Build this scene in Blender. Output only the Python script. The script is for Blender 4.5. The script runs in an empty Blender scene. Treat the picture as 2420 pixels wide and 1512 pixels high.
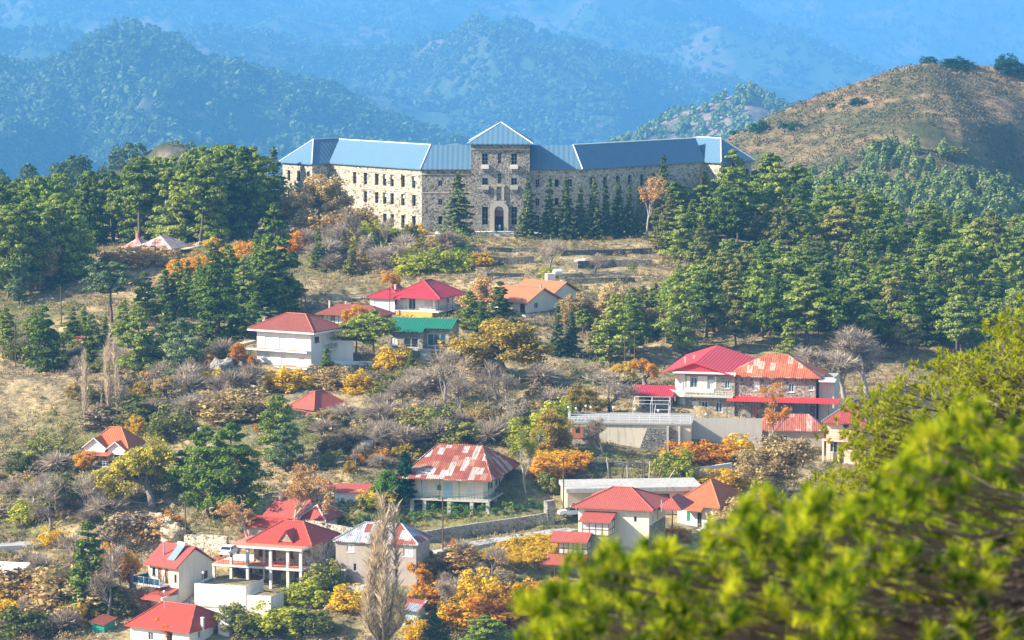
import bpy, math, random
import numpy as np
from math import radians as R, sin, cos, tan, pi, sqrt
from mathutils import Vector, Matrix

S = bpy.context.scene
C = S.collection
rnd = random.Random(7)

# ---------------------------------------------------------------- camera model
F = 8096.0; CX = 1209.5; CY = 756.0; YH = -100.0
PT = math.atan((CY - YH) / F); CP = cos(PT); SP = sin(PT)
CZ = 120.0                                     # height of the view point

def P(vx, vy, D):
    """point of the place seen towards (vx,vy) at distance D along +Y"""
    u = (vx - CX) / F; v = (CY - vy) / F
    ry = CP + v * SP
    k = D / ry
    return Vector((u * k, D, CZ + (-SP + v * CP) * k))

def zat(vy, D):
    v = (CY - vy) / F
    return CZ + (-SP + v * CP) * D / (CP + v * SP)

def sc(D):
    return D / F

# ---------------------------------------------------------------- noise
def _hash(ix, iy, seed):
    n = (ix * 374761393 + iy * 668265263 + seed * 974634777) & 0xffffffff
    n = ((n ^ (n >> 13)) * 1274126177) & 0xffffffff
    return ((n ^ (n >> 16)) & 0xffff) / 65535.0

def vnoise(x, y, seed=0):
    x = np.asarray(x, float); y = np.asarray(y, float)
    ix = np.floor(x).astype(np.int64); iy = np.floor(y).astype(np.int64)
    fx = x - ix; fy = y - iy
    fx = fx * fx * (3 - 2 * fx); fy = fy * fy * (3 - 2 * fy)
    a = _hash(ix, iy, seed); b = _hash(ix + 1, iy, seed)
    c = _hash(ix, iy + 1, seed); d = _hash(ix + 1, iy + 1, seed)
    return (a + (b - a) * fx) * (1 - fy) + (c + (d - c) * fx) * fy

def fbm(x, y, seed=0, oct=4):
    s = 0; a = 0.5
    for k in range(oct):
        s = s + a * (vnoise(x * 2 ** k, y * 2 ** k, seed + k) - 0.5)
        a *= 0.5
    return s * 2

# ---------------------------------------------------------------- mesh helpers
def mesh_np(name, V, polys, mats=(), uv=None, smooth=False):
    """V (n,3); polys: list of int arrays (m,k)"""
    me = bpy.data.meshes.new(name)
    V = np.asarray(V, np.float32)
    polys = [np.asarray(p, np.int32) for p in polys if len(p)]
    nl = sum(p.size for p in polys); npol = sum(len(p) for p in polys)
    me.vertices.add(len(V)); me.vertices.foreach_set('co', V.ravel())
    me.loops.add(nl); me.polygons.add(npol)
    me.loops.foreach_set('vertex_index', np.concatenate([p.ravel() for p in polys]))
    st = []; o = 0
    for p in polys:
        st.append(o + np.arange(len(p)) * p.shape[1]); o += p.size
    me.polygons.foreach_set('loop_start', np.concatenate(st).astype(np.int32))
    if smooth:
        me.polygons.foreach_set('use_smooth', np.ones(npol, bool))
    if uv is not None:
        l = me.uv_layers.new(name='UVMap')
        l.data.foreach_set('uv', np.asarray(uv, np.float32).ravel())
    for m in mats: me.materials.append(m)
    me.update(calc_edges=True); me.validate()
    return me

def link(name, me, parent=None):
    o = bpy.data.objects.new(name, me); C.objects.link(o)
    if parent is not None: o.parent = parent
    return o

def tag(o, label=None, cat=None, group=None, kind=None):
    if label: o['label'] = label
    if cat: o['category'] = cat
    if group: o['group'] = group
    if kind: o['kind'] = kind
    return o

def empty(name, loc, rz=0, label=None, cat=None, group=None):
    o = bpy.data.objects.new(name, None); C.objects.link(o)
    o.empty_display_size = 0.2
    o.location = loc; o.rotation_euler = (0, 0, rz)
    tag(o, label, cat, group)
    return o

class MB:
    def __init__(s): s.v = []; s.f = []; s.uv = []; s.mk = []
    def poly(s, pts, uv=None):
        i = len(s.v); s.v += [tuple(p) for p in pts]
        s.f.append(tuple(range(i, i + len(pts))))
        if uv is None:
            p0 = Vector(pts[0]); n = (Vector(pts[1]) - p0).cross(Vector(pts[2]) - p0)
            if n.length > 0: n.normalize()
            if abs(n.z) > .95: uv = [(p[0], p[1]) for p in pts]
            else:
                h = Vector((-n.y, n.x, 0)).normalized(); w = n.cross(h)
                uv = [(Vector(p).dot(h), Vector(p).dot(w)) for p in pts]
        s.uv.append(uv)
        return s
    def box(s, x0, x1, y0, y1, z0, z1):
        s.mk.append(len(s.f))
        a = [(x0,y0,z0),(x1,y0,z0),(x1,y1,z0),(x0,y1,z0),(x0,y0,z1),(x1,y0,z1),(x1,y1,z1),(x0,y1,z1)]
        for q in ((3,2,1,0),(4,5,6,7),(0,1,5,4),(1,2,6,5),(2,3,7,6),(3,0,4,7)):
            s.poly([a[k] for k in q])
        return s
    def tube(s, p0, p1, r0, r1=None, n=6):
        r1 = r0 if r1 is None else r1; s.mk.append(len(s.f))
        p0 = Vector(p0); p1 = Vector(p1); d = (p1 - p0).normalized()
        a = d.orthogonal().normalized(); b = d.cross(a)
        r = []
        for (p, q) in ((p0, r0), (p1, r1)):
            r.append([p + (a * cos(2*pi*k/n) + b * sin(2*pi*k/n)) * q for k in range(n)])
        for k in range(n):
            j = (k + 1) % n
            s.poly([r[0][k], r[0][j], r[1][j], r[1][k]])
        s.poly(r[0][::-1]); s.poly(r[1])
        return s
    def lathe(s, prof, n=12, c=(0,0,0), ax='z'):
        def pt(r, z, k):
            a = 2*pi*k/n
            if ax == 'z': return (c[0]+r*cos(a), c[1]+r*sin(a), c[2]+z)
            return (c[0]+z, c[1]+r*cos(a), c[2]+r*sin(a))
        for (r0, z0), (r1, z1) in zip(prof, prof[1:]):
            for k in range(n):
                q = [pt(r0,z0,k), pt(r0,z0,k+1), pt(r1,z1,k+1), pt(r1,z1,k)]
                if r0 < 1e-6: q = [q[0], q[2], q[3]]
                elif r1 < 1e-6: q = q[:3]
                s.poly(q)
        return s
    def slab(s, pts, t):
        """a flat polygon pts (counter-clockwise from above) given thickness t downwards"""
        lo = [(p[0], p[1], p[2] - t) for p in pts]; n = len(pts)
        s.poly(pts); s.poly(lo[::-1])
        for k in range(n):
            j = (k + 1) % n
            s.poly([lo[k], lo[j], pts[j], pts[k]])
        return s
    def hip(s, x0, x1, y0, y1, z, h, t=.18, ridge=None, axis=None):
        """hip roof on the rectangle at height z, ridge h above, eave thickness t"""
        w = x1 - x0; d = y1 - y0
        axis = axis or ('x' if w >= d else 'y')
        if ridge is None: ridge = abs(w - d) if (axis == 'x') == (w >= d) else 0.0
        mx = (x0 + x1) / 2; my = (y0 + y1) / 2
        if axis == 'x': a, b = (mx - ridge/2, my, z+h), (mx + ridge/2, my, z+h)
        else: a, b = (mx, my - ridge/2, z+h), (mx, my + ridge/2, z+h)
        c = [(x0,y0,z),(x1,y0,z),(x1,y1,z),(x0,y1,z)]
        if axis == 'x': fs = [(c[0],c[1],b,a),(c[1],c[2],b),(c[2],c[3],a,b),(c[3],c[0],a)]
        else: fs = [(c[0],c[1],a),(c[1],c[2],b,a),(c[2],c[3],b),(c[3],c[0],a,b)]
        for f in fs:
            f = [p for i, p in enumerate(f) if p != f[i-1]]
            if len(f) > 2: s.poly(f)
        lo = [(p[0],p[1],z-t) for p in c]
        for k in range(4):
            j = (k+1) % 4; s.poly([lo[k],lo[j],c[j],c[k]])
        s.poly(lo[::-1])
        s.ridges = [(a, b)] + [(c[0], a), (c[1], b if axis == 'x' else a), (c[2], b), (c[3], a if axis == 'x' else b)]
        return s
    def gable(s, x0, x1, y0, y1, z, h, t=.18, axis='x'):
        if axis == 'x':
            m = (y0+y1)/2
            s.slab([(x0,y0,z),(x1,y0,z),(x1,m,z+h),(x0,m,z+h)], t)
            s.slab([(x0,m,z+h),(x1,m,z+h),(x1,y1,z),(x0,y1,z)], t)
        else:
            m = (x0+x1)/2
            s.slab([(x0,y0,z),(m,y0,z+h),(m,y1,z+h),(x0,y1,z)], t)
            s.slab([(m,y0,z+h),(x1,y0,z),(x1,y1,z),(m,y1,z+h)], t)
        return s
    def wall(s, o, u, w, z0, z1, holes=(), dep=.2):
        """upright wall: o = (x,y) of its left end seen from outside, u = unit (x,y) along it; holes (a,b,c,d) = along, up"""
        ox, oy = o; ux, uy = u; nx, ny = -uy * -1, ux * -1   # outside normal of a wall running left to right
        nx, ny = uy, -ux
        def pt(a, z, e=0): return (ox + ux*a - nx*e, oy + uy*a - ny*e, z)
        hs = [(max(a,0), min(b,w), max(c,z0), min(d,z1)) for a,b,c,d in holes]
        xs = sorted({0.0, w, *[q for h in hs for q in h[:2]]}); zs = sorted({z0, z1, *[q for h in hs for q in h[2:]]})
        for x0, x1 in zip(xs, xs[1:]):
            for a0, a1 in zip(zs, zs[1:]):
                if x1-x0 < 1e-5 or a1-a0 < 1e-5: continue
                mx, mz = (x0+x1)/2, (a0+a1)/2
                if any(h[0] < mx < h[1] and h[2] < mz < h[3] for h in hs): continue
                s.poly([pt(x0,a0),pt(x1,a0),pt(x1,a1),pt(x0,a1)])
        for a,b,c,d in hs:
            s.poly([pt(a,c),pt(a,d),pt(a,d,dep),pt(a,c,dep)])
            s.poly([pt(b,d),pt(b,c),pt(b,c,dep),pt(b,d,dep)])
            s.poly([pt(b,c),pt(a,c),pt(a,c,dep),pt(b,c,dep)])
            s.poly([pt(a,d),pt(b,d),pt(b,d,dep),pt(a,d,dep)])
        return s
    def each(s, name, mat, parent=None):
        """every box or tube becomes a part of its own"""
        for a, b in zip(s.mk, s.mk[1:]+[len(s.f)]):
            m = MB()
            for k in range(a, b): m.poly([s.v[i] for i in s.f[k]], s.uv[k])
            o = m.build(name, mat, parent)
        return o
    def build(s, name, mat, parent=None, smooth=False):
        me = bpy.data.meshes.new(name)
        me.from_pydata(s.v, [], s.f)
        l = me.uv_layers.new(name='UVMap')
        l.data.foreach_set('uv', [c for f in s.uv for p in f for c in p])
        if smooth: me.polygons.foreach_set('use_smooth', [True]*len(s.f))
        me.materials.append(mat); me.update()
        return link(name, me, parent)

# ---------------------------------------------------------------- materials
MATS = {}
def new_mat(name):
    m = bpy.data.materials.new(name); m.use_nodes = True
    nt = m.node_tree; nt.nodes.clear()
    return m, nt, nt.nodes, nt.links

def N(nt, t, **k):
    n = nt.nodes.new(t)
    for a, b in k.items():
        if a in ('operation', 'blend_type', 'data_type', 'feature', 'distance', 'wave_type', 'bands_direction', 'noise_dimensions', 'voronoi_dimensions', 'wave_profile', 'offset', 'squash'):
            setattr(n, a, b)
        else:
            n.inputs[a.replace('_', ' ')].default_value = b
    return n

def ramp(nt, fac, stops, interp='LINEAR'):
    r = nt.nodes.new('ShaderNodeValToRGB'); r.color_ramp.interpolation = interp
    e = r.color_ramp.elements
    while len(e) > 1: e.remove(e[-1])
    for i, (p, c) in enumerate(stops):
        x = e[0] if i == 0 else e.new(p)
        x.position = p; x.color = (*c, 1) if len(c) == 3 else c
    nt.links.new(fac, r.inputs[0])
    return r.outputs[0]

def mixc(nt, fac, a, b, mode='MIX'):
    n = nt.nodes.new('ShaderNodeMix'); n.data_type = 'RGBA'; n.blend_type = mode
    for sock, v in ((n.inputs[0], fac), (n.inputs[6], a), (n.inputs[7], b)):
        if hasattr(v, 'is_linked'): nt.links.new(v, sock)
        elif isinstance(v, (int, float)): sock.default_value = v
        else: sock.default_value = (*v, 1)
    return n.outputs[2]

def mth(nt, op, a, b=0.0, clamp=False):
    n = nt.nodes.new('ShaderNodeMath'); n.operation = op; n.use_clamp = clamp
    for k, v in ((0, a), (1, b)):
        if hasattr(v, 'is_linked'): nt.links.new(v, n.inputs[k])
        else: n.inputs[k].default_value = v
    return n.outputs[0]

def coords(nt, kind='Object'):
    n = nt.nodes.get('TC') or nt.nodes.new('ShaderNodeTexCoord'); n.name = 'TC'
    return n.outputs[kind]

def noise(nt, vec, scale, detail=4, rough=.55, dist=0.0):
    n = N(nt, 'ShaderNodeTexNoise', Scale=scale, Detail=detail, Roughness=rough, Distortion=dist)
    if vec is not None: nt.links.new(vec, n.inputs['Vector'])
    return n.outputs[0]

def voro(nt, vec, scale, feature='F1', out=0, rand=1.0):
    n = N(nt, 'ShaderNodeTexVoronoi', Scale=scale, feature=feature)
    n.inputs['Randomness'].default_value = rand
    nt.links.new(vec, n.inputs['Vector'])
    return n.outputs[out]

def mapping(nt, vec, scale=(1,1,1), rot=(0,0,0)):
    n = nt.nodes.new('ShaderNodeMapping'); n.inputs['Scale'].default_value = scale; n.inputs['Rotation'].default_value = rot
    nt.links.new(vec, n.inputs['Vector']); return n.outputs[0]

def finish(m, nt, col, rough=.8, bump=None, bstr=.5, bdist=.05, spec=.3, metal=0.0):
    b = nt.nodes.new('ShaderNodeBsdfPrincipled'); o = nt.nodes.new('ShaderNodeOutputMaterial')
    if hasattr(col, 'is_linked'): nt.links.new(col, b.inputs['Base Color'])
    else: b.inputs['Base Color'].default_value = (*col, 1)
    if hasattr(rough, 'is_linked'): nt.links.new(rough, b.inputs['Roughness'])
    else: b.inputs['Roughness'].default_value = rough
    b.inputs['Specular IOR Level'].default_value = spec; b.inputs['Metallic'].default_value = metal
    if bump is not None:
        n = N(nt, 'ShaderNodeBump', Strength=bstr, Distance=bdist); nt.links.new(bump, n.inputs['Height'])
        nt.links.new(n.outputs[0], b.inputs['Normal'])
    nt.links.new(b.outputs[0], o.inputs[0])
    return m

def plaster(name, col, var=.12, dirt=(.25,.22,.18), amount=.35, spec=.2):
    m, nt, nn, ll = new_mat(name)
    o = coords(nt)
    a = noise(nt, o, .5, 5, .6); s = noise(nt, mapping(nt, o, (1.6,1.6,.22)), 1.2, 5, .65)
    c = mixc(nt, mth(nt, 'MULTIPLY', a, var), col, tuple(x*.45 for x in col))
    f = ramp(nt, s, [(.5,(0,0,0)),(.75,(amount,)*3)])
    c = mixc(nt, f, c, dirt)
    return finish(m, nt, c, .85, noise(nt, o, 8, 4), .25, .02, spec)

def rubble(name, stones, mortar, scale=2.2, rough=.9, edge=.05):
    """random stone masonry"""
    m, nt, nn, ll = new_mat(name)
    o = coords(nt)
    w = mapping(nt, o, (1,1,1.35))
    nz = nt.nodes.new('ShaderNodeTexNoise'); nz.inputs['Scale'].default_value = 1.5; ll.new(w, nz.inputs['Vector'])
    wv = nt.nodes.new('ShaderNodeVectorMath'); wv.operation = 'MULTIPLY_ADD'
    ll.new(nz.outputs['Color'], wv.inputs[0]); wv.inputs[1].default_value = (.35,.35,.35); ll.new(w, wv.inputs[2])
    wv = wv.outputs[0]
    d = voro(nt, wv, scale, 'DISTANCE_TO_EDGE', 0)
    cell = voro(nt, wv, scale, 'F1', 1)
    sp = nt.nodes.new('ShaderNodeSeparateColor'); ll.new(cell, sp.inputs[0])
    c = ramp(nt, sp.outputs[0], [(i/(len(stones)-1) if len(stones) > 1 else 0, q) for i, q in enumerate(stones)])
    big = noise(nt, o, .25, 4, .6)
    e = ramp(nt, d, [(edge*.5,(1,1,1)),(edge*1.6,(0,0,0))])
    c = mixc(nt, e, c, mortar)
    c = mixc(nt, ramp(nt, big, [(.35,(.55,)*3),(.65,(0,)*3)]), c, mortar)
    c = mixc(nt, .2, c, ramp(nt, noise(nt, o, 1.3, 5, .7), [(.3,(.1,.09,.08)),(.6,(.6,.55,.45))]))
    c2 = voro(nt, wv, scale*1.7, 'F1', 1); s2 = nt.nodes.new('ShaderNodeSeparateColor'); ll.new(c2, s2.inputs[0])
    c = mixc(nt, ramp(nt, s2.outputs[1], [(.0,(.6,)*3),(.15,(0,)*3)], 'CONSTANT'), c, tuple(q*.35 for q in stones[0]))
    c = mixc(nt, ramp(nt, noise(nt, mapping(nt, o, (1,1,.4)), .7, 5, .7), [(.54,(0,)*3),(.72,(.35,)*3)]), c, tuple(q*1.1 for q in stones[0]))
    return finish(m, nt, c, rough, ramp(nt, d, [(0,(0,0,0)),(.12,(1,1,1))]), .9, .1, .15)

def roofmat(name, col, kind='tile', col2=None, pitch=.25, course=.35, patches=None, var=.42, rough=.6):
    """u along the eave in metres, v up the slope: tiles or corrugated sheet; patches = colours of single sheets"""
    m, nt, nn, ll = new_mat(name)
    uv = coords(nt, 'UV')
    sp = nt.nodes.new('ShaderNodeSeparateXYZ'); ll.new(uv, sp.inputs[0])
    u, v = sp.outputs[0], sp.outputs[1]
    rib = mth(nt, 'SINE', mth(nt, 'MULTIPLY', u, 2*pi/pitch))
    rib = mth(nt, 'ADD', mth(nt, 'MULTIPLY', rib, .5), .5)
    hgt = rib
    o = coords(nt)
    big = noise(nt, o, .45, 5, .65)
    c = mixc(nt, mth(nt, 'MULTIPLY', big, var), col, col2 or tuple(x*.45 for x in col))
    if kind == 'tile':
        st = mth(nt, 'FRACT', mth(nt, 'DIVIDE', v, course))
        hgt = mth(nt, 'ADD', mth(nt, 'MULTIPLY', rib, .6), mth(nt, 'MULTIPLY', mth(nt, 'SUBTRACT', 1.0, st), .8))
        cb = nt.nodes.new('ShaderNodeTexWhiteNoise'); cb.noise_dimensions = '2D'
        fl = nt.nodes.new('ShaderNodeCombineXYZ')
        ll.new(mth(nt, 'FLOOR', mth(nt, 'DIVIDE', u, pitch)), fl.inputs[0]); ll.new(mth(nt, 'FLOOR', mth(nt, 'DIVIDE', v, course)), fl.inputs[1])
        ll.new(fl.outputs[0], cb.inputs['Vector'])
        c = mixc(nt, mth(nt, 'MULTIPLY', cb.outputs[0], .35), c, tuple(x*.45 for x in col))
        bd = .1
    else:
        bd = .06
    if patches:
        br = N(nt, 'ShaderNodeTexWhiteNoise', noise_dimensions='2D')
        fl = nt.nodes.new('ShaderNodeCombineXYZ')
        ll.new(mth(nt, 'FLOOR', mth(nt, 'DIVIDE', u, .95)), fl.inputs[0])
        col_i = mth(nt, 'FLOOR', mth(nt, 'DIVIDE', u, .95))
        off = mth(nt, 'FRACT', mth(nt, 'MULTIPLY', mth(nt, 'SINE', mth(nt, 'MULTIPLY', col_i, 12.9898)), 437.58))
        ll.new(mth(nt, 'FLOOR', mth(nt, 'ADD', mth(nt, 'DIVIDE', v, 2.0), off)), fl.inputs[1])
        ll.new(fl.outputs[0], br.inputs['Vector'])
        pc = ramp(nt, br.outputs[0], [(i/len(patches), q) for i, q in enumerate(patches)], 'CONSTANT')
        c = mixc(nt, .9, c, pc)
        st = noise(nt, mapping(nt, uv, (2.2,.35,1)), 1.6, 5, .7)
        c = mixc(nt, ramp(nt, st, [(.46,(0,)*3),(.62,(.75,)*3)]), c, (.2,.055,.03))
    return finish(m, nt, c, rough, hgt, .6, bd, .3)

def simple(name, col, rough=.6, metal=0.0, spec=.4, var=.2, scale=3.0):
    m, nt, nn, ll = new_mat(name)
    o = coords(nt)
    c = mixc(nt, mth(nt, 'MULTIPLY', noise(nt, o, scale, 4, .6), var), col, tuple(x*.4 for x in col))
    return finish(m, nt, c, rough, None, spec=spec, metal=metal)

def leafmat(name, cols, transl=.3, objvar=.5, ns=.5, nw=.55, off=0.0):
    """foliage: each leaf clump takes its own tint, each plant leans one way"""
    m, nt, nn, ll = new_mat(name)
    g = nt.nodes.new('ShaderNodeNewGeometry'); oi = nt.nodes.new('ShaderNodeObjectInfo')
    o = coords(nt)
    n = noise(nt, o, ns, 2)
    f = mth(nt, 'ADD', mth(nt, 'MULTIPLY', g.outputs['Random Per Island'], .45),
            mth(nt, 'ADD', mth(nt, 'MULTIPLY', mth(nt, 'SUBTRACT', oi.outputs['Random'], .5), objvar), mth(nt, 'ADD', mth(nt, 'MULTIPLY', n, nw), off)))
    c = ramp(nt, f, [(.12 + .76*i/(len(cols)-1), q) for i, q in enumerate(cols)])
    d = nt.nodes.new('ShaderNodeBsdfDiffuse'); t = nt.nodes.new('ShaderNodeBsdfTranslucent'); mx = nt.nodes.new('ShaderNodeMixShader')
    ll.new(c, d.inputs[0]); ll.new(c, t.inputs[0]); mx.inputs[0].default_value = transl
    ll.new(d.outputs[0], mx.inputs[1]); ll.new(t.outputs[0], mx.inputs[2])
    out = nt.nodes.new('ShaderNodeOutputMaterial'); ll.new(mx.outputs[0], out.inputs[0])
    return m

# ---------------------------------------------------------------- camera, sun, sky, air
cam = bpy.data.cameras.new('camera'); co = bpy.data.objects.new('camera', cam); C.objects.link(co)
co.location = (0, 0, CZ); co.rotation_euler = (pi/2 - PT, 0, 0)
cam.sensor_width = 36; cam.lens = F / 2419 * 36; cam.clip_start = 1; cam.clip_end = 60000
cam.dof.use_dof = True; cam.dof.focus_distance = 640; cam.dof.aperture_fstop = 3.6
S.camera = co
SUN_AZ = 79; SUN_EL = 31
sd = Vector((-sin(R(SUN_AZ))*cos(R(SUN_EL)), -cos(R(SUN_AZ))*cos(R(SUN_EL)), sin(R(SUN_EL))))
sl = bpy.data.lights.new('sun', 'SUN'); so = bpy.data.objects.new('sun', sl); C.objects.link(so)
sl.energy = 5.0; sl.angle = R(.5); sl.color = (1, .90, .75)
so.rotation_euler = (-sd).to_track_quat('-Z', 'Y').to_euler(); so.location = (-200, 200, 400)
wd = bpy.data.worlds.new('World'); S.world = wd; wd.use_nodes = True
wn = wd.node_tree; bg = wn.nodes['Background']
sk = wn.nodes.new('ShaderNodeTexSky'); sk.sky_type = 'NISHITA'; sk.sun_disc = False
sk.sun_elevation = R(SUN_EL); sk.sun_rotation = math.atan2(sd.x, sd.y)
sk.air_density = 1.2; sk.dust_density = .6; sk.ozone_density = 2.0
wn.links.new(sk.outputs[0], bg.inputs[0]); bg.inputs[1].default_value = .10
S.view_settings.view_transform = 'Standard'; S.view_settings.look = 'None'
S.view_settings.exposure = 1.4; S.view_settings.gamma = 1
cy = S.cycles
cy.max_bounces = 5; cy.diffuse_bounces = 2; cy.glossy_bounces = 2; cy.transmission_bounces = 3; cy.volume_bounces = 1
cy.transparent_max_bounces = 4; cy.use_denoising = True; cy.caustics_reflective = False; cy.caustics_refractive = False
cy.sample_clamp_indirect = 4

HAZE = .000118
def haze_box():
    m, nt, nn, ll = new_mat('haze')
    v = nt.nodes.new('ShaderNodeVolumePrincipled'); o = nt.nodes.new('ShaderNodeOutputMaterial')
    v.inputs['Color'].default_value = (.135, .435, .88, 1); v.inputs['Density'].default_value = HAZE
    v.inputs['Anisotropy'].default_value = 0.0
    ll.new(v.outputs[0], o.inputs['Volume'])
    b = MB().box(-8000, 8000, -60, 23000, CZ - 900, CZ + 620).build('haze', m)
    tag(b, kind='stuff')
haze_box()
# ---------------------------------------------------------------- the near hillside
NEAR = [(-40, -3), (0, -4), (50, -17), (100, -31), (200, -56), (300, -80), (420, -99)]
FARZ = [(1100, -112), (1400, -140), (1800, -185), (3300, -330), (4700, -430)]
COLS = [
 (-250, [(485,1512),(505,1400),(528,1280),(562,1100),(605,900),(640,800),(685,700),(712,655)], [(780,-69),(850,-74),(950,-92)]),
 (0,    [(485,1512),(505,1400),(528,1280),(562,1100),(605,900),(640,800),(685,695),(715,645)], [(780,-67),(850,-70),(950,-90)]),
 (300,  [(482,1512),(500,1400),(520,1290),(550,1120),(600,900),(632,800),(668,720),(700,632),(712,610)], [(760,-61.5),(830,-63),(950,-88)]),
 (600,  [(480,1512),(498,1390),(515,1290),(545,1100),(570,1000),(598,890),(628,800),(668,700),(705,610),(735,550)], [(800,-58.6),(880,-63),(960,-88)]),
 (900,  [(479,1512),(496,1385),(512,1280),(528,1185),(555,1040),(572,975),(598,890),(632,795),(656,740),(685,670),(715,600),(736,555)], [(745,-59.3),(820,-59.2),(900,-70),(960,-85)]),
 (1200, [(478,1512),(496,1380),(512,1275),(527,1190),(550,1060),(565,1000),(592,900),(625,805),(650,740),(682,665),(702,630),(718,590),(731,559)], [(740,-59.4),(820,-59.4),(900,-72),(960,-85)]),
 (1500, [(478,1512),(500,1370),(520,1235),(535,1130),(550,1065),(568,985),(592,900),(618,850),(645,780),(690,660),(710,620),(722,588),(733,561)], [(745,-59.4),(820,-59.4),(900,-70),(960,-85)]),
 (1800, [(478,1512),(500,1380),(525,1250),(545,1110),(568,985),(600,880),(630,820),(665,735),(700,655),(735,590),(765,535),(790,500)], [(830,-58.5),(900,-70),(960,-85)]),
 (2100, [(478,1512),(525,1250),(560,1050),(590,930),(625,860),(665,755),(700,680),(735,620),(770,572),(800,545)], [(860,-66),(950,-84)]),
 (2419, [(478,1512),(530,1250),(560,1080),(600,950),(640,860),(680,770),(715,700),(755,640),(790,600)], [(850,-71),(950,-92)]),
 (2700, [(478,1512),(530,1250),(560,1080),(600,950),(640,860),(680,770),(715,705),(755,650),(790,612)], [(850,-74),(950,-95)]),
]
_cc = np.array([(c[0]-CX)/F for c in COLS])
_ct = []
for c in COLS:
    t = [(d, CZ + z) for d, z in NEAR] + [(d, zat(y, d)) for d, y in c[1]] + [(d, CZ + z) for d, z in c[2] + FARZ]
    _ct.append((np.array([q[0] for q in t]), np.array([q[1] for q in t])))

def ground(X, Y, rough=True):
    X = np.atleast_1d(np.asarray(X, float)); Y = np.atleast_1d(np.asarray(Y, float))
    c = np.clip(X / np.maximum(Y, 60.0), _cc[0], _cc[-1] - 1e-9)
    zs = np.stack([np.interp(Y, d, z) for d, z in _ct])
    i = np.clip(np.searchsorted(_cc, c, 'right') - 1, 0, len(_cc) - 2)
    f = (c - _cc[i]) / (_cc[i+1] - _cc[i]); f = f*f*(3-2*f)
    k = np.arange(len(c))
    z = zs[i, k]*(1-f) + zs[i+1, k]*f
    if rough:
        amp = np.clip((Y - 440) / 20, .2, 1) * np.where((Y > 728) & (Y < 800), .25, 1)
        z = z + amp * (fbm(X/14, Y/14, 3, 3)*1.3 + fbm(X/3.2, Y/3.2, 9, 2)*.45)
        # dry-stone terraces: the slope falls in steps
        st = 3.2; q = z / st; fr = q - np.floor(q)
        tr = (np.floor(q) + np.clip((fr-.62)/.38, 0, 1)) * st
        m = np.clip((vnoise(X/40+7, Y/40, 21) - .45)*4, 0, 1) * np.clip((Y-470)/10, 0, 1) * np.clip((725-Y)/8, 0, 1)
        z = z + (tr - z) * .55 * m
    return z

def gz(x, y): return float(ground(x, y)[0])

def hit(vx, vy):
    """where the line of sight meets the hillside"""
    Ds = np.arange(465, 860, .5)
    u = (vx-CX)/F; v = (CY-vy)/F; ry = CP+v*SP
    z = CZ + (-SP+v*CP)/ry*Ds
    g = ground(u/ry*Ds, Ds)
    i = np.argmax(g >= z)
    if not (g >= z).any(): i = len(Ds)-1
    return Vector((u/ry*Ds[i], Ds[i], float(g[i])))

def groundmat(name='hillside', tint=(1,1,1)):
    m, nt, nn, ll = new_mat(name)
    o = coords(nt)
    big = noise(nt, o, .022, 5, .6); mid = noise(nt, o, .16, 6, .65); fine = noise(nt, o, 1.1, 5, .7)
    t = lambda c: tuple(a*b for a, b in zip(c, tint))
    dry = ramp(nt, fine, [(.3, t((.24,.17,.08))), (.5, t((.46,.34,.17))), (.7, t((.62,.48,.26)))])
    scrub = ramp(nt, fine, [(.3, t((.09,.075,.04))), (.55, t((.24,.195,.115))), (.75, t((.38,.31,.19)))])
    olive = ramp(nt, fine, [(.3, t((.05,.065,.02))), (.6, t((.18,.19,.055))), (.8, t((.34,.32,.12)))])
    c = mixc(nt, ramp(nt, mid, [(.42,(0,)*3),(.56,(1,)*3)]), dry, scrub)
    c = mixc(nt, ramp(nt, big, [(.5,(0,)*3),(.62,(.8,)*3)]), c, olive)
    rock = voro(nt, o, .9, 'F1', 0)
    c = mixc(nt, ramp(nt, rock, [(.0,(.7,)*3),(.16,(0,)*3)]), c, t((.42,.38,.32)))
    return finish(m, nt, c, .95, fine, .9, .35, .05)
M_GROUND = groundmat()

def build_ground():
    ys = np.concatenate([np.arange(-40, 420, 12), np.arange(420, 470, 3), np.arange(470, 760, 1.1), np.arange(760, 980, 4), np.arange(980, 1800, 25), np.arange(1800, 4700, 120)])
    s = np.concatenate([np.linspace(-4, -1.1, 24), np.linspace(-1.05, 1.05, 330), np.linspace(1.1, 4, 24)])
    Y, Sg = np.meshgrid(ys, s, indexing='ij')
    X = Sg * (.155*np.maximum(Y, 0) + 12)
    Z = ground(X.ravel(), Y.ravel()).reshape(X.shape)
    V = np.stack([X, Y, Z], -1).reshape(-1, 3)
    a, b = X.shape
    i = (np.arange(a-1)[:, None]*b + np.arange(b-1)[None]).ravel()
    me = mesh_np('hillside', V, [np.stack([i, i+1, i+b+1, i+b], 1)], [M_GROUND], smooth=True)
    tag(link('hillside', me), kind='structure')
build_ground()

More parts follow.
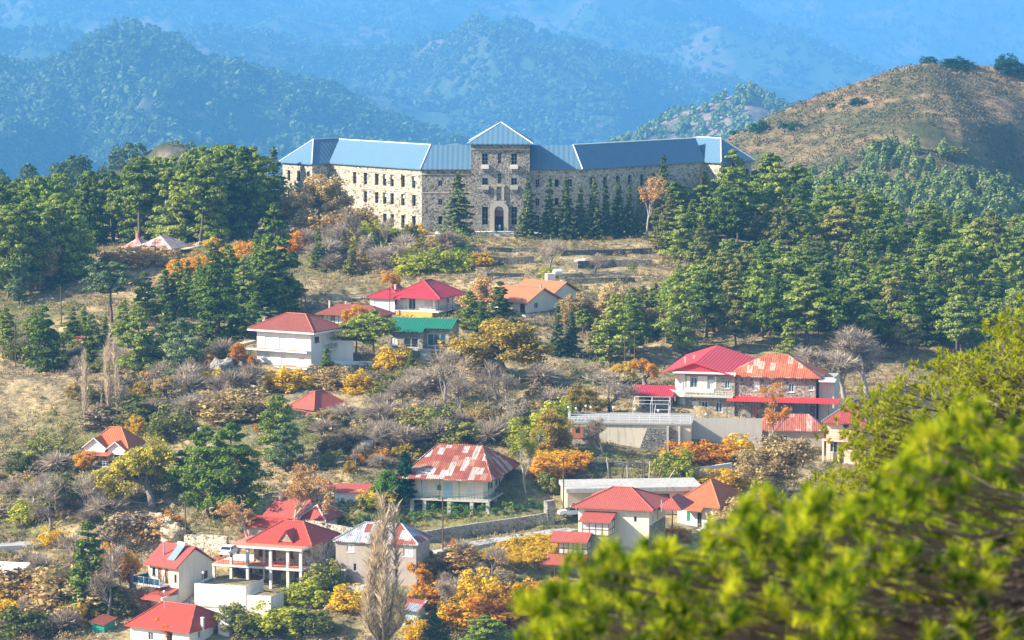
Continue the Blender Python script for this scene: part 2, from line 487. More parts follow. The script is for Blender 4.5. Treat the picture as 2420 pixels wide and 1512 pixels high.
# ---------------------------------------------------------------- far hills and mountains
def leaf_quads(cen, size, rg, up=0.0, aspect=1.6, flat=None):
    """one small leaf-clump face per centre, each turned its own way"""
    n = len(cen)
    nrm = rg.normal(size=(n, 3))
    if flat is not None: nrm = nrm*.55+flat*1.25
    nrm[:, 2] += up*np.sign(nrm[:, 2]+.3) if up else 0
    nrm /= np.linalg.norm(nrm, axis=1)[:, None]
    h = rg.normal(size=(n, 3)); a = np.cross(nrm, h); a /= np.linalg.norm(a, axis=1)[:, None]
    b = np.cross(nrm, a)
    sz = (size * rg.uniform(.6, 1.4, n))[:, None] if np.isscalar(size) else (size*rg.uniform(.6, 1.4, n))[:, None]
    a = a*sz*aspect*.5; b = b*sz*.5
    V = np.stack([cen-a, cen-b*.9, cen+a, cen+b*.9], 1).reshape(-1, 3)
    q = np.arange(n*4).reshape(n, 4)
    return V, q

def hillmat(name, dry, bush, amt=.5, scale=.02):
    m, nt, nn, ll = new_mat(name)
    o = coords(nt)
    a = noise(nt, o, scale, 6, .6); f = noise(nt, o, scale*9, 6, .75)
    c = mixc(nt, ramp(nt, f, [(.35,(0,)*3),(.62,(1,)*3)]), dry, tuple(x*.45 for x in dry))
    c = mixc(nt, ramp(nt, a, [(amt-.08,(1,)*3),(amt+.1,(.1,)*3)]), c, bush)
    return finish(m, nt, c, .95, f, .8, 1.5, .05)

class Hill:
    """crest: list of (vx, vy); D1 distance of the crest, D0 of the foot"""
    def __init__(s, name, crest, D0, D1, zfoot, mat, seed, amp, wl, nx=240, nt=110, back=None, pw=1.0, spur=None):
        s.cx = np.array([(c[0]-CX)/F for c in crest]); s.cz = np.array([zat(c[1], D1) for c in crest])
        s.D0, s.D1, s.zf, s.seed, s.amp, s.wl, s.pw, s.spur = D0, D1, zfoot, seed, amp, wl, pw, spur
        s.back = back or (D1-D0)*.7
        c = np.linspace(s.cx[0]-.02, s.cx[-1]+.02, nx)
        t = np.linspace(0, 1, nt); ys = D0 + (D1 + s.back - D0)*t
        Y, Cc = np.meshgrid(ys, c, indexing='ij')
        X = Cc*Y; Z = s.z(X.ravel(), Y.ravel()).reshape(X.shape)
        V = np.stack([X, Y, Z], -1).reshape(-1, 3)
        i = (np.arange(nt-1)[:, None]*nx + np.arange(nx-1)[None]).ravel()
        me = mesh_np(name, V, [np.stack([i, i+1, i+nx+1, i+nx], 1)], [mat], smooth=True)
        s.o = tag(link(name, me), kind='structure')
    def z(s, X, Y):
        c = X/Y
        cz = np.interp(c, s.cx, s.cz)
        t = np.clip((Y-s.D0)/(s.D1-s.D0), 0, 2)
        up = np.where(t < 1, t, 1)**s.pw
        dn = np.clip((Y-s.D1)/s.back, 0, 1)
        base = s.zf + (cz-s.zf)*up
        base = base - (cz-s.zf)*.6*dn**1.5
        # spurs and gullies running down the slope
        w = s.wl
        wx = X + fbm(X/w, Y/w, s.seed+5, 3)*w*.9
        r = 1-np.abs(2*(vnoise(wx/w, Y/(w*3.2), s.seed)-.5))*1.6
        r2 = 1-np.abs(2*(vnoise(wx/w*2.3+9, Y/(w*1.3), s.seed+2)-.5))*1.6
        env = np.sin(np.clip(t, 0, 1)*pi)**.6 * .9 + .06
        if s.spur is not None:      # the flank beyond the spur falls away
            xs = np.interp(t, [0, .3, 1, 2], s.spur)*Y
            base = base - np.minimum(.6*np.maximum(X-xs, 0), 20)*np.sin(np.clip(t, 0, 1)*pi)**.6
        return base + s.amp*((r-.4)*env + (r2-.4)*.45*env) + fbm(X/(w*.3), Y/(w*.3), s.seed+8, 4)*s.amp*.22
    def pts(s, n, rg, lo=0.0, hi=1.15, thr=.42, wl=None):
        c = rg.uniform(s.cx[0]-.01, s.cx[-1]+.01, n); Y = s.D0 + (s.D1-s.D0)*rg.uniform(lo, hi, n)
        X = c*Y
        k = vnoise(X/(wl or s.wl*.35), Y/(wl or s.wl*.35), s.seed+31) + rg.uniform(-.25, .25, n) > thr
        X, Y = X[k], Y[k]
        return np.stack([X, Y, s.z(X, Y)], 1)

def wood(name, pts, hgt, mat, rg, per=26, wid=.55):
    """a far-off wood: a clump of leaf faces for every crown"""
    n = len(pts)
    H = hgt*rg.uniform(.6, 1.35, n)
    d = rg.normal(size=(n, per, 3)); d /= np.linalg.norm(d, axis=2)[:, :, None]
    d *= rg.uniform(.35, 1, (n, per, 1))**.5
    d[:, :, 0] *= (1-.35*d[:, :, 2]); d[:, :, 1] *= (1-.35*d[:, :, 2])
    cen = pts[:, None, :] + d*np.stack([H*wid*.5, H*wid*.5, H*.5], 1)[:, None, :]
    cen[:, :, 2] += H[:, None]*.45
    V, q = leaf_quads(cen.reshape(-1, 3), np.repeat(H*min(.3, 1.9/per**.5*.9), per), rg, 0, 1.3, (d/np.linalg.norm(d, axis=2)[:, :, None]).reshape(-1, 3))
    o = link(name, mesh_np(name, V, [q], [mat])); tag(o, kind='stuff')
    return o
rg = np.random.default_rng(5)
M_FARHILL = hillmat('far_slope', (.27,.215,.15), (.05,.085,.03), .58, .004)
M_BROWN = hillmat('dry_hill', (.44,.29,.15), (.105,.105,.045), .50, .035)
L_FAR = leafmat('far_wood_leaf', [(.06,.10,.035),(.21,.30,.085),(.44,.54,.16)], .25, .7)
L_MIDWOOD = leafmat('mid_wood_leaf', [(.045,.075,.025),(.13,.18,.05),(.25,.31,.09)], .2, .6)

H_L1 = Hill('far_hill', [(-400,260),(-150,190),(0,165),(60,168),(200,115),(300,62),(370,80),(430,118),(480,165),(560,180),(660,205),(800,240),(900,290),(1000,325),(1100,370),(1300,440)], 4700, 6000, CZ-390, M_FARHILL, 3, 92, 380)
H_L2 = Hill('far_ridge', [(-300,100),(100,120),(300,130),(560,105),(700,118),(850,140),(1000,130),(1100,95),(1200,72),(1300,105),(1450,150),(1550,165),(1700,190),(1850,225),(2000,260),(2200,300),(2500,340)], 6900, 9000, CZ-480, M_FARHILL, 13, 175, 650)
H_L2b = Hill('pale_knoll', [(1250,420),(1400,370),(1500,330),(1600,268),(1700,235),(1770,213),(1850,245),(1950,310),(2100,400)], 3300, 3900, CZ-290, hillmat('pale_slope', (.46,.33,.25), (.06,.075,.04), .45, .01), 23, 24, 160, 160, 70)
H_L3 = Hill('mountain', [(-400,-60),(0,-30),(300,-20),(700,-60),(1000,-20),(1300,-70),(1500,-40),(1650,0),(1800,60),(1950,130),(2100,225),(2300,330),(2600,420)], 9800, 13000, CZ-520, M_FARHILL, 33, 300, 1000)
H_L4 = Hill('mountain_wall', [(-500,-160),(600,-190),(1400,-170),(1900,-150),(2900,-180)], 13500, 18000, CZ-560, M_FARHILL, 43, 480, 1650)
wood('far_wood', np.concatenate([H_L1.pts(15000, rg, .05, 1.05, .27), H_L2.pts(18000, rg, .1, 1.05, .27), H_L3.pts(17000, rg, .1, 1.02, .28), H_L4.pts(14000, rg, .05, .8, .28)]), 21, L_FAR, rg, 26, .72)
wood('knoll_wood', H_L2b.pts(3200, rg, .05, 1.05, .5), 10, L_FAR, rg, 40, .7)

H_BR = Hill('brown_hill', [(1500,560),(1600,480),(1690,345),(1730,325),(1800,290),(1870,262),(1950,225),(2020,196),(2090,172),(2140,157),(2185,150),(2215,152),(2260,158),(2330,162),(2419,165),(2600,180)], 1060, 1330, CZ-115, M_BROWN, 53, 9, 75, 200, 120, pw=.75, spur=[(2400-CX)/F, (2325-CX)/F, (2195-CX)/F, (2195-CX)/F])
H_LK = Hill('left_knoll', [(-300,460),(-100,440),(40,425),(120,420),(220,408),(330,370),(390,338),(440,340),(480,372),(540,410),(620,470)], 1060, 1180, CZ-115, hillmat('grey_slope', (.30,.24,.17), (.06,.075,.035), .5, .04), 63, 5, 45, 140, 60)
# ---------------------------------------------------------------- shared building materials
M_STONE = rubble('rubble_stone', [(.12,.095,.065),(.58,.51,.38),(.78,.70,.54),(.36,.30,.22),(.70,.62,.47),(.50,.43,.32)], (.46,.40,.295), 1.25, edge=.06)
M_STONE_D = rubble('grey_rubble_stone', [(.05,.045,.042),(.22,.19,.155),(.12,.11,.10),(.36,.32,.25),(.08,.075,.07)], (.38,.34,.28), 1.5)  # on the hotel tower and left range: a shade-darkened copy of the stone
M_STONE_W = rubble('village_stone', [(.20,.165,.12),(.36,.31,.23),(.13,.115,.095),(.47,.41,.31)], (.5,.45,.36), 2.4)
M_DRY = rubble('dry_stone', [(.10,.095,.09),(.30,.275,.24),(.19,.18,.165),(.42,.39,.34)], (.03,.028,.025), 2.2, edge=.07)
M_BLUE = roofmat('blue_sheet', (.105,.20,.285), 'sheet', (.065,.14,.225), pitch=1.1, var=.5, rough=.45)
M_RIDGE = simple('pale_flashing', (.72,.74,.74), .5)
M_TRIM = plaster('worn_dressing', (.55,.48,.38), .3, (.2,.17,.13), .5)
M_DARK = simple('dark_inside', (.012,.012,.014), .9)  # near-black colour that stands in for unlit interiors
M_WHITE = plaster('white_render', (.83,.82,.80), .1, (.4,.37,.33), .3)
M_CREAM = plaster('cream_render', (.78,.69,.55), .15, (.35,.3,.24), .35)
M_PINKW = plaster('pink_render', (.80,.56,.42), .15, (.4,.3,.25), .25)
M_TAUPE = plaster('taupe_render', (.47,.39,.33), .25, (.2,.17,.14), .4)
M_CONC = plaster('concrete', (.56,.53,.47), .3, (.16,.15,.13), .55)
M_CONCL = plaster('pale_concrete', (.80,.77,.70), .25, (.3,.28,.24), .5)
M_BEIGE = plaster('beige_render', (.66,.52,.36), .2, (.3,.25,.2), .4)
M_OCHRE = plaster('ochre_render', (.70,.42,.10), .2, (.3,.2,.1), .3)
M_TERR = plaster('terracotta_floor', (.60,.25,.15), .3, (.3,.15,.1), .3)
M_GLASS = simple('window_glass', (.02,.03,.04), .08, spec=.8, var=0)
M_GLASSB = simple('blue_glass', (.03,.09,.14), .06, spec=1.0, var=0)
M_FRAME = simple('white_frame', (.78,.78,.76), .5, var=.1)
M_CURT = plaster('white_curtain', (.78,.76,.72), .3, (.5,.48,.45), .3)
M_WOOD = simple('brown_wood', (.20,.075,.035), .6, var=.5)
M_WOODO = simple('orange_wood', (.50,.19,.05), .55, var=.4)
M_POST = simple('weathered_pole', (.15,.095,.06), .85, var=.6)
M_GREY = simple('grey_metal', (.42,.44,.46), .4, .4, var=.25)
M_DMET = simple('dark_metal', (.05,.05,.055), .5, .3)
M_GRN = simple('green_paint', (.02,.33,.10), .5)
M_GRND = simple('dark_green_paint', (.03,.14,.08), .5)
M_BLUEP = simple('pale_blue_paint', (.42,.60,.66), .55)
M_REDP = simple('red_paint', (.55,.05,.03), .55)
M_PIPE = simple('white_metal', (.80,.80,.80), .4)
RT_RED = roofmat('red_tile', (.52,.075,.045), 'tile', (.32,.05,.035), .32, .42)
RT_BRICK = roofmat('brick_red_tile', (.46,.105,.07), 'tile', (.28,.06,.045), .32, .42)
RT_BROWN = roofmat('brown_tile', (.32,.085,.055), 'tile', (.15,.05,.035), .32, .45, var=.5)
RT_ORANGE = roofmat('orange_tile', (.60,.215,.085), 'tile', (.42,.13,.055), .30, .42)
RT_TERRA = roofmat('terracotta_tile', (.56,.15,.055), 'tile', (.30,.08,.04), .4, .55, var=.4)
RS_CRIM = roofmat('crimson_sheet', (.62,.022,.03), 'sheet', (.55,.10,.09), .5, var=.6, rough=.5)
RS_RED = roofmat('raspberry_tile', (.50,.035,.055), 'tile', (.36,.03,.04), .34, .45)
RS_PINK = roofmat('pink_red_tile', (.52,.10,.075), 'tile', (.40,.075,.06), .3, .4)
RS_GREEN = roofmat('green_sheet', (.012,.175,.095), 'sheet', (.02,.11,.07), .55, var=.7, rough=.45)
RS_RUST = roofmat('rusted_patchwork_sheet', (.30,.09,.05), 'sheet', (.17,.05,.03), .3, patches=[(.33,.085,.045),(.26,.06,.035),(.50,.44,.40),(.36,.11,.06),(.30,.075,.045),(.55,.50,.46),(.38,.20,.14),(.22,.06,.04)], rough=.7)
RS_RUSTB = roofmat('blue_grey_rusted_sheet', (.30,.09,.05), 'sheet', (.17,.05,.03), .3, patches=[(.42,.50,.56),(.36,.10,.05),(.30,.40,.48),(.28,.07,.04),(.50,.55,.58),(.40,.14,.08)], rough=.6)
RS_RUSTO = roofmat('orange_rusted_sheet', (.45,.14,.06), 'sheet', (.25,.07,.04), .35, patches=[(.47,.13,.055),(.42,.11,.05),(.50,.17,.08),(.40,.10,.05),(.58,.42,.34),(.46,.13,.06)], rough=.7)

# ---------------------------------------------------------------- the big stone hotel
def hotel():
    D = 742.0; o = P(1182, 548, D)
    root = empty('stone_hotel', (o.x, o.y, o.z), R(-1.0), 'derelict three winged rubble stone hotel with blue metal roofs on the ridge', 'hotel')
    def lit(o2, l): o2['label'] = l; return o2
    s = sc(D)
    TW = 6.35                     # half width of the tower
    HW = 13.5                     # wing wall height above base
    zb = -1.2
    mx = 3.0                      # main range set back behind the tower front
    LX = -17.2; RX = 17.6         # corners where the wings turn
    A = R(46)
    ca, sa = cos(A), sin(A)
    WL = 31.0; PW = 8.6           # wing length and depth
    # --- walls
    def win(par, o2, u, a, b, c, d, dep, kind='window', bars=True, board=False):
        ux, uy = u; nx, ny = uy, -ux
        def pt(t, z, e): return (o2[0]+ux*t-nx*e, o2[1]+uy*t-ny*e, z)
        f = MB(); t = .07
        for (p, q, r, w) in ((a, a+t, c, d), (b-t, b, c, d), (a+t, b-t, c, c+t), (a+t, b-t, d-t, d)):
            f.poly([pt(p,r,dep), pt(q,r,dep), pt(q,w,dep), pt(p,w,dep)])
        if bars:
            m = (a+b)/2
            f.poly([pt(m-.03,c,dep), pt(m+.03,c,dep), pt(m+.03,d,dep), pt(m-.03,d,dep)])
            for k in (.33, .66):
                z = c+(d-c)*k
                f.poly([pt(a,z-.03,dep-.01), pt(b,z-.03,dep-.01), pt(b,z+.03,dep-.01), pt(a,z+.03,dep-.01)])
        fo = f.build(kind, M_TRIM if not bars else M_GREY, par)
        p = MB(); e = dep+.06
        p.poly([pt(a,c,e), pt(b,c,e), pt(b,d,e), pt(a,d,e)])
        p.build('opening', M_DARK, fo)  # near-black sheet: the room's darkness is put into its colour
        if board:
            q = MB(); z = c+(d-c)*.62
            q.poly([pt(a+.08,z,dep-.02), pt(b-.08,z,dep-.02), pt(b-.08,d-.08,dep-.02), pt(a+.08,d-.08,dep-.02)])
            q.build('pale_upper_sheet', M_CONCL, fo)  # pale sheet across the upper part of the window
        return fo
    # tower front
    tz = 19.2
    fw = MB(); holes = []; wins = []
    def px(v): return (v-1182)*s
    def pz(v): return (548-v)*s
    for cx in (1145.5, 1214.5):
        for (y0, y1) in ((362, 388), (411, 436)):
            wins.append((px(cx)-.65, px(cx)+.65, pz(y1), pz(y0)))
        wins.append((px(cx)-.65, px(cx)+.65, pz(531), pz(488)))
    for (y0, y1) in ((361, 386), (409, 433)):
        wins.append((px(1180)-.35, px(1180)+.35, pz(y1), pz(y0)))
    door = (px(1179)-1.0, px(1179)+1.0, 0.0, pz(498))
    off = TW
    fw.wall((-TW, 0), (1, 0), 2*TW, zb, tz, [(a+off, b+off, c, d) for a,b,c,d in wins+[door]], .45)
    fw.wall((TW, 0), (0, 1), 12.7, zb, tz).wall((TW, 12.7), (-1, 0), 2*TW, zb, tz).wall((-TW, 12.7), (0, -1), 12.7, zb, tz)
    lit(fw.build('tower_wall', M_STONE_D, root), 'rubble wall of the square entrance tower, stone darkened for grazing shade')  # darker stone copy puts the grazing shade into the colour
    for k, (a,b,c,d) in enumerate(wins):
        win(root, (-TW, 0), (1, 0), a+off, b+off, c, d, .42, board=k in (1, 4))
    # string course, balcony boxes, portal
    t = MB().box(-TW-.06, TW+.06, -.09, -.003, pz(352)-.12, pz(352)+.1)
    t.build('string_course', M_TRIM, root)
    for cx in (1145.5, 1214.5):
        for y in (389, 438):
            b = MB().box(px(cx)-.85, px(cx)+.85, -.75, -.003, pz(y+9), pz(y))
            bo = b.build('balcony', M_CONCL if y == 389 else M_TRIM, root)
            g = MB()
            for k in range(4):
                x = px(cx)-.66+k*.37; g.box(x, x+.2, -.55, -.003, pz(y+14), pz(y+9)-.003)
            g.build('corbel', M_TRIM, bo)
    p = MB(); dx = px(1179)
    p.box(dx-2.0, dx-1.0, -.35, -.003, 0, pz(498)); p.box(dx+1.0, dx+2.0, -.35, -.003, 0, pz(498))
    n = 10
    for k in range(n):      # arch stones over the door
        a0 = pi*k/n; a1 = pi*(k+1)/n
        r0, r1 = 1.0, 2.1; zc = pz(498)+.02
        q = [(dx+cos(a)*r, zc+sin(a)*r) for a, r in ((a0,r0),(a0,r1),(a1,r1),(a1,r0))]
        p.poly([(x,-.34,z) for x,z in q[::-1]][::-1])
        p.poly([(q[1][0],-.34,q[1][1]),(q[1][0],-.003,q[1][1]),(q[2][0],-.003,q[2][1]),(q[2][0],-.34,q[2][1])])
    p.box(dx-1.5, dx+1.5, -.3, -.003, pz(478), pz(474)); p.box(dx-1.1, dx-.55, -.28, -.003, pz(473), pz(440)); p.box(dx+.55, dx+1.1, -.28, -.003, pz(473), pz(440))
    p.box(dx-1.3, dx+1.3, -.32, -.003, pz(440)+.002, pz(436))
    lit(p.build('portal', M_TRIM, root), 'weathered pale carved stone surround of the entrance')
    d_ = MB().box(dx-1.0, dx+1.0, .25, .3, pz(511), pz(498)).build('door_head', M_WOOD, root)
    d_ = MB().box(dx-1.0, dx+1.0, .33, .38, 0, pz(511)).build('doorway', M_DARK, root)  # near-black sheet painting the shade inside the door
    st = MB()
    for k in range(3): st.box(dx-3.2+k*.35, dx+3.2-k*.35, -2.0+k*.5, -.36, -.9+k*.3, -.6+k*.3)
    st.build('entrance_steps', M_CONCL, root)
    # tower roof
    r = MB().hip(-TW-.75, TW+.75, -.75, 13.4, tz, 4.3, .22)
    r.ridges = r.ridges[1:]
    ro = r.build('tower_roof', M_BLUE, root)
    c = MB()
    for a, b in r.ridges: c.tube(Vector(a)+Vector((0,0,.05)), Vector(b)+Vector((0,0,.05)), .09, n=5)
    c.build('ridge_flashing', M_RIDGE, ro)
    # main range left and right of the tower, wings, end pavilions: one wall mesh per front
    def range_wall(name, o2, u, w, z0, z1, ws, mat, board=(), dep=.5):
        b = MB(); b.wall(o2, u, w, z0, z1, [x[:4] for x in ws], dep); wo = b.build(name, mat, root)
        for k, x in enumerate(ws):
            win(wo, o2, u, *x[:4], dep-.03, board=(k in board), bars=k % 3 != 1)
        return wo
    ez = HW
    zf = [9.3, 5.2, .9]         # window sill heights of the storeys
    wsL = []
    for z, h in zip(zf, (2.0, 2.0, 2.6)):
        wsL += [(3.6, 4.5, z+.5, z+h-.3), (7.0, 8.5, z, z+h+.2)]
    range_wall('main_wall', (LX, mx), (1, 0), -TW-LX, zb, ez, wsL, M_STONE_D)  # darker stone copy stands for grazing shade here as well
    wsR = []
    for z, h in zip(zf, (2.0, 2.0, 2.6)):
        wsR += [(1.2, 2.1, z+.3, z+h-.1), (5.4, 6.3, z+.3, z+h), (8.2, 9.2, z+.3, z+h)]
    range_wall('main_wall', (TW, mx), (1, 0), RX-TW, zb, ez, wsR, M_STONE)
    # left wing: runs back from LX at angle A; seen from outside it goes far end -> corner
    Lend = (LX-WL*ca, mx+WL*sa)
    wl = []
    xs = [.62, .755, .835, .905, .0, .0]
    posL = [WL-2.6, WL-6.2, WL-9.8, WL-12.3, WL-15.0, WL-18.8, WL-22.5]
    for x in posL: wl.append((x-.62, x+.62, 9.2, 11.8))
    for x in posL[:6]: wl.append((x-.62, x+.62, 5.2, 7.7))
    for x in posL[:4]: wl.append((x-.62, x+.62, .2, 3.1))
    range_wall('wing_wall', Lend, (ca, -sa), WL, zb-1.5, ez, wl, M_STONE, board=(0, 2, 3, 8, 10))
    wr = []
    for x in (3.2, 7.5, 11.6, 15.4, 19.4, 23.5): wr.append((x-.65, x+.65, 9.0, 11.5)); wr.append((x-.65, x+.65, 4.9, 7.2))
    range_wall('wing_wall', (RX, mx), (ca, sa), WL+9, zb-1.5, ez, wr, M_STONE)
    # courses along the wings
    def course(o2, u, w, z, e=.1, h=.22):
        b = MB()
        ux, uy = u; nx, ny = uy, -ux
        q = [(o2[0]+nx*.003, o2[1]+ny*.003), (o2[0]+nx*e, o2[1]+ny*e), (o2[0]+ux*w+nx*e, o2[1]+uy*w+ny*e), (o2[0]+ux*w+nx*.003, o2[1]+uy*w+ny*.003)]
        lo = [(x,y,z) for x,y in q]; hi = [(x,y,z+h) for x,y in q]
        b.poly(hi[::-1]); b.poly(lo)
        b.poly([lo[1],lo[2],hi[2],hi[1]]); b.poly([lo[0],lo[1],hi[1],hi[0]]); b.poly([lo[2],lo[3],hi[3],hi[2]])
        b.build('wall_course', M_TRIM, root)
    for z in (12.2, 8.2): course(Lend, (ca,-sa), WL, z); course((LX, mx), (1,0), -TW-LX, z); course((TW, mx), (1,0), RX-TW, z); course((RX, mx), (ca, sa), WL+9, z)
    # backs, closing the ranges
    bk = MB(); y1 = mx+PW
    bk.poly([(LX, y1, zb), (RX, y1, zb), (RX, y1, ez), (LX, y1, ez)][::-1])
    bk.build('back_wall', M_STONE, root)
    # roofs (solid prisms with their own eaves)
    ov = .55; rh = 5.0
    rf = MB(); rf2 = MB()
    # front eave line and ridge line points, mitred at the bends
    k = tan(A/2)
    def off2(side, d):      # bend point of a line set back by d from the front line
        return (LX + d*k, mx+d) if side < 0 else (RX - d*k, mx+d)
    half = PW/2
    eL = off2(-1, -ov); eR = off2(1, -ov); rL = off2(-1, half); rR = off2(1, half); bL = off2(-1, PW+ov); bR = off2(1, PW+ov)
    z0, z1 = ez, ez+rh
    def along(pt, L, side):
        return (pt[0]-L*ca, pt[1]+L*sa) if side < 0 else (pt[0]+L*ca, pt[1]+L*sa)
    def q3(p, z): return (p[0], p[1], z)
    def prism(lo, hi, rf):   # two slopes between stations lo/hi = (front eave, ridge, back eave) pairs
        rf.poly([q3(lo[0],z0), q3(hi[0],z0), q3(hi[1],z1), q3(lo[1],z1)])
        rf.poly([q3(lo[1],z1), q3(hi[1],z1), q3(hi[2],z0), q3(lo[2],z0)])
        rf.poly([q3(lo[0],z0-.2), q3(lo[2],z0-.2), q3(hi[2],z0-.2), q3(hi[0],z0-.2)])
        rf.poly([q3(lo[0],z0-.2), q3(hi[0],z0-.2), q3(hi[0],z0), q3(lo[0],z0)])
    stL = (eL, rL, bL); stR = (eR, rR, bR)
    tL = ((-TW, mx-ov), (-TW, mx+half), (-TW, mx+PW+ov)); tR = ((TW, mx-ov), (TW, mx+half), (TW, mx+PW+ov))
    farL = tuple(along(p, WL, -1) for p in stL); farR = tuple(along(p, WL+9, 1) for p in stR)
    prism(stL, tL, rf); prism(tR, stR, rf2); prism(farL, stL, rf); prism(stR, farR, rf2)
    rf.build('range_roof', M_BLUE, root); rf2.build('range_roof', M_BLUE, root)
    fl = MB()
    up = Vector((0,0,.06))
    for st in (stL, stR): fl.tube(Vector(q3(st[0],z0))+up, Vector(q3(st[1],z1))+up, .13, n=5)
    fl.tube(Vector(q3(farL[1],z1))+up, Vector(q3(stL[1],z1))+up, .13, n=5); fl.tube(Vector(q3(stR[1],z1))+up, Vector(q3(farR[1],z1))+up, .13, n=5)
    fl.each('ridge_flashing', M_RIDGE, root)
    # end pavilions, square to the wings and pushed forward of them
    def pavilion(base, side, front, back, half_w):
        # local frame: a = outward along the wing, f = forward
        a = Vector((-ca, sa, 0)) if side < 0 else Vector((ca, sa, 0))
        f = Vector((-sa, -ca, 0)) if side < 0 else Vector((sa, -ca, 0))
        ctr = Vector((base[0], base[1], 0)) + a*half_w
        c = [ctr + f*front - a*half_w, ctr + f*front + a*half_w, ctr - f*back + a*half_w, ctr - f*back - a*half_w]
        if side > 0: pass
        ws = [(w-.5, w+.5, z, z+h) for w in (2.2, 5.6, 9.0) for z, h in ((9.3, 2.4), (5.0, 2.4), (.4, 3.0)) if w < 2*half_w-1]
        def wl_(p, q, ws=()):
            d = Vector((q.x-p.x, q.y-p.y)); L = d.length; d /= L
            m_ = MB().wall((p.x,p.y), (d.x,d.y), L, zb-2, ez, ws, .5); return m_, d, L
        if side < 0: seq = [(c[1], c[0], ws), (c[0], c[3], ()), (c[3], c[2], ()), (c[2], c[1], ws[:4])]
        else: seq = [(c[0], c[1], ws), (c[1], c[2], ws[:4]), (c[2], c[3], ()), (c[3], c[0], ())]
        for p, q, w_ in seq:
            m_, d, L = wl_(p, q, w_); wo = m_.build('pavilion_wall', M_STONE, root)
            for k, x in enumerate(w_): win(wo, (p.x,p.y), (d.x,d.y), *x, .47, bars=False)
        # hip roof, ridge across the wing
        e = .6
        c = [ctr + f*(front+e) - a*(half_w+e), ctr + f*(front+e) + a*(half_w+e), ctr - f*(back+e) + a*(half_w+e), ctr - f*(back+e) - a*(half_w+e)]
        r0 = ctr + f*(front-half_w*.9); r1 = ctr - f*(back-half_w*.9); rz = z1+.03
        m_ = MB()
        fs = [(c[0],c[1],r0),(c[1],c[2],r1,r0),(c[2],c[3],r1),(c[3],c[0],r0,r1)]
        for g in fs:
            pts = [(p.x,p.y, rz if p in (r0, r1) else z0+.004) for p in g]
            if side > 0: pass
            else: pts = pts[::-1]
            m_.poly(pts)
        m_.poly([(p.x,p.y,z0-.25) for p in c])
        for k in range(4):
            p, q = c[k], c[(k+1)%4]; m_.poly([(p.x,p.y,z0-.25),(q.x,q.y,z0-.25),(q.x,q.y,z0+.004),(p.x,p.y,z0+.004)])
        ro = m_.build('pavilion_roof', M_BLUE, root)
        g = MB()
        for p, q in ((c[0], r0), (c[1], r0), (r0, r1), (c[2], r1), (c[3], r1)):
            zp = rz if p in (r0, r1) else z0
            g.tube((p.x,p.y,zp+.06), (q.x,q.y,rz+.06), .13, n=5)
        g.build('ridge_flashing', M_RIDGE, ro)
    pavilion(Lend, -1, 5.2, PW+3, 5.2)
    pavilion((RX+(WL+9)*ca, mx+(WL+9)*sa), 1, 5.0, PW+3, 5.2)
hotel()
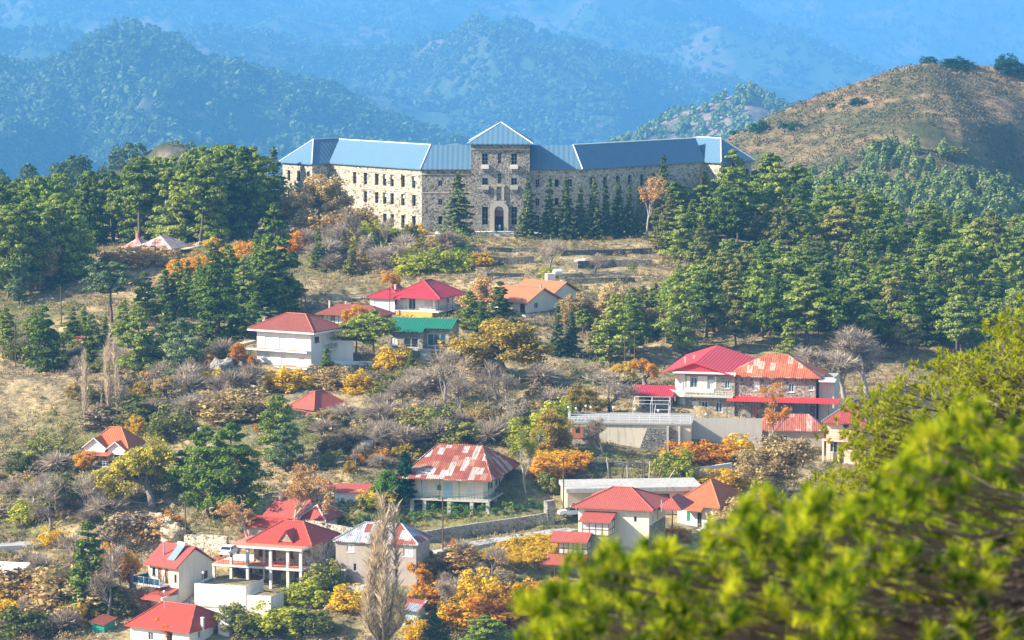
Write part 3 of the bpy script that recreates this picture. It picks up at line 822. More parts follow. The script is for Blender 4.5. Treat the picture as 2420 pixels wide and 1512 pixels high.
# ---------------------------------------------------------------- village houses
ROOTS = []
class House:
    """origin = the front right corner at ground; front wall runs to -x, right wall to +y. Sizes can be
    measured in the units of the view (fx along the front, sy along the side, zz upright)"""
    def __init__(s, name, label, vx, vy, D, phi, cat='house', group=None, z=None, snap=True):
        if D < 1000 and z is None and snap:
            q = hit(vx, min(vy, 1500))
            if abs(q.y-D) < 40 and vy < 1500: D = q.y
        s.D = D; s.s = D/F; s.phi = R(phi); s.vx, s.vy = vx, vy
        o = P(vx, vy, D); ROOTS.append(s)
        s.root = empty(name, (o.x, o.y, o.z if z is None else z), -s.phi, label, cat, group)
        s.cf = cos(s.phi); s.sf = max(sin(s.phi), .05)
    def fx(s, p): return p*s.s/s.cf
    def sy(s, p): return p*s.s/s.sf
    def zz(s, p): return p*s.s
    def walls(s, w, d, h, mat, front=(), right=(), z0=-2.0, name='wall', x1=0.0, y0=0.0, gable=None, gh=0, left=(), dep=.18):
        """box of walls x1-w..x1, y0..y0+d; holes front (x from left end), right (y from front)"""
        b = MB(); x0 = x1-w
        hf = [(a, a+ww, c, c+hh) for a, ww, c, hh in front]; hr = [(a, a+ww, c, c+hh) for a, ww, c, hh in right]
        hl = [(a, a+ww, c, c+hh) for a, ww, c, hh in left]
        b.wall((x0, y0), (1, 0), w, z0, h, hf, dep); b.wall((x1, y0), (0, 1), d, z0, h, hr, dep)
        b.wall((x1, y0+d), (-1, 0), w, z0, h); b.wall((x0, y0+d), (0, -1), d, z0, h, hl, dep)
        if gable == 'x':       # ridge along x: gables on the right and left walls
            for x in (x0, x1): b.poly([(x, y0, h), (x, y0+d, h), (x, y0+d/2, h+gh)] if x == x1 else [(x, y0+d, h), (x, y0, h), (x, y0+d/2, h+gh)])
        if gable == 'y':
            for y in (y0, y0+d): b.poly([(x0, y, h), (x1, y, h), (x0+w/2, y, h+gh)] if y == y0 else [(x1, y, h), (x0, y, h), (x0+w/2, y, h+gh)])
        return b.build(name, mat, s.root)
    def opening(s, x, y, face, w, z, h, kind='window', frame=None, pane=None, mull=1, dep=.15, shutters=None, bars=0, lab=None):
        """frame and pane set in a hole; (x, y) = left end of the hole on that face"""
        frame = frame or M_FRAME; pane = pane or M_GLASS
        f = MB(); t = min(.09, w*.1)
        def bx(m_, a0, a1, z0, z1, e0, e1):
            if face == 'f': m_.box(x+a0, x+a1, y+e0, y+e1, z0, z1)
            elif face == 'r': m_.box(x-e1, x-e0, y+a0, y+a1, z0, z1)
            else: m_.box(x+e0, x+e1, y-a1, y-a0, z0, z1)
        e0, e1 = dep-.09, dep-.01
        bx(f, 0, t, z, z+h, e0, e1); bx(f, w-t, w, z, z+h, e0, e1); bx(f, t, w-t, z, z+t, e0, e1); bx(f, t, w-t, z+h-t, z+h, e0, e1)
        for k in range(mull):
            m_ = w*(k+1)/(mull+1); bx(f, m_-.035, m_+.035, z+t, z+h-t, e0, e1)
        for k in range(bars):
            zz = z+h*(k+1)/(bars+1); bx(f, t, w-t, zz-.025, zz+.025, e0+.02, e1-.01)
        if kind == 'window': bx(f, -.06, w+.06, z-.1, z-.002, -.07, -.002)
        o = f.build(kind, frame, s.root)
        if lab: o['label'] = lab
        p = MB(); bx(p, t*.5, w-t*.5, z+t*.5, z+h-t*.5, dep-.045, dep-.02); p.build('pane' if kind == 'window' else 'panel', pane, o)
        if shutters:
            for q in (-w*.5-.02, w+.02):
                g = MB(); bx(g, q, q+w*.5, z, z+h, -.07, -.012); g.build('shutter', shutters, o)
        return o
    def fill(s, w, front=(), right=(), x1=0.0, y0=0.0, **k):
        for a, ww, c, hh in front: s.opening(x1-w+a, y0, 'f', ww, c, hh, **k)
        for a, ww, c, hh in right: s.opening(x1, y0+a, 'r', ww, c, hh, **k)
    def rail(s, pts, z, h=.95, mat=None, name='railing', gap=1.1, bars=2, r=.03, parent=None):
        b = MB(); mat = mat or M_DMET
        for p, q in zip(pts, pts[1:]):
            p = Vector((*p, 0)); q = Vector((*q, 0)); n = max(1, round((q-p).length/gap))
            for k in range(n+1):
                c = p+(q-p)*k/n; b.tube((c.x,c.y,z), (c.x,c.y,z+h), r, n=4)
            for k in range(bars):
                zz = z+h*(1-k*.8/max(bars,1)); b.tube((p.x,p.y,zz), (q.x,q.y,zz), r*.9, n=4)
        return b.build(name, mat, parent or s.root)
    def box(s, name, mat, *a, parent=None):
        return MB().box(*a).build(name, mat, parent or s.root)
    def hip(s, x0, x1, y0, y1, z, h, mat, name='roof', caps=None, **k):
        r = MB().hip(x0, x1, y0, y1, z, h, **k); o = r.build(name, mat, s.root)
        if caps:
            c = MB()
            for a, b in r.ridges:
                if (Vector(a)-Vector(b)).length > .1: c.tube(Vector(a)+Vector((0,0,.04)), Vector(b)+Vector((0,0,.04)), .10, n=5)
            c.build('ridge_cap', caps, o)
        return o
    def chimney(s, x, y, z0, z1, mat, w=.5, parent=None):
        o = MB().box(x-w/2, x+w/2, y-w/2, y+w/2, z0, z1).box(x-w*.65, x+w*.65, y-w*.65, y+w*.65, z1+.002, z1+.12).build('chimney', mat, parent or s.root)
        return o

def lamp_globe(vx, vy, D, h, label):
    o = P(vx, vy, D); z = o.z-h
    e = empty('globe_lamp', (o.x, o.y, z), 0, label, 'lamp', 'white globe lamps around the village terraces')
    MB().tube((0,0,0), (0,0,h), .045, .035, 6).build('post', M_GREY, e)
    n = 8; MB().lathe([(0,h-.02)]+[(.2*sin(pi*k/n), h+.2-.2*cos(pi*k/n)) for k in range(1, n)]+[(0,h+.4)], 12).build('globe', M_PIPE, e, True)

# --- raspberry red roof house with veranda
h = House('red_roof_house', 'white house with raspberry red hip roof and ochre base', 1028, 749, 650, 24)
w = h.fx(89); d = h.sy(46); H = h.zz(47); z1 = h.zz(15)
fr = [(2.2,1.5,z1+.05,2.2),(5.6,1.5,z1+.9,1.3)]
h.walls(w, d, H, M_WHITE, fr, [(5.2,1.2,z1+.9,1.3)])
h.opening(-w+2.2, 0, 'f', 1.5, z1+.05, 2.2, 'door', M_FRAME, M_GLASS); h.opening(-w+5.6, 0, 'f', 1.5, z1+.9, 1.3, pane=M_CURT, mull=2)
h.opening(0, 5.2, 'r', 1.2, z1+.9, 1.3)
w2 = h.fx(60)
fr2 = [(.9,3.3,z1+.75,1.45)]
h.walls(w2, d*.75, H-.35, M_WHITE, fr2, [(.25,1.2,z1+.9,1.3)], x1=-w, y0=-1.6, name='annex_wall')
h.opening(-w-w2+.9, -1.6, 'f', 3.3, z1+.75, 1.45, pane=M_CURT, mull=5); h.opening(-w, -1.35, 'r', 1.2, z1+.9, 1.3)
h.box('base', M_OCHRE, -w+.2, .08, -1.5, -.006, -2, z1-.22)
h.box('veranda_floor', M_CREAM, -w, 1.5, -1.55, -.004, z1-.2, z1); h.box('side_veranda', M_CREAM, .004, 1.5, 0, d, z1-.2, z1)
h.rail([(-w+.2,-1.45),(1.4,-1.45),(1.4,d)], z1, mat=M_DMET)
p = MB()
for x in (-w+.3, -w*.5, 0, 1.35): p.tube((x,-1.4,z1), (x,-1.4,H), .05, n=5)
for y in (2.5, 5.0, 7.6): p.tube((1.35,y,z1), (1.35,y,H), .05, n=5)
p.each('veranda_post', M_DMET, h.root)
h.hip(-w-1.2, 2.0, -2.0, d+.8, H, 2.9, RS_RED, caps=RS_PINK, ridge=3.2)
h.hip(-w-w2-.5, -w+1.5, -2.15, d*.75-1.2, H-.3, 1.7, RS_RED, 'annex_roof', caps=RS_PINK, ridge=1.0)
h.chimney(-w-1.2, 1.2, H+1.0, H+1.9, M_BEIGE, .35)
h.box('lower_roof', RT_BRICK, -w-2.0, -1.6, -3.2, -1.7, -.25, -.1)

# --- brown tiled annex with white curtains and posts
h = House('tiled_pavilion', 'low open sided pavilion with brown tiled roof and white drapes, beside the orange tree', 900, 776, 634, 20, 'pavilion')
w = h.fx(148); d = 5.5; H = 2.4
h.walls(w, d, H, M_STONE_W, [(.6,1.7,.4,1.8),(2.9,1.7,.4,1.8),(5.4,1.7,.4,1.8),(8.4,1.5,.4,1.8)], z0=-1.5)
for a in (.6, 2.9, 5.4, 8.4): h.opening(-w+a, 0, 'f', 1.7 if a < 8 else 1.5, .4, 1.8, frame=M_WOOD, pane=M_CURT, mull=1)
h.hip(-w-.7, .6, -1.0, d+.5, H, 1.7, RT_BROWN)
for x in (-w+.1, -w+3.5): h.chimney(x, d*.8, H, H+1.9, M_BEIGE, .3)

# --- green roof stone house
h = House('green_roof_house', 'grey stone house with bright green corrugated roof and sliding glass doors', 1056, 846, 612, 14)
zu = h.zz(21); H = h.zz(73)
wb = h.fx(58); wl_ = h.fx(84)
# right block (recessed glass front) and left block forward
d = 7.0
h.walls(wb, d, H, M_STONE_W, [(.5,3.5,zu+.35,2.25)], [], y0=1.4, name='wall')
h.opening(-wb+.5, 1.4, 'f', 3.5, zu+.35, 2.25, 'door', M_FRAME, M_GLASSB, mull=2)
h.walls(wl_, d+1.4, H-.75, M_STONE_W, [(.6,1.2,zu+.5,1.4),(3.0,2.7,zu+.15,1.75)], [], x1=-wb-.01, name='wing_wall')
h.opening(-wb-wl_+.6, 0, 'f', 1.2, zu+.5, 1.4, pane=M_CURT); h.opening(-wb-wl_+3.0, 0, 'f', 2.7, zu+.15, 1.75, 'door', M_FRAME, M_GLASS, mull=1)
h.box('balcony', M_CONC, -wb-wl_-1, .1, -.9, -.006, zu-.3, zu)
h.rail([(-wb-wl_-.9,-.85),(0,-.85)], zu, .8, M_GREY, bars=1)
h.walls(h.fx(130), 5, zu-.31, M_STONE_W, [(1.0,1.0,0.1,1.1),(3.4,1.3,-.6,1.7),(6.2,2.0,.0,1.2)], [], x1=-h.fx(12), y0=-.5, name='lower_wall', z0=-3.5)
x0 = -h.fx(142)
h.opening(x0+1.0, -.5, 'f', 1.0, .1, 1.1); h.opening(x0+3.4, -.5, 'f', 1.3, -.6, 1.7, 'door', M_FRAME, M_GLASS, mull=1); h.opening(x0+6.2, -.5, 'f', 2.0, 0, 1.2, pane=M_CURT, mull=3)
r = MB(); ym = 4.6; zr = H+1.15; xl = -wb-wl_-.5; xm = -wb+.2; xr = .75
def zroof(y): return zr - (ym-y)*.36
r.slab([(xl,-.9,zroof(-.9)),(xm,-.9,zroof(-.9)),(xm,ym,zr),(xl,ym,zr)], .12)
r.slab([(xm+.002,.7,zroof(.7)),(xr,.7,zroof(.7)),(xr,ym,zr),(xm+.002,ym,zr)], .12)
r.slab([(xl,ym,zr),(xr,ym,zr),(xr,d+2.2,zr-1.3),(xl,d+2.2,zr-1.3)], .12)
r.build('roof', RS_GREEN, h.root)
g = MB(); g.poly([(0,1.4,H),(0,d+1.4,H-.1),(0,ym,zr-.15)]); g.build('gable', M_STONE_W, h.root)

# --- terracotta house
h = House('terracotta_house', 'house with orange terracotta gable roof and dark balcony door', 1247, 742, 645, 38)
w = h.fx(92); d = h.sy(72); H = h.zz(29)
h.walls(w, d, H, M_CREAM, [(w-1.9,1.2,0.1,2.0),(1.2,1.3,.8,1.2)], [(2.0,1.2,.8,1.2)], gable='x', gh=2.0)
h.opening(-1.9, 0, 'f', 1.2, .1, 2.0, 'door', M_WOOD, M_GLASS); h.opening(-w+1.2, 0, 'f', 1.3, .8, 1.2); h.opening(0, 2.0, 'r', 1.2, .8, 1.2)
h.box('terrace', M_CREAM, -w-.5, 1.2, -2.2, -.004, -1.5, 0)
h.rail([(-w,-2.1),(1.1,-2.1)], 0, mat=M_DMET)
r = MB().gable(-w-.5, .55, -1.0, d+.8, H-.1, 2.45); r.build('roof', RT_ORANGE, h.root)
MB().box(-w-.5, .58, d/2-.25, d/2+.05, H+2.3, H+2.42).build('ridge_cap', RT_TERRA, h.root)
h.chimney(-.4, d*.48, H+1.2, H+2.9, M_GREY, .28)
h.walls(w*.9, d*.8, H+.7, M_CREAM, x1=-1.2, y0=d+.1, name='rear_wall', gable='x', gh=1.8)
MB().gable(-w-1.8, -.7, d-.4, d*1.9, H+.75, 2.1).build('rear_roof', RT_ORANGE, h.root)

# --- white three storey house
h = House('white_villa', 'white three storey house with dark brown tiled hip roof and two long balconies', 735, 887, 590, 30)
w = h.fx(134); d = h.sy(53); H = h.zz(100)
zb1 = h.zz(58); zb2 = h.zz(19)
W = lambda p: h.fx(p-600)
fr = [(W(620),h.fx(18),zb1+.05,2.1),(W(655),h.fx(18),zb1+.05,2.1),(W(620),h.fx(12),zb2+.9,1.2),(W(660),h.fx(11),zb2+.05,2.0),(W(705),h.fx(12),zb2+.4,1.3)]
rt = [(h.sy(8),h.sy(10),h.zz(77),1.0),(h.sy(24),h.sy(7),zb1+.1,2.0),(h.sy(34),h.sy(9),h.zz(77),1.1)]
h.walls(w, d, H, M_WHITE, fr, rt, z0=-3)
for i, f_ in enumerate(fr): h.opening(-w+f_[0], 0, 'f', *f_[1:], kind='window' if i in (2,4) else 'door', pane=M_CURT, mull=3)
h.opening(0, rt[0][0], 'r', *rt[0][1:], frame=M_DMET); h.opening(0, rt[1][0], 'r', *rt[1][1:], kind='door', pane=M_CURT); h.opening(0, rt[2][0], 'r', *rt[2][1:], pane=M_CURT)
for zb in (zb1, zb2):
    x0 = -w-1.6 if zb == zb1 else -w-.4
    b = h.box('balcony', M_WHITE, x0, -.05, -1.35, -.004, zb-.28, zb); MB().box(x0+.05, -.1, -1.3, -.006, zb+.002, zb+.03).build('balcony_floor', M_TERR, b)
    h.rail([(x0+.8,-1.28),(-.1,-1.28)], zb, .9, M_DMET, gap=2.6, bars=2, r=.025)
b = h.box('side_balcony', M_WHITE, .004, 1.0, h.sy(22), d-.3, zb1-.25, zb1); h.rail([(.95,h.sy(22)),(.95,d-.35)], zb1, .9, M_DMET, gap=.5, bars=3)
MB().box(-w-1.3, 1.4, -1.2, d+1.2, H, H+.28).build('eaves_slab', M_WHITE, h.root)
h.hip(-w-1.25, 1.35, -1.15, d+1.15, H+.45, 2.5, RT_BROWN, caps=RT_TERRA, t=.165)
h.chimney(-w+.6, 1.6, H+.6, H+2.2, M_STONE_W, .6)
h = House('white_garden_wall', 'plain white garden wall running right from the villa', 834, 866, 596, 3, 'wall')
h.walls(h.fx(72), .3, h.zz(62), M_WHITE, z0=-1)

# --- sunken tiled roof
h = House('sunken_tiled_house', 'low brick red tiled hip roof sunk behind the scrubby slope', 742, 975, 572, 44, 'house')
w = h.fx(56); d = h.sy(72)
h.walls(w, d, .9, M_STONE_W, z0=-3)
h.hip(-w-.5, .5, -.5, d+.5, .6, 2.6, RT_BRICK, caps=RT_TERRA)
h.box('lower_roof', RS_RED, -1.2, .6, -1.8, -.55, -.2, -.05)

# --- small white double gable house
h = House('twin_gable_house', 'small white house with two front gables and orange red tiled roofs', 301, 1094, 548, 18)
w = h.fx(97); d = 6.5; H = h.zz(36)
h.walls(w, d, H, M_WHITE, [(.7,1.2,0,1.8),(2.6,1.2,.5,1.2),(4.6,1.2,.5,1.2)], z0=-2)
h.opening(-w+.7, 0, 'f', 1.2, 0, 1.8, 'door', M_WOOD, M_GLASS); h.opening(-w+2.6, 0, 'f', 1.2, .5, 1.2); h.opening(-w+4.6, 0, 'f', 1.2, .5, 1.2)
h.hip(-w-.4, .4, -.4, d+.5, H, 2.9, RT_TERRA, caps=RT_ORANGE, ridge=2.0)
for x0, x1, zz, yy in ((-w-.1, -w+h.fx(48), H+.15, -1.1), (-h.fx(42), -.1, H-.1, -1.0)):
    m_ = (x0+x1)/2; gh = (x1-x0)*.42
    g = MB(); g.wall((x0, yy), (1, 0), x1-x0, zz-.9, zz); g.poly([(x0,yy,zz),(x1,yy,zz),(m_,yy,zz+gh)]); g.wall((x1,yy), (0,1), 1.5, zz-.9, zz); g.wall((x0,1), (0,-1), 1-yy, zz-.9, zz)
    go = g.build('front_gable', M_WHITE, h.root)
    MB().box(m_-.55, m_+.55, yy-.02, yy-.005, zz-.2, zz+.5).build('gable_panel', M_CURT, go)
    MB().gable(x0-.35, x1+.35, yy-.3, 2.2, zz-.12, gh+.14, .14, 'y').build('gable_roof', RT_TERRA, h.root)
    e = MB(); 
    for (a, b) in (((x0-.37,zz-.14),(m_,zz+gh+.03)), ((x1+.37,zz-.14),(m_,zz+gh+.03))): e.tube((a[0],yy-.34,a[1]-.06), (b[0],yy-.34,b[1]-.06), .1, n=4)
    e.build('bargeboard', M_FRAME, go)
MB().slab([(-w-.4,-2.6,H-1.0),(-h.fx(30),-2.6,H-1.0),(-h.fx(30),-.01,H-.45),(-w-.4,-.01,H-.45)], .12).build('veranda_roof', RT_TERRA, h.root)
p = MB()
for x in (-w-.2, -w+1.6, -w+3.2, -h.fx(32)): p.box(x-.07, x+.07, -2.5, -2.36, -1.5, H-1.13)
p.each('veranda_post', M_WOOD, h.root); h.rail([(-w-.2,-2.43),(-h.fx(32),-2.43)], -.3, .8, M_FRAME, gap=.5)
h.box('veranda_floor', M_CONCL, -w-.3, -h.fx(30), -2.55, -.006, -2, -.3)

# --- big house with rusted patchwork roof
h = House('rusty_roof_house', 'cream bungalow on piers with rusted patchwork sheet roof and green veranda', 1141, 1203, 525, 14)
w = h.fx(180); d = h.sy(66)*.85; H = h.zz(74); zf = h.zz(24)
W = lambda p: h.fx(p-961)
fr = [(W(993),.95,zf+.9,1.65),(W(1103),.95,zf+.9,1.65),(W(1046),h.fx(22),zf+.05,2.45)]
rt = [(h.sy(14),1.3,zf+.9,1.5),(h.sy(32),1.3,zf+.9,1.5),(h.sy(52),1.3,zf+.9,1.5)]
h.walls(w, d, H, M_CREAM, fr, rt, z0=zf-.2)
for f_ in fr[:2]: h.opening(-w+f_[0], 0, 'f', *f_[1:], pane=M_CURT, mull=1, bars=1)
h.opening(-w+fr[2][0], 0, 'f', *fr[2][1:], kind='door', frame=M_BLUEP, pane=M_BLUEP, mull=1, lab='wide pale blue double door')
for q in rt: h.opening(0, q[0], 'r', *q[1:], shutters=M_GRND)
h.box('base', M_DARK, -w+.3, -.3, .5, d-.2, -2, zf-.25)  # near-black block painting the shade under the raised floor
v = h.box('veranda_floor', M_CONC, -w-.2, 1.35, -1.6, -.004, zf-.25, zf); h.box('side_floor', M_CONC, .004, 1.35, 0, d, zf-.25, zf)
pr = MB()
for x in (-w+1, -w*.75, -w*.42, -w*.12, 1.1): pr.box(x-.28, x+.28, -1.5, -.95, -2.5, zf-.252)
for y in (3.5, 7.5, 11): pr.box(.8, 1.3, y-.25, y+.25, -2.5, zf-.252)
pr.each('pier', M_CONC, h.root)
ps = MB()
for x in (-w+2.6, -w+5.5, -w+8.6, 1.25): ps.tube((x,-1.5,zf), (x,-1.5,H), .055, n=5)
for y in (2.6, 5.6, 8.6): ps.tube((1.25,y,zf), (1.25,y,H), .055, n=5)
ps.each('veranda_post', M_GRND, h.root)
h.rail([(-w,-1.5),(1.25,-1.5),(1.25,d)], zf, .9, M_GRND, gap=.45, r=.022)
h.box('meter_box', M_GRND, -w+W(1032), -w+W(1040), -.2, -.004, zf+1.2, zf+2.0)
h.hip(-w-1.0, 2.0, -2.2, d+1.2, H+.05, h.zz(62), RS_RUST, axis='x', ridge=h.fx(108), caps=RS_RUST)

# --- white shed with pink roof left of it
h = House('pink_roof_shed', 'long low white shed with flat pink roof by the dark hedge', 873, 1186, 528, 6, 'shed')
w = h.fx(84)
h.walls(w, 4, h.zz(24), M_WHITE)
MB().slab([(-w-.3,-.5,h.zz(25)),(.4,-.5,h.zz(25)),(.4,4.3,h.zz(34)),(-w-.3,4.3,h.zz(34))], .15).build('roof', RS_PINK, h.root)
MB().slab([(-w-2.8,-.3,h.zz(28)),(-w-.35,-.3,h.zz(28)),(-w-.35,3.3,h.zz(33)),(-w-2.8,3.3,h.zz(33))], .12).build('side_roof', RS_RED, h.root)
p = MB()
for x in (-w-2.7, -w-.6): p.tube((x,-.2,-1), (x,-.2,h.zz(27)), .06, n=5)
p.build('post', M_DMET, h.root)

# --- crimson roof guesthouse with rusted wing
h = House('crimson_roof_guesthouse', 'two storey stone guesthouse with vivid crimson gable roof and rusted side roof', 1735, 986, 566, 13, 'guesthouse')
w = h.fx(142); d = 12.0; H = h.zz(104); zu = h.zz(52)
W = lambda p: h.fx(p-1593)
d = 15.0
fr = [(W(1631),h.fx(16),zu+h.zz(17),h.zz(24)),(W(1672),h.fx(15),zu+h.zz(2),h.zz(35)),(W(1712),h.fx(11),zu+h.zz(17),h.zz(20)),
      (W(1634),h.fx(17),h.zz(13),h.zz(23)),(W(1657),h.fx(15),h.zz(8),h.zz(28)),(W(1691),h.fx(15),h.zz(11),h.zz(24))]
h.walls(w*.82, d, H, M_STONE_W, [(f_[0]-w*.18, *f_[1:]) for f_ in fr], z0=-2, dep=.25)
h.box('render_band', M_CREAM, -w*.82, -h.fx(48), -.06, -.004, zu+h.zz(5), zu+h.zz(15)); 
for x0_, x1_ in ((1622,1630),(1648,1671),(1688,1692)): h.box('render_panel', M_CREAM, -w+W(x0_), -w+W(x1_), -.05, -.004, zu+h.zz(15)+.002, H-.5)
for i, f_ in enumerate(fr): h.opening(-w+f_[0], 0, 'f', *f_[1:], kind='door' if i == 1 else 'window', pane=M_CURT if i in (1,3) else M_GLASSB, mull=1, bars=1 if i == 3 else 0, dep=.2)
# round corner bay on the left
n = 10; b = MB(); rr = w*.19; cx_ = -w*.82; cy_ = rr
ring = lambda r_: [(cx_-r_*sin(a), cy_-r_*cos(a)) for a in [pi*.62*k/n for k in range(n+1)]]
q = ring(rr)
for a, c in zip(q, q[1:]): b.poly([(c[0],c[1],-2),(a[0],a[1],-2),(a[0],a[1],H),(c[0],c[1],H)])
b.build('corner_bay', M_CREAM, h.root, True)
for z0_, kk in ((zu, 1), ):
    b = MB(); qo = ring(rr+1.1); top = [(x,y,z0_) for x,y in qo]; lo = [(x,y,z0_-.3) for x,y in qo]
    for k in range(n):
        b.poly([lo[k+1],lo[k],top[k],top[k+1]]); b.poly([(q[k][0],q[k][1],z0_),top[k+1][:2]+(z0_,)][:1]+[ (q[k+1][0],q[k+1][1],z0_), top[k+1], top[k]]); b.poly([(q[k][0],q[k][1],z0_-.3),lo[k],lo[k+1],(q[k+1][0],q[k+1][1],z0_-.3)])
        b.poly([(top[k+1][0],top[k+1][1],z0_),(top[k][0],top[k][1],z0_),(top[k][0],top[k][1],z0_+.75),(top[k+1][0],top[k+1][1],z0_+.75)])
    b.build('round_balcony', M_CREAM, h.root)
h.box('balcony', M_CONC, -w*.82, -h.fx(2), -1.1, -.006, zu-.3, zu)
h.rail([(-w+W(1668),-1.0),(-h.fx(3),-1.0)], zu, .8, M_PIPE, gap=.6)
g = MB()
for k in range(24): x = -w*.82+k*(w*.8/24); g.box(x, x+.14, -.6, -.07, zu-.62, zu-.302)
g.build('corbel', M_TRIM, h.root)
h.box('fascia', M_RIDGE, -w-.2, .3, -1.0, -.62, H-.02, H+.3)
# bay window strips of the corner
for a in (pi*.14, pi*.40):
    x, y = cx_-(rr+.02)*sin(a), cy_-(rr+.02)*cos(a); f_ = MB(); ux, uy = cos(a), -sin(a)
    for z_, hh in ((zu+.1, 2.2), (.1, 2.0)):
        f_.poly([(x-ux*.5,y-uy*.5,z_),(x+ux*.5,y+uy*.5,z_),(x+ux*.5,y+uy*.5,z_+hh),(x-ux*.5,y-uy*.5,z_+hh)])
    f_.build('bay_door', M_CURT, h.root)
# crimson roof: ridge runs back, front gable clad in sheet
xl, xm, xr = -w-1.9, -w+h.fx(49), .15; ze = H+.1; zp = H+h.zz(27); L = 18.5
r = MB()
r.slab([(xl,-1.2,ze),(xm,-1.2,zp),(xm+.6,L,zp+.8),(xl+.6,L,ze+.8)], .14); r.slab([(xm,-1.2,zp),(xr,-1.2,ze-.3),(xr+.6,L,ze+.5),(xm+.6,L,zp+.8)], .14)
r.build('roof', RS_CRIM, h.root)
g = MB(); g.poly([(xl+1.6,-.75,H-.05),(xr,-.75,H-.25),(xr,-.75,ze-.45),(xm,-.75,zp-.16),(xl+1.6,-.75,ze+.25)]); g.build('gable_cladding', RS_CRIM, h.root)
h.box('fascia_board', M_PIPE, xr-.05, xr+.12, -1.25, L+.3, ze-.34, ze-.12)
for x_, y_ in ((xl+3.2, 3.0), (xl+4.2, 6.0)): h.chimney(x_, y_, zp-.6, zp+.25, M_TRIM, .3)
# rusted wing to the right
wr = h.fx(188); 
fw = [(h.fx(43),h.fx(14),zu+h.zz(13),h.zz(22)),(h.fx(125),h.fx(13),zu+h.zz(12),h.zz(21)),(h.fx(172),h.fx(11),zu+h.zz(18),h.zz(12)),(h.fx(38),h.fx(14),.1,h.zz(28)),(h.fx(182),h.fx(5),.2,2.0)]
h.walls(wr, 8, H-.25, M_STONE_D, fw, z0=-2, x1=wr+.02, y0=.3, name='wing_wall')
for i, f_ in enumerate(fw): h.opening(.02+f_[0], .3, 'f', *f_[1:], kind='door' if i > 2 else 'window', frame=M_WOOD if i > 2 else M_FRAME, pane=M_WOODO if i == 3 else (M_CURT if i == 0 else M_GLASSB))
h.hip(-1.5, wr+1.0, -.6, 9, H-.2, h.zz(46), RS_RUSTO, 'wing_roof', ridge=h.fx(52), caps=None)
h.walls(2.6, 6, H-.3, M_CONC, x1=wr+3.0, y0=1.5, name='stair_wall')
h.box('porch_roof', M_PIPE, wr+.6, wr+3.4, -.4, 1.6, H-.9, H-.55)
MB().slab([(-h.fx(14),-2.1,zu-.55),(wr+4.2,-2.1,zu-.55),(wr+4.2,.28,zu-.05),(-h.fx(14),.28,zu-.05)], .14).build('veranda_roof', RS_CRIM, h.root)
p = MB()
for k in range(9): x = -h.fx(13)+k*(wr+3.5)/8; p.tube((x,-2.0,-1), (x,-2.0,zu-.7), .06, n=5)
p.each('veranda_post', M_DMET, h.root)
h.box('glazed_front', M_GLASSB, h.fx(96), wr-.8, -.15, .28, -.5, zu-.9)

# --- low red corrugated canopy to the left of the guesthouse and its bare frame
h = House('canopy_shed', 'open stone shed with flat raspberry red sheet roof left of the guesthouse', 1588, 962, 572, 8, 'shed')
w = h.fx(98)
h.walls(w*.8, 4, 2.1, M_STONE_D, [(1.0,1.4,.2,1.7)], z0=-1)
MB().slab([(-w,-1.2,h.zz(30)),(.3,-1.2,h.zz(27)),(.3,4.2,h.zz(44)),(-w,4.2,h.zz(46))], .12).build('roof', RS_RED, h.root)
h = House('pergola_frame', 'bare white pipe pergola frame standing on the guesthouse terrace', 1585, 982, 562, 8, 'pergola', snap=False)
p = MB()
for x in (-6.3, -3.4, -.4):
    p.tube((x,0,-.5), (x,0,1.9), .04, n=4); p.tube((x,3,-.5), (x,3,2.7), .04, n=4); p.tube((x,0,1.9), (x,3,2.7), .04, n=4)
for y, z in ((0,1.9),(1.5,2.3),(3,2.7)): p.tube((-6.3,y,z), (-.4,y,z), .04, n=4)
for x in (-2.6, -.2): p.tube((x,-2,-.4), (x,-2,.5), .04, n=4); p.tube((x,-2,.5), (x,.5,1.7), .04, n=4)
p.tube((-2.6,-2,.5), (-.2,-2,.5), .04, n=4); p.tube((-2.6,-.8,1.1), (-.2,-.8,1.1), .04, n=4)
p.build('pipe_frame', M_PIPE, h.root)

# --- terrace in front of the guesthouse
h = House('guesthouse_terrace', 'paved terrace with tall cream retaining wall, stone buttress and white railing', 1631, 1072, 552, 6, 'terrace')
w = h.fx(290); H = h.zz(68); d = 13
b = MB(); b.wall((-w,0), (1,0), w, -3, H); b.wall((0,0), (0,1), d, -3, H); b.wall((-w,d), (0,-1), d, -3, H); b.build('retaining_wall', plaster('stained_cream', (.74,.65,.50), .35, (.22,.18,.13), .7), h.root)
MB().box(-w-.2, .2, -.25, d, H+.002, H+.25).build('terrace_floor', simple('terrace_paving', (.34,.32,.29), .9, var=.4, scale=1), h.root)
MB().box(-w-.15, .2, -.2, 0, H+.252, H+.42).build('parapet', M_CONC, h.root)
h.rail([(-w-.1,4),(-w-.1,-.1),(0,-.1)], H+.25, 1.35, M_PIPE, gap=1.6, bars=3, r=.05)
MB().box(-w-.12, -w+h.fx(45), -.5, -.004, -3, H-.1).build('stone_corner', M_STONE_W, h.root)
MB().box(-w+.6, -w+h.fx(36), -.56, -.502, h.zz(34), H-.3).build('brick_panel', plaster('old_brick', (.50,.20,.10), .4, (.2,.12,.08), .5), h.root)
MB().box(-w+h.fx(17), -w+h.fx(26), -.6, -.562, h.zz(48), h.zz(62)).build('window', M_GLASS, h.root)
x0_ = -h.fx(122); x1_ = -h.fx(57)
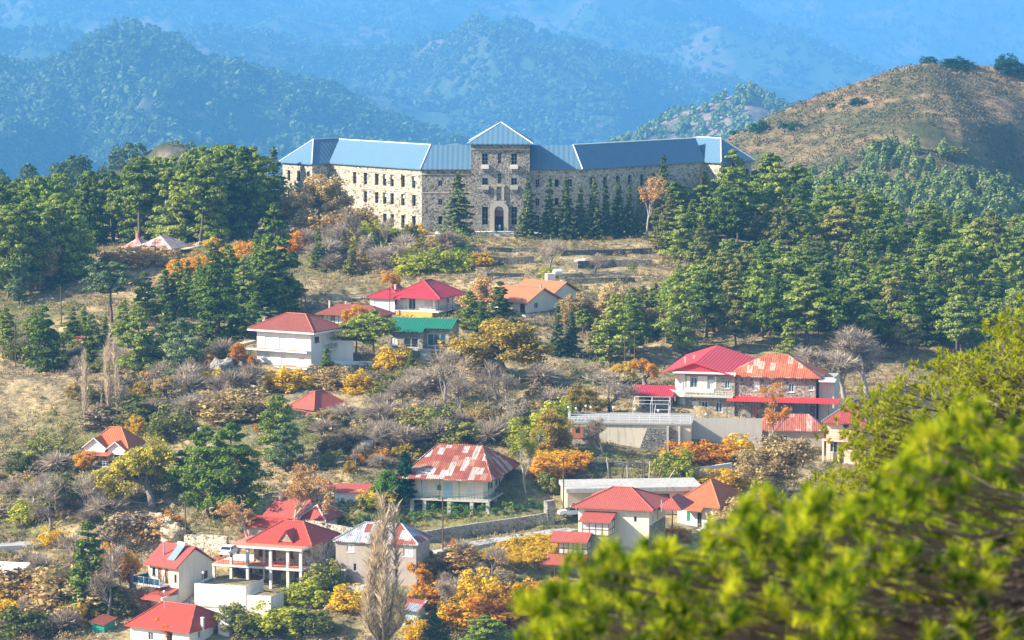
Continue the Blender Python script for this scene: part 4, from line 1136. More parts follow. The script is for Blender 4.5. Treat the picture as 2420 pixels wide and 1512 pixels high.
g = MB(); g.poly([(x0_-1.2,-1.2,-3),(x1_,-1.2,-3),(x1_,-.3,H-.5),(x0_+1.3,-.3,H-.5)]); g.poly([(x1_,-1.2,-3),(x1_,-.003,-3),(x1_,-.003,H-.5),(x1_,-.3,H-.5)]); g.poly([(x0_-1.2,-.003,-3),(x0_-1.2,-1.2,-3),(x0_+1.3,-.3,H-.5),(x0_+1.3,-.003,H-.5)])
g.build('stone_buttress', M_DRY, h.root)
MB().box(-h.fx(56), -h.fx(51), -.9, -.004, -3, H-.1).box(-h.fx(29), -h.fx(24), -.7, -.004, -3, H-.1).each('concrete_rib', M_CONC, h.root)
MB().box(-h.fx(50.5), -h.fx(29.5), -.25, -.004, -3, H-.4).build('stone_infill', M_STONE_D, h.root)
for vx, vy in ((1343,965),(1361,968),(1384,962),(1396,965),(1449,966),(1500,970),(1555,973),(1668,982)):
    lamp_globe(vx, vy, 556, 1.9, 'white globe lamp on a grey post along the guesthouse terrace railing')
h = House('block_wall', 'tall grey blockwork retaining wall right of the guesthouse terrace', 1800, 1060, 556, 3, 'wall')
h.walls(h.fx(168), .5, h.zz(72), plaster('grey_block', (.58,.54,.47), .25, (.25,.22,.18), .35), z0=-2)

# --- low rusty house under the guesthouse
h = House('low_rusty_house', 'low grey house with rust streaked hip roof and white sloping porch', 1946, 1066, 546, 4, 'house')
w = h.fx(165); H = h.zz(50); d = 6.5
h.walls(w, d, H, M_TAUPE, [(1.2,1.5,1.3,1.3),(4.0,1.5,1.3,1.3)], z0=-2)
h.opening(-w+1.2, 0, 'f', 1.5, 1.3, 1.3); h.opening(-w+4.0, 0, 'f', 1.5, 1.3, 1.3)
h.hip(-w-.4, .5, -.5, d+.5, H, 2.3, roofmat('pink_rust_sheet', (.4,.12,.08), 'sheet', (.25,.07,.05), .35, patches=[(.45,.16,.11),(.40,.12,.08),(.60,.45,.38),(.42,.14,.09),(.52,.30,.24)], rough=.7), ridge=h.fx(92))
h.walls(3.6, 5, H-.9, M_CONCL, [(.6,1.6,1.2,1.2)], x1=-w-.3, y0=-.3, name='porch_wall')
h.opening(-w-3.9+.6, -.3, 'f', 1.6, 1.2, 1.2)
MB().slab([(-w-5.0,-1.0,H-1.0),(-w-.42,-1.0,H+.05),(-w-.42,4.2,H+.5),(-w-5.0,4.2,H-.55)], .12).build('porch_roof', M_PIPE, h.root)

# --- pink house at the right
h = House('pink_house', 'salmon pink house with dark red hip roof half behind the pines', 2044, 1106, 538, 22, 'house')
w = h.fx(90); H = h.zz(108); d = 9; zu = h.zz(68)
h.walls(w, d, H, M_PINKW, [(h.fx(38),1.0,zu+.4,2.0),(h.fx(62),1.0,zu+.6,1.6),(h.fx(6),1.4,h.zz(34),1.8)], z0=-3)
h.opening(-w+h.fx(38), 0, 'f', 1.0, zu+.4, 2.0, 'door', M_WOOD, M_GLASS); h.opening(-w+h.fx(62), 0, 'f', 1.0, zu+.6, 1.6, frame=M_WOOD); h.opening(-w+h.fx(6), 0, 'f', 1.4, h.zz(34), 1.8)
h.box('balcony', M_PINKW, -w-.4, .1, -1.3, -.004, zu-.35, zu-.05); h.rail([(-w-.35,-1.25),(0,-1.25)], zu-.05, .9, M_REDP, gap=.5)
p = MB()
for x in (-w-.2, -w+h.fx(12)): p.box(x-.15, x+.15, -1.25, -.95, -3, zu-.352)
p.each('pillar', M_PINKW, h.root)
h.hip(-w-.6, .8, -1.0, d+.6, H, 3.1, roofmat('dark_red_tile', (.36,.06,.06), 'tile', (.22,.04,.04), .34, .45), caps=M_GREY)

# --- flat concrete roof building
h = House('flat_roof_garage', 'long beige building with flat bare concrete roof above the red tiled house', 1640, 1222, 534, -6, 'garage')
w = h.fx(304); d = 8.5; H = h.zz(66)
fr = [(w*.60,h.fx(62),H-1.25,.75),(.8,.8,.4,2.1),(h.fx(26),.8,1.2,.9)]
h.walls(w, d, H, M_BEIGE, fr, z0=-3)
h.opening(-w+w*.60, 0, 'f', h.fx(62), H-1.25, .75, mull=3, frame=M_DMET); h.opening(-w+.8, 0, 'f', .8, .4, 2.1, 'door', M_DMET, M_DARK); h.opening(-w+h.fx(26), 0, 'f', .8, 1.2, .9, pane=M_CURT)
MB().box(-w-.3, 1.2, -1.0, d, H+.002, H+.65).build('roof_slab', plaster('stained_concrete', (.56,.53,.47), .6, (.10,.095,.09), .85), h.root)
MB().box(-w-.32, 1.22, -1.03, -1.003, H+.0, H+.5).build('slab_edge', M_CONC, h.root)

# --- red tiled house with glazed veranda and two lower porches
h = House('veranda_house', 'pinkish house with brick red hip roof and projecting glazed veranda', 1533, 1262, 503, 17, snap=False)
w = h.fx(168); H = h.zz(60); d = h.sy(46)
h.walls(w, d, H, M_CREAM, [(h.fx(38),.8,1.6,1.2),(h.fx(132),.5,1.7,.9)], [(2.0,.9,1.4,1.2),(4.6,.9,1.4,1.2)], z0=-12)
h.opening(-w+h.fx(38), 0, 'f', .8, 1.6, 1.2); h.opening(-w+h.fx(132), 0, 'f', .5, 1.7, .9, mull=0)
h.opening(0, 2.0, 'r', .9, 1.4, 1.2); h.opening(0, 4.6, 'r', .9, 1.4, 1.2)
h.box('stone_side', M_STONE_D, .004, .06, .2, d-.2, -4, 1.2)
h.hip(-w-.9, .9, -.9, d+1.0, H, 2.35, RT_BRICK, caps=RS_PINK, ridge=h.fx(42))
h.hip(.2, h.fx(66), 2.6, d+.8, H-.25, 1.5, RT_BRICK, 'rear_roof')
h.chimney(1.6, 1.2, H-1.2, H+1.2, M_GREY, .18)
vx0, vx1 = -w+h.fx(24), -w+h.fx(86); zz = h.zz(2)
def glazed(x0, x1, y0, y1, z0, z1, n, parent, name='glazed_veranda'):
    g = MB()
    for k in range(n+1):
        x = x0+(x1-x0)*k/n; g.box(x-.05, x+.05, y0, y0+.1, z0, z1)
    for k in range(3): y = y0+(y1-y0)*(k+1)/3; g.box(x1-.05, x1+.05, y-.05, y+.05, z0, z1); g.box(x0-.05, x0+.05, y-.05, y+.05, z0, z1)
    for z in (z0, z0+(z1-z0)*.42, z1-.1): g.box(x0-.06, x1+.06, y0-.02, y0+.1, z, z+.1); g.box(x1-.06, x1+.06, y0+.12, y1, z, z+.1)
    o = g.build(name, M_WOOD, parent)
    MB().box(x0, x1, y0+.04, y1-.003, z0+.12, z1-.12).build('curtain', M_CURT, o)
    return o
glazed(vx0, vx1, -3.2, 0, zz-.2, zz+1.9, 4, h.root)
MB().slab([(vx0-.5,-3.8,zz+1.95),(vx1+.4,-3.8,zz+1.95),(vx1+.4,-.003,zz+2.95),(vx0-.5,-.003,zz+2.95)], .12).build('veranda_roof', RT_BRICK, h.root)
MB().box(vx0, vx1, -3.1, -.006, -12, zz-.22).build('veranda_base', M_TAUPE, h.root)
# the lower glazed porch and the open porch stepping down to the left
x0_, x1_ = -w-h.fx(36), -w+h.fx(44)
za = h.zz(-34)
glazed(x0_+.8, x1_, -5.2, -3.3, za-.6, za+1.3, 6, h.root, 'lower_veranda')
MB().slab([(x0_-.5,-6.0,za+1.35),(x1_+.2,-6.0,za+1.35),(x1_+.2,-3.25,za+2.5),(x0_-.5,-3.25,za+2.5)], .12).build('lower_roof', RT_BRICK, h.root)
MB().box(x0_+1, x1_, -5.0, -3.35, -12, za-.7).build('lower_base', M_CONC, h.root)
zc = h.zz(-76)
MB().slab([(x0_-1.6,-8.0,zc+.9),(x1_+.3,-8.0,zc+.9),(x1_+.3,-5.25,zc+1.95),(x0_-1.6,-5.25,zc+1.95)], .12).build('porch_roof', RT_BRICK, h.root)
p = MB()
for k in range(4): x = x0_-1.2+k*(x1_-x0_+1.2)/3; p.tube((x,-7.7,-12), (x,-7.7,zc+.9), .06, n=5)
p.each('porch_post', M_WOOD, h.root)
h.rail([(x0_-1.2,-7.7),(x1_,-7.7)], zc-1.6, .9, M_WOOD, gap=.5)
MB().box(x0_+.6, x0_+2.2, -5.6, -5.2, zc-1.5, zc-.4).build('white_panel', M_PIPE, h.root)

# --- white house, green shutters
h = House('green_shutter_house', 'white house with green shutters, orange tiled hip roof and small door canopy', 1698, 1268, 508, 30)
w = h.fx(96); H = h.zz(72); d = 9.5
W = lambda p: h.fx(p-1602)
h.walls(w, d, H, M_WHITE, [(W(1624),.55,h.zz(33),1.45),(W(1648),.75,h.zz(18),2.3),(W(1672),.55,h.zz(28),1.6)], z0=-3)
h.opening(-w+W(1624), 0, 'f', .55, h.zz(33), 1.45, frame=M_GRN, pane=M_GRN); h.opening(-w+W(1648), 0, 'f', .75, h.zz(18), 2.3, 'door', M_WOOD, M_GLASS)
h.opening(-w+W(1672), 0, 'f', .55, h.zz(28), 1.6, frame=M_GRN, pane=M_GRN)
h.box('balcony', M_WHITE, -w+W(1622), -w+W(1662), -1.1, -.004, h.zz(12), h.zz(16)); h.rail([(-w+W(1622),-1.05),(-w+W(1662),-1.05)], h.zz(16), .95, M_GREY, gap=.25, r=.02)
MB().slab([(-w+W(1617),-1.6,h.zz(62)),(-w+W(1667),-1.6,h.zz(62)),(-w+W(1667),-.003,h.zz(74)),(-w+W(1617),-.003,h.zz(74))], .1).build('canopy', RT_TERRA, h.root)
h.hip(-w-.5, .5, -.7, d+.5, H, 3.4, RT_TERRA, caps=RT_ORANGE, ridge=1.0, axis='y')

# --- concrete frame house
h = House('frame_house', 'stone house with red tiled roof behind a two storey concrete frame veranda', 713, 1386, 496, 20)
s_ = h.fx
w = s_(218); zm = h.zz(42); zt = h.zz(91); vd = 3.4
wm = s_(140)
fr = [(.8,.8,zm+1.0,1.1),(2.7,.9,zm+.1,2.1),(5.6,.8,zm+1.0,1.1),(.8,.8,1.0,1.1),(3.0,1.4,.05,2.1),(6.6,.7,.1,2.0)]
h.walls(wm, 9.2, zt+.2, M_STONE, fr, [(6.5,.5,zt-1.6,.9)], x1=-.05, y0=vd, z0=-2)
for i, f_ in enumerate(fr): h.opening(-.05-wm+f_[0], vd, 'f', *f_[1:], kind='door' if i in (1,4,5) else 'window', frame=M_WOOD, pane=M_WOOD, mull=1)
h.walls(w-wm-1.0, 6, zm-.35, M_CREAM, [(1.0,.7,1.0,1.0),(3.2,.7,1.0,1.0)], x1=-.1-wm, y0=vd, name='lower_wall', z0=-1.5)
for a in (1.0, 3.2): h.opening(-.1-wm-(w-wm-1.0)+a, vd, 'f', .7, 1.0, 1.0, frame=M_WOOD, pane=M_WOOD)
c = MB()
for v in (495, 537.6, 578.6, 635.7, 678): x = -s_(713-v); c.box(x-.2, x+.2, 0, .4, -2, (zm-.3) if v == 495 else zt-.3)
c.box(-.42, -.02, 0, .4, -2, zt-.3)
for v in (560, 600): x = -s_(713-v); c.box(x-.16, x+.16, vd-.5, vd-.2, -1, zt-.3)
c.each('column', M_CONCL, h.root)
MB().box(-w-.2, .1, -.15, vd-.003, zm-.3, zm).box(-w-.2, -wm-.06, vd, 9, zm-.3, zm).build('floor_slab', M_CONCL, h.root)
MB().box(-w, -.1, -.02, vd-.01, zm+.002, zm+.05).build('balcony_floor', M_TERR, h.root)
MB().box(-s_(182), .15, -.35, vd-.003, zt-.3, zt).box(-s_(182), -wm-.06, vd, 8.6, zt-.3, zt).build('roof_slab', M_CONCL, h.root)
MB().box(-s_(180), .05, -.2, vd-.01, zt+.002, zt+.04).box(-s_(180), -wm-.07, vd, 8.4, zt+.002, zt+.04).build('terrace_tiles', M_TERR, h.root)
h.rail([(-w,9),(-w,.0),(-.5,.0)], zm+.05, .8, M_REDP, gap=.8, r=.028)
h.rail([(-s_(181),8.4),(-s_(181),4)], zt+.04, .8, M_REDP, gap=.8, r=.028)
h.hip(-wm-.8, .7, vd-1.2, vd+9.8, zt+.25, 2.5, RT_RED, caps=RT_BRICK, ridge=3.2, axis='x')
xg = -s_(713-648)+.6; yg = vd-.9
g = MB(); g.poly([(xg-1.0,yg,zt+.5),(xg+1.0,yg,zt+.5),(xg,yg,zt+2.0)]); go = g.build('dormer_face', M_STONE_W, h.root)
MB().gable(xg-1.25, xg+1.25, yg-.2, yg+3.2, zt+.4, 1.75, .12, 'y').build('dormer_roof', RT_RED, h.root)

# --- pink roof house with solar heater
h = House('solar_heater_house', 'cream house with pinkish red gable roof, chimney pipe and rooftop solar heater', 422, 1398, 493, 38, snap=False)
w = h.fx(78); d = h.sy(72); H = h.zz(62); zf = h.zz(15)
W = lambda p: h.fx(p-344)
fr = [(W(354),.6,zf+.95,1.2),(W(369),.7,zf+.05,2.15),(W(387),.7,zf+.05,2.15),(W(411),.5,zf+.4,1.2)]
rt = [(h.sy(50),h.sy(13),1.2,h.zz(18))]
h.walls(w, d, H, M_CREAM, fr, rt, z0=-9, gable='x', gh=2.0)
for i, f_ in enumerate(fr): h.opening(-w+f_[0], 0, 'f', *f_[1:], kind='door' if i in (1,2) else 'window', frame=M_WOOD, pane=M_WOODO if i in (1,2) else M_GLASS, mull=0)
h.opening(0, rt[0][0], 'r', *rt[0][1:], frame=M_WOOD, pane=M_WOOD)
MB().gable(-w-.35, .3, -.75, d+.5, H-.15, 2.65).build('roof', RS_PINK, h.root)
b = h.box('balcony', M_WHITE, -w-1.3, -w+h.fx(52), -1.9, -.004, zf-.3, zf)
MB().box(-w-1.3, -w+h.fx(52), -1.92, -1.86, zf+.01, zf+.9).box(-w-1.32, -w-1.26, -1.85, 1.5, zf+.01, zf+.9).build('glass_balustrade', M_GLASSB, b)
h.rail([(-w-1.3,1.5),(-w-1.3,-1.9),(-w+h.fx(52),-1.9)], zf+.06, .9, M_FRAME, gap=1.0, bars=1, parent=b)
k = (2.65+.0)/(d/2+.62)
def zr_(y): return H-.15+(y+.75)*k
so_ = MB(); y0_, y1_ = .4, 2.6; x_ = -1.9
so_.slab([(x_-.7,y0_,zr_(y0_)+.12),(x_+.7,y0_,zr_(y0_)+.12),(x_+.7,y1_,zr_(y1_)+.5),(x_-.7,y1_,zr_(y1_)+.5)], .08)
so_ = so_.build('solar_panel', simple('solar_blue', (.22,.30,.36), .12, spec=.9, var=.1), h.root)
MB().lathe([(0,-.75),(.3,-.74),(.32,0),(.3,.74),(0,.75)], 12, (x_, y1_+.2, zr_(y1_)+.75), 'x').build('water_tank', M_PIPE, so_, True)
MB().tube((-w+2.0,1.2,zr_(1.2)-.1), (-w+2.0,1.2,zr_(1.2)+1.7), .13, n=8).tube((-w+2.0,1.2,zr_(1.2)+1.7), (-w+2.0,1.2,zr_(1.2)+1.8), .18, n=8).build('chimney_pipe', M_GREY, h.root)
# lean-to below
MB().slab([(-w+h.fx(24),-3.6,-.9),(-.2,-3.6,-.9),(.0,-.003,.5),(-w+h.fx(30),-.003,.5)], .12).build('porch_roof', RT_BRICK, h.root)
MB().box(-.35, -.05, -3.4, -.01, -8, -.4).build('porch_wall', M_CREAM, h.root)
# stair with rail down the right gable
st = MB()
for k_ in range(14): st.box(.3, 1.5, d-.5-k_*.75, d+.3-k_*.75, -4.0, .9-k_*.32)
st.build('stair', M_CONC, h.root)
b = MB()
for k_ in range(7): y = d-.4-k_*1.5; z = .9-k_*.64; b.tube((1.5,y,z-.3), (1.5,y,z+.95), .035, n=4)
b.tube((1.5,d-.4,1.85), (1.5,d-.4-9,1.85-3.84), .035, n=4); b.build('stair_rail', M_DMET, h.root)
lamp_globe(480, 1356, 487, 1.2, 'white globe lamp at the head of the stair beside the solar heater house')
lamp_globe(388, 1401, 482, 2.2, 'white globe lamp at the foot of the stair above the bottom red roof')

# --- bottom left red roof house
h = House('bottom_red_house', 'white house at the bottom edge with wide red tiled roof', 447, 1530, 479, 30, 'house')
w = h.fx(150); d = h.sy(84); H = h.zz(40)
h.walls(w, d, H, M_WHITE, [(w*.3,.9,.4,1.2),(w*.62,1.0,.1,1.8)], [(2.2,.6,1.0,.9),(6.0,.6,1.0,.9)], z0=-3)
h.opening(-w+w*.3, 0, 'f', .9, .4, 1.2); h.opening(-w+w*.62, 0, 'f', 1.0, .1, 1.8, 'door', M_WOOD, M_GLASS); h.opening(0, 2.2, 'r', .6, 1.0, .9); h.opening(0, 6.0, 'r', .6, 1.0, .9)
h.hip(-w-.5, .6, -.8, d+.4, H, 2.7, RT_RED, caps=RS_PINK, ridge=h.fx(84), axis='x')
h.chimney(.5, 2.6, H-.5, H+1.5, M_WHITE, .35)
h.box('yard_wall', M_WHITE, -w-3.5, 2.0, -3.2, -3.0, -3, -.1); h.rail([(-w-3.4,-3.1),(2,-3.1)], -.1, .8, M_DMET, gap=1.2)
h.box('end_block', M_WHITE, .7, 2.6, d*.62, d-.2, -3, H+.7)
h = House('green_shed', 'small green board shed with dark red roof at the bottom left', 246, 1497, 481, 25, 'shed')
h.walls(h.fx(32), 3, h.zz(24), simple('teal_board', (.02,.30,.22), .6), z0=-2)
MB().slab([(-h.fx(34),-.4,h.zz(28)),(.3,-.4,h.zz(22)),(.3,3.3,h.zz(30)),(-h.fx(34),3.3,h.zz(36))], .1).build('roof', RT_BROWN, h.root)
h = House('stone_cottage', 'low stone cottage with worn orange tiled roof above the green shed', 335, 1448, 484, 30, 'cottage')
w = h.fx(90)
h.walls(w, 4.5, h.zz(24), M_STONE_W, [(1,.7,.5,.9)], z0=-2); MB().gable(-w-.3, .3, -.4, 4.9, h.zz(23), 1.3).build('roof', RT_BRICK, h.root)

# --- white concrete terraces below the frame house
for lab, vx, vy, D, wpx, hpx, ph, dep in (
  ('upper white concrete retaining wall under the frame house', 580, 1442, 487, 126, 58, 18, 7.0),
  ('lower right white concrete retaining wall beside the thorny bush', 640, 1470, 484, 58, 62, 18, 5.0),
  ('lowest white concrete terrace wall left of the thorny bush', 548, 1478, 481, 132, 38, 20, 3.0)):
    h = House('concrete_wall', lab, vx, vy, D, ph, 'retaining wall', 'white concrete terrace walls')
    w = h.fx(wpx); H = h.zz(hpx)
    b = MB(); b.wall((-w,0), (1,0), w, -3, H); b.wall((0,0), (0,1), dep, -3, H); b.wall((0,.3), (-1,0), w, H-1.2, H); b.poly([(-w,0,H),(0,0,H),(0,.3,H),(-w,.3,H)]); b.wall((-w,dep), (0,-1), dep, -3, H)
    b.build('wall_face', M_CONCL, h.root)
    MB().box(-w+.02, -.02, .32, dep, -3, H-.35).build('earth_fill', M_GROUND, h.root)

# --- taupe house
h = House('taupe_house', 'tall taupe house with patchy blue and rust sheet roof behind the bare poplar', 983, 1384, 490, 16)
w = h.fx(195); H = h.zz(101); d = h.sy(30)
fr = [(h.fx(27),1.15,h.zz(74),1.2),(h.fx(164),1.5,h.zz(70),1.5),(h.fx(43),.5,h.zz(28),1.15)]
h.walls(w, d, H, M_TAUPE, fr, [(1.2,.7,h.zz(72),1.3),(3.4,.7,h.zz(72),1.3)], z0=-2)
for f_ in fr[:2]: h.opening(-w+f_[0], 0, 'f', *f_[1:], pane=M_CURT)
h.opening(-w+fr[2][0], 0, 'f', *fr[2][1:], mull=0); h.opening(0, 1.2, 'r', .7, h.zz(72), 1.3); h.opening(0, 3.4, 'r', .7, h.zz(72), 1.3)
h.hip(-w-.35, .5, -.4, d+.5, H, 2.3, RS_RUSTB, caps=M_GREY)
h.hip(-w+h.fx(62), -w+h.fx(116), -.7, d*.6, H+.01, 1.9, RS_RUSTB, 'middle_roof', axis='y', ridge=1.5)
h.box('outhouse', M_TAUPE, -w+h.fx(6), -w+h.fx(28), -1.2, -.004, -2, h.zz(32)); h.box('outhouse_roof', M_CONCL, -w+h.fx(4.5), -w+h.fx(30), -1.35, -.006, h.zz(32)+.002, h.zz(35))
h.box('steel_tank', M_PIPE, -w+h.fx(84), -w+h.fx(98), d*.5, d*.5+.8, H+1.6, H+2.6)
h.box('terrace', M_CONC, -w-.2, -w+h.fx(80), -2.2, -.01, -2.4, -.05); h.rail([(-w+h.fx(33),-1.5),(-w+h.fx(66),-1.5)], -.05, .9, M_WOOD, gap=.3)

# --- pink roofs behind the orange plane tree
h = House('pink_roof_house', 'small white gabled house with faded pink roof behind the orange plane tree', 700, 1262, 512, 28, 'house')
w = h.fx(74); d = 8; H = h.zz(42)
h.walls(w, d, H, M_WHITE, [(1.5,.9,1.0,1.1)], z0=-3, gable='x', gh=2.0); h.opening(-w+1.5, 0, 'f', .9, 1.0, 1.1)
MB().gable(-w-.4, .5, -.5, d+.5, H-.1, 2.3).build('roof', RS_PINK, h.root)
h.chimney(-w+.5, 3.5, H+.8, H+3.0, M_BEIGE, .6)
h.walls(5, 4, 1.6, M_TAUPE, x1=-w+4.0, y0=-4.2, name='front_wall')
MB().slab([(-w-1.5,-4.7,1.5),(-w+4.4,-4.7,1.5),(-w+4.4,-.4,2.5),(-w-1.5,-.4,2.5)], .12).build('front_roof', RT_RED, h.root)
h = House('faded_roof_house', 'low house with faded salmon roof right of the orange plane tree', 766, 1258, 514, 20, 'house')
w = h.fx(62); h.walls(w, 7, h.zz(28), M_CREAM, z0=-3); h.hip(-w-.4, .5, -.5, 7.5, h.zz(28), 2.0, RS_PINK, caps=M_CONCL)

# --- rusty cottage by the left pines
h = House('rusty_cottage', 'small cottage with streaky grey and rust roof and brick chimney by the left pine wood', 375, 606, 703, 22, 'cottage')
w = h.fx(52); d = 8; H = h.zz(20)
h.walls(w, d, H, M_CREAM, [(1,.9,.6,.9)], z0=-3); h.opening(-w+1, 0, 'f', .9, .6, .9)
RS_STREAK = roofmat('streaked_grey_sheet', (.45,.36,.32), 'sheet', (.3,.15,.1), .3, patches=[(.55,.50,.47),(.42,.24,.18),(.60,.56,.53),(.48,.36,.30),(.52,.46,.42)], rough=.7)
h.hip(-w-.5, h.fx(36), -.6, d+.5, H, 2.4, RS_STREAK, ridge=2.2)
h.walls(h.fx(40), 5.5, H-.2, M_CREAM, x1=-w-.02, y0=1.0, name='annex_wall'); h.hip(-w-h.fx(44), -w+1.0, .5, 7, H-.15, 1.9, RS_STREAK, 'annex_roof')
h.chimney(-w-h.fx(36), 6.2, H, H+2.6, plaster('chimney_brick', (.50,.22,.13), .3), .55)

# --- blue shed at the bottom, left edge things
h = House('blue_shed', 'small pale blue sheet metal shed with leaves on its roof, below the poplar', 988, 1484, 484, 20, 'shed')
h.walls(h.fx(44), 2.6, h.zz(44), M_BLUEP, [(.8,1.2,0,1.2)], z0=-1.5, dep=.5); MB().slab([(-h.fx(48),-.6,h.zz(44)),(.3,-.6,h.zz(42)),(.3,2.9,h.zz(60)),(-h.fx(48),2.9,h.zz(62))], .08).build('roof', RS_RUSTB, h.root)
h = House('white_roof_hut', 'flat white roofed hut cut off by the left edge', 34, 1400, 492, 15, 'hut')
h.walls(6, 5, h.zz(36), M_CREAM, z0=-2); MB().slab([(-7,-.6,h.zz(34)),(.4,-.6,h.zz(34)),(.4,5.3,h.zz(58)),(-7,5.3,h.zz(58))], .12).build('roof', M_PIPE, h.root)
# --- far houses on the mountain
for nm, lab, vx, vy, D, wpx, hpx, rm in (
  ('mountain_house', 'tiny cream house with tiled roof high on the hazy mountain, left of the other', 372, 17, 12500, 32, 10, RT_ORANGE),
  ('mountain_farm', 'tiny long white house with red roof high on the hazy mountain at the top edge', 652, 20, 12600, 58, 16, RT_RED)):
    h = House(nm, lab, vx, vy, D, 20)
    w = h.fx(wpx); h.walls(w, 20, h.zz(hpx), M_WHITE, [(4+k*9,4,3,5) for k in range(3)], z0=-160); h.fill(w, [(4+k*9,4,3,5) for k in range(3)])
    h.hip(-w-.8, .8, -.8, 20.8, h.zz(hpx), 7.5, rm)
# ---------------------------------------------------------------- where the buildings stand
bpy.context.view_layer.update()
FOOT = []
for h in ROOTS:
    xs = []; ys = []
    def walk(o, M):
        for c in o.children:
            if c.type == 'MESH':
                for q in c.bound_box: xs.append(q[0]); ys.append(q[1])
            walk(c, M)
    walk(h.root, None)
    FOOT.append((np.array(h.root.location), h.phi, min(xs)-.4, max(xs)+.4, min(ys)-.4, max(ys)+.4))
def free(X, Y, pad=0.0, front=0.0):
    k = np.ones(len(X), bool)
    for o, phi, x0, x1, y0, y1 in FOOT:
        dx, dy = X-o[0], Y-o[1]
        lx = dx*cos(phi)-dy*sin(phi); ly = dx*sin(phi)+dy*cos(phi)
        k &= ~((lx > x0-pad) & (lx < x1+pad) & (ly > y0-pad-front) & (ly < y1+pad))
    k &= ~((Y > 730) & (np.abs(X) < 60) & (Y > 735-.0*X))
    return k

# ---------------------------------------------------------------- foliage and bark
L_PINE = leafmat('pine_needles', [(0.045,0.085,0.015),(0.14,0.205,0.034),(0.265,0.325,0.055),(0.39,0.42,0.095)], .25, .5)
L_PINE_Y = leafmat('fresh_pine_needles', [(0.07,0.125,0.02),(0.2,0.285,0.04),(0.4,0.45,0.08)], .3, .4)
L_CEDAR = leafmat('cedar_needles', [(0.045,0.08,0.033),(0.125,0.175,0.06),(0.25,0.3,0.1)], .2, .4)
L_BLUEPINE = leafmat('grey_green_needles', [(0.081,0.127,0.052),(0.184,0.241,0.098),(0.31,0.38,0.161)], .25, .4)
L_GOLD = leafmat('golden_leaves', [(0.176,0.149,0.027),(0.405,0.284,0.041),(0.621,0.446,0.068)], .3, .3)
L_YELLOW = leafmat('yellow_leaves', [(0.475,0.3,0.019),(0.725,0.463,0.025),(0.85,0.625,0.062)], .35, .3)
L_ORANGE = leafmat('orange_leaves', [(0.5,0.17,0.02),(0.72,0.34,0.03),(0.8,0.5,0.05)], .35, .3)
L_OAK = leafmat('yellow_oak_leaves', [(.28,.25,.03),(.52,.44,.05),(.72,.60,.09)], .35, .3)
L_FG3 = leafmat('older_gap_shade_needles', [(.02,.05,.01),(.06,.11,.015),(.12,.18,.02)], .3, .0, 5.0, .9)  # older inner needles, coloured dark to paint shade into gaps between boughs
L_RUST = leafmat('rusty_leaves', [(0.36,0.19,0.06),(0.56,0.33,0.11),(0.7,0.46,0.19)], .3, .3)
L_TAN = leafmat('tan_leaves', [(0.275,0.188,0.075),(0.475,0.338,0.138),(0.65,0.488,0.213)], .3, .4)
L_OLIVE = leafmat('olive_leaves', [(0.08,0.095,0.022),(0.2,0.21,0.05),(0.36,0.34,0.09)], .25, .5)
L_YG = leafmat('yellow_green_leaves', [(0.162,0.203,0.027),(0.365,0.392,0.041),(0.608,0.567,0.068)], .35, .3)
L_GREEN = leafmat('bright_green_leaves', [(0.05,0.14,0.012),(0.13,0.28,0.02),(0.22,0.4,0.03)], .3, .3)
L_CYP = leafmat('dark_cypress_leaves', [(0.01,0.042,0.022),(0.024,0.084,0.042),(0.048,0.132,0.06)], .15, .3)
L_HEDGE = leafmat('hedge_leaves', [(0.042,0.112,0.021),(0.126,0.238,0.042),(0.28,0.378,0.07)], .3, .3)
L_SCRUB = leafmat('dry_scrub_twigs', [(0.17,0.125,0.075),(0.33,0.255,0.155),(0.5,0.395,0.25)], .15, .6)
L_GRASS = leafmat('dry_grass_blades', [(.25,.17,.08),(.42,.30,.15),(.56,.42,.22)], .3, .5)
L_FG = leafmat('sun_shade_tinted_needles', [(0.035,0.085,0.01),(0.15,0.25,0.012),(0.4,0.46,0.015),(0.66,0.64,0.04)], .42, .0, 5.5, 2.9, -1.25)  # strong noise tints in sunlit tips and shaded gaps between tufts
L_FG2 = leafmat('young_pine_needles', [(0.05,0.09,0.012),(0.2,0.25,0.015),(0.44,0.44,0.03)], .35, .0, 2.5, .9)
B_PINE = simple('pine_bark', (.16,.115,.09), .9, var=.6)
B_PALE = simple('pale_bark', (.46,.40,.34), .9, var=.5)
B_GREY = simple('grey_bark', (.25,.21,.185), .9, var=.5)
B_TWIG = leafmat('grey_twigs', [(.27,.21,.15),(.44,.36,.27),(.62,.52,.40)], .3, .4)
B_POP = leafmat('poplar_twigs', [(.32,.235,.14),(.70,.56,.38),(.85,.74,.55)], .4, .2)

def tubes_np(segs, n=5):
    """segs: list of (p0, p1, r0, r1)"""
    A = np.array([list(s[0])+list(s[1])+[s[2], s[3]] for s in segs], float)
    p0, p1, r0, r1 = A[:, :3], A[:, 3:6], A[:, 6], A[:, 7]
    d = p1-p0; d /= np.maximum(np.linalg.norm(d, axis=1), 1e-6)[:, None]
    h = np.where(np.abs(d[:, 2:3]) < .9, np.array([[0, 0, 1.]]), np.array([[1., 0, 0]]))
    a = np.cross(d, h); a /= np.linalg.norm(a, axis=1)[:, None]; b = np.cross(d, a)
    an = 2*pi*np.arange(n)/n
    ring = a[:, None]*np.cos(an)[None, :, None] + b[:, None]*np.sin(an)[None, :, None]
    V = np.stack([p0[:, None]+ring*r0[:, None, None], p1[:, None]+ring*r1[:, None, None]], 1).reshape(-1, 3)
    k = np.arange(n); j = (k+1) % n
    q = np.stack([k, j, n+j, n+k], 1)
    Q = (np.arange(len(segs))[:, None, None]*2*n + q[None]).reshape(-1, 4)
    return V, Q

